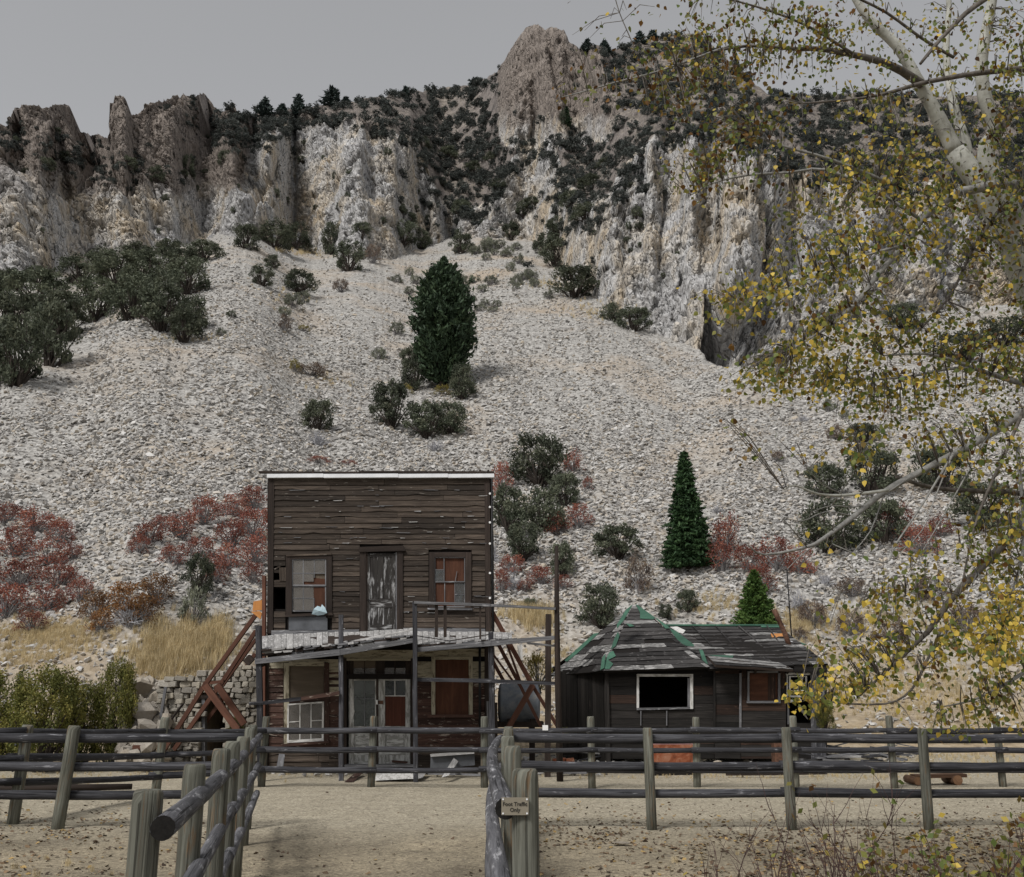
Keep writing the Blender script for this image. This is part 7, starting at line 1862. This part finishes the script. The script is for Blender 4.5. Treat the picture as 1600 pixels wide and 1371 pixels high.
beam('body', Vector((P(1217, 1185, 23.5).x, 23.5, 0.10)), Vector((P(1217, 1185, 23.5).x, 23.5, 0.62)), 0.24, 0.3, M_iron, BX); beam('foot', Vector((P(1217, 1185, 23.5).x, 23.5, -0.02)), Vector((P(1217, 1185, 23.5).x, 23.5, 0.10)), 0.16, 0.2, M_black, BX)
beam('top_plate', Vector((P(1217, 1185, 23.5).x, 23.5, 0.62)), Vector((P(1217, 1185, 23.5).x, 23.5, 0.65)), 0.28, 0.34, M_iron, BX)
for (px, w_, lab) in ((874, 20, 'rusty brick-coloured block nearest the porch pole'), (890, 14, 'rusty brick-coloured block beside the flat timber')):
    p = P(px, 1178, 23.6); tag(beam('rusty_block', Vector((p.x - w_ * .007, 23.6, 0.1)), Vector((p.x + w_ * .007, 23.6, 0.12)), 0.3, 0.26, M_rust, None), lab, 'block')
# grey lumber heaps in front of the cabin: each board its own thing
rs_ = random.Random(77); heap = []
def heap_boards(n, xr, yr, lab, grp, mats):
    for i in range(n):
        a = rs_.uniform(*xr); b = rs_.uniform(*yr); p = G(a, b); L_ = rs_.uniform(0.4, 1.5); th = rs_.gauss(0, 0.4)
        d_ = Vector((math.cos(th), math.sin(th), rs_.gauss(0, 0.12))); z = rs_.uniform(0.03, 0.28); p.z = z
        c0_, c1_ = p - d_ * L_ / 2, p + d_ * L_ / 2
        c0_.z = max(c0_.z, 0.02); c1_.z = max(c1_.z, 0.02)
        tag(beam('scrap_board', c0_, c1_, rs_.uniform(0.06, 0.18), rs_.uniform(0.025, 0.05), rs_.choice(mats), None), lab, 'board', grp)
heap_boards(36, (890, 1180), (1172, 1194), 'weathered scrap board in the heap before the cabin', 'scrap boards before the cabin', [W_grey, W_rail, W_trim, W_pale, W_grey])
heap_boards(34, (1250, 1440), (1176, 1196), 'weathered scrap board on the pile right of the cabin', 'scrap boards right of the cabin', [W_grey, W_rail, W_pale, W_grey])
heap_boards(14, (420, 760), (1199, 1207), 'weathered scrap board along the foot of the tall building', 'scrap boards by the tall building', [W_grey, W_trim, W_redbrown])
# rubble and small stones in the yard
n_ = 900; a = np.concatenate([rng.uniform(410, 780, 260), rng.uniform(770, 960, 200), rng.uniform(900, 1480, 440)]); b = np.concatenate([rng.uniform(1196, 1212, 260), rng.uniform(1172, 1212, 200), rng.uniform(1170, 1206, 440)])
yp = np.array([tuple(G(u, v)) for u, v in zip(a, b)]); ss = rng.uniform(0.04, 0.13, n_) + 0.12 * rng.random(n_) ** 6; yp[:, 2] = ss * 0.15
scatter_stuff('yard_rubble', yp, rng.uniform(0, 6.28, (n_, 3)) * np.array([.1, .1, 1]), np.stack([ss * 1.3, ss, ss], -1), rng.integers(0, 8, n_), ROCKS, 'small broken stones scattered along the building fronts', 'rubble')
for (px, py, w, lab) in ((942, 1184, 20, 'pale round stone by the scrap boards before the cabin'), (1282, 1188, 24, 'pinkish pale stone by the pile right of the cabin'), (1192, 1186, 12, 'small white stone near the iron stove')):
    p = G(px, py); o = bpy.data.objects.new('pale_stone', BG[1]); COL.objects.link(o); m = p.y / F; o.location = p + Vector((0, 0, w * m * .3)); o.scale = (w * m * 1.1,) * 3; tag(o, lab, 'stone')
# green weeds
for (px, py, w, h, lab) in ((880, 1150, 26, 14, 'little green weed under the tank'), (1150, 1178, 24, 16, 'low green weed before the boarded window'), (1262, 1182, 22, 22, 'bright green weed right of the fence post'), (960, 1185, 40, 14, 'green weed among the scrap boards'), (1290, 1140, 40, 46, 'scraggly dark green bush at the cabin corner'), (370, 1142, 34, 22, 'green weed in the cellar doorway')):
    if py < 1160: plant('willow', 'green_weed', px, py, w, h, lab, 'weed', where='plane', Y=25.0 if px < 400 else 25.6)
    else: plant('willow', 'green_weed', px, py, w, h, lab, 'weed', where='ground')
# log bench
BN = root('log_bench', Vector((P(1465, 1217, 20.3).x, 20.3, 0)), 'low split-log bench on two round log ends', 'bench')
W_bench = wood('bench_wood', (0.06, 0.032, 0.02), (0.17, 0.10, 0.062), None, var=.1)
M_end = wood('log_end_grain', (0.16, 0.085, 0.045), (0.36, 0.21, 0.12), None, var=.1)
for px, rr_b in ((1432, 0.075), (1494, 0.09)):
    x_ = P(px, 1210, 20.1).x; lo_ = log('leg', [Vector((x_, 20.05, rr_b - .02)), Vector((x_, 20.6, rr_b - .02))], rr_b, W_bench, BN, 16)
    log('log_end', [Vector((x_, 20.049, rr_b - .02)), Vector((x_, 20.044, rr_b - .02))], rr_b * .96, M_end, lo_, 16)
beam('seat', Vector((P(1424, 1200, 20.3).x, 20.25, 0.125)), Vector((P(1503, 1200, 20.3).x, 20.25, 0.145)), 0.30, 0.06, W_bench, BN)
# dark log lying behind the left fence
tag(log('fallen_log', [G(-40, 1238) + Vector((0, 0, .06)), G(100, 1236) + Vector((0, 0, .05)), G(206, 1234) + Vector((0, 0, .05))], [0.07, 0.06, 0.05], W_trim, None, 9), 'dark fallen log lying under the leafy bush', 'log')
# timber sill and planks on the ground by the cellar
plank_on_ground(300, 1182, 380, 1180, 0.2, W_pale, 'pale plank lying in front of the cellar doorway', z=0.1)
plank_on_ground(285, 1192, 350, 1190, 0.24, W_grey, 'grey timber lying nearer the fence than the pale plank', z=0.06)
tag(bpy.data.objects.new('flat_stone', BG[2]), 'flat blue-grey stone slab on the leaf litter', 'stone'); fs_ = bpy.data.objects['flat_stone']; COL.objects.link(fs_); fs_.location = G(970, 1319) + Vector((0, 0, .01)); fs_.scale = (0.24, 0.16, 0.05)
# fallen leaves and grit on the ground
M_litter = leaf_mat('fallen_leaf', [(0.0, (0.05, 0.033, 0.022)), (0.5, (0.12, 0.08, 0.05)), (0.85, (0.22, 0.15, 0.085)), (1.0, (0.32, 0.22, 0.09))], trans=0.0, hue_obj=0.3)
LIT = []
for i in range(5):
    me = mk_np(None, np.array([(0, -.5, 0), (.32, -.1, .12), (.2, .3, .05), (0, .55, .1), (-.22, .28, .02), (-.34, -.1, .1)]), np.array([[0, 1, 2, 3], [0, 3, 4, 5]]), M_litter, attrs={'rnd': np.full(6, i / 4)}); me.name = 'fallen_leaf'; LIT.append(me)
n_ = 19000; a = rng.uniform(-60, 1660, n_); b = rng.uniform(1235, 1400, n_)
dn = 0.10 + 0.9 * np.exp(-((b - 1300) / 26) ** 2) * (a > 790) + 0.8 * np.exp(-((b - 1295) / 26) ** 2) * (a < 330) + 0.75 * sm(1010, 1250, a) * sm(1285, 1320, b) + 0.25 * sm(1320, 1370, b)
dn *= np.where((a > 330) & (a < 770), 0.18, 1.0) * np.clip(0.65 + 0.9 * fbm(a / 70, b / 22, a * 0 + 4, 3), 0.05, 1.3)
k_ = rng.random(n_) < dn; a, b = a[k_], b[k_]; lp = np.array([tuple(G(u, v)) for u, v in zip(a, b)]); lp[:, 2] = ground_z(lp[:, 0], lp[:, 1]) + 0.006; n_ = len(lp)
ss = rng.uniform(0.03, 0.07, n_)
scatter_stuff('fallen_leaves', lp, np.stack([rng.normal(0, .3, n_), rng.normal(0, .3, n_), rng.uniform(0, 6.28, n_)], -1), np.stack([ss] * 3, -1), rng.integers(0, 5, n_), LIT, 'brown fallen leaves strewn over the ground near the fences', 'leaves')
n_ = 9000; a = rng.uniform(-60, 1660, n_); b = 1225 + 180 * rng.random(n_) ** 0.8; lp = np.array([tuple(G(u, v)) for u, v in zip(a, b)]); lp[:, 2] = ground_z(lp[:, 0], lp[:, 1]); ss = 0.006 + 0.018 * rng.random(n_) ** 3 + 0.03 * (rng.random(n_) ** 30)
M_grit = stone_material('grit_stone', [(0.16, 0.135, 0.10), (0.27, 0.23, 0.175), (0.36, 0.32, 0.26), (0.22, 0.20, 0.17)], (0.2, 0.16, 0.11))
GRT = [rock_mesh('grit_%d' % i, 500 + i, 0.6, 9) for i in range(3)]
for me in GRT: me.materials.append(M_grit)
scatter_stuff('grit', lp, rng.uniform(0, 6.28, (n_, 3)), np.stack([ss * 1.4, ss * 1.2, ss], -1), rng.integers(0, 3, n_), GRT, 'loose gravel grit on the path and road', 'gravel')
for i in range(26):
    px, py = (rs_.uniform(20, 200), rs_.uniform(1330, 1371)) if i < 7 else (rs_.uniform(1020, 1580), rs_.uniform(1300, 1368))
    p = G(px, py); p.z = gz(p); o = bpy.data.objects.new('grass_tuft', TUFT[i % 4]); COL.objects.link(o); o.location = p; s_ = rs_.uniform(0.05, 0.10); o.scale = (s_ * 1.4, s_ * 1.4, s_)
    tag(o, 'short grass tuft in the dirt left of the footpath fence' if i < 7 else 'short grass tuft among the fallen leaves under the tree', 'grass', 'tufts left of the path' if i < 7 else 'tufts under the tree')
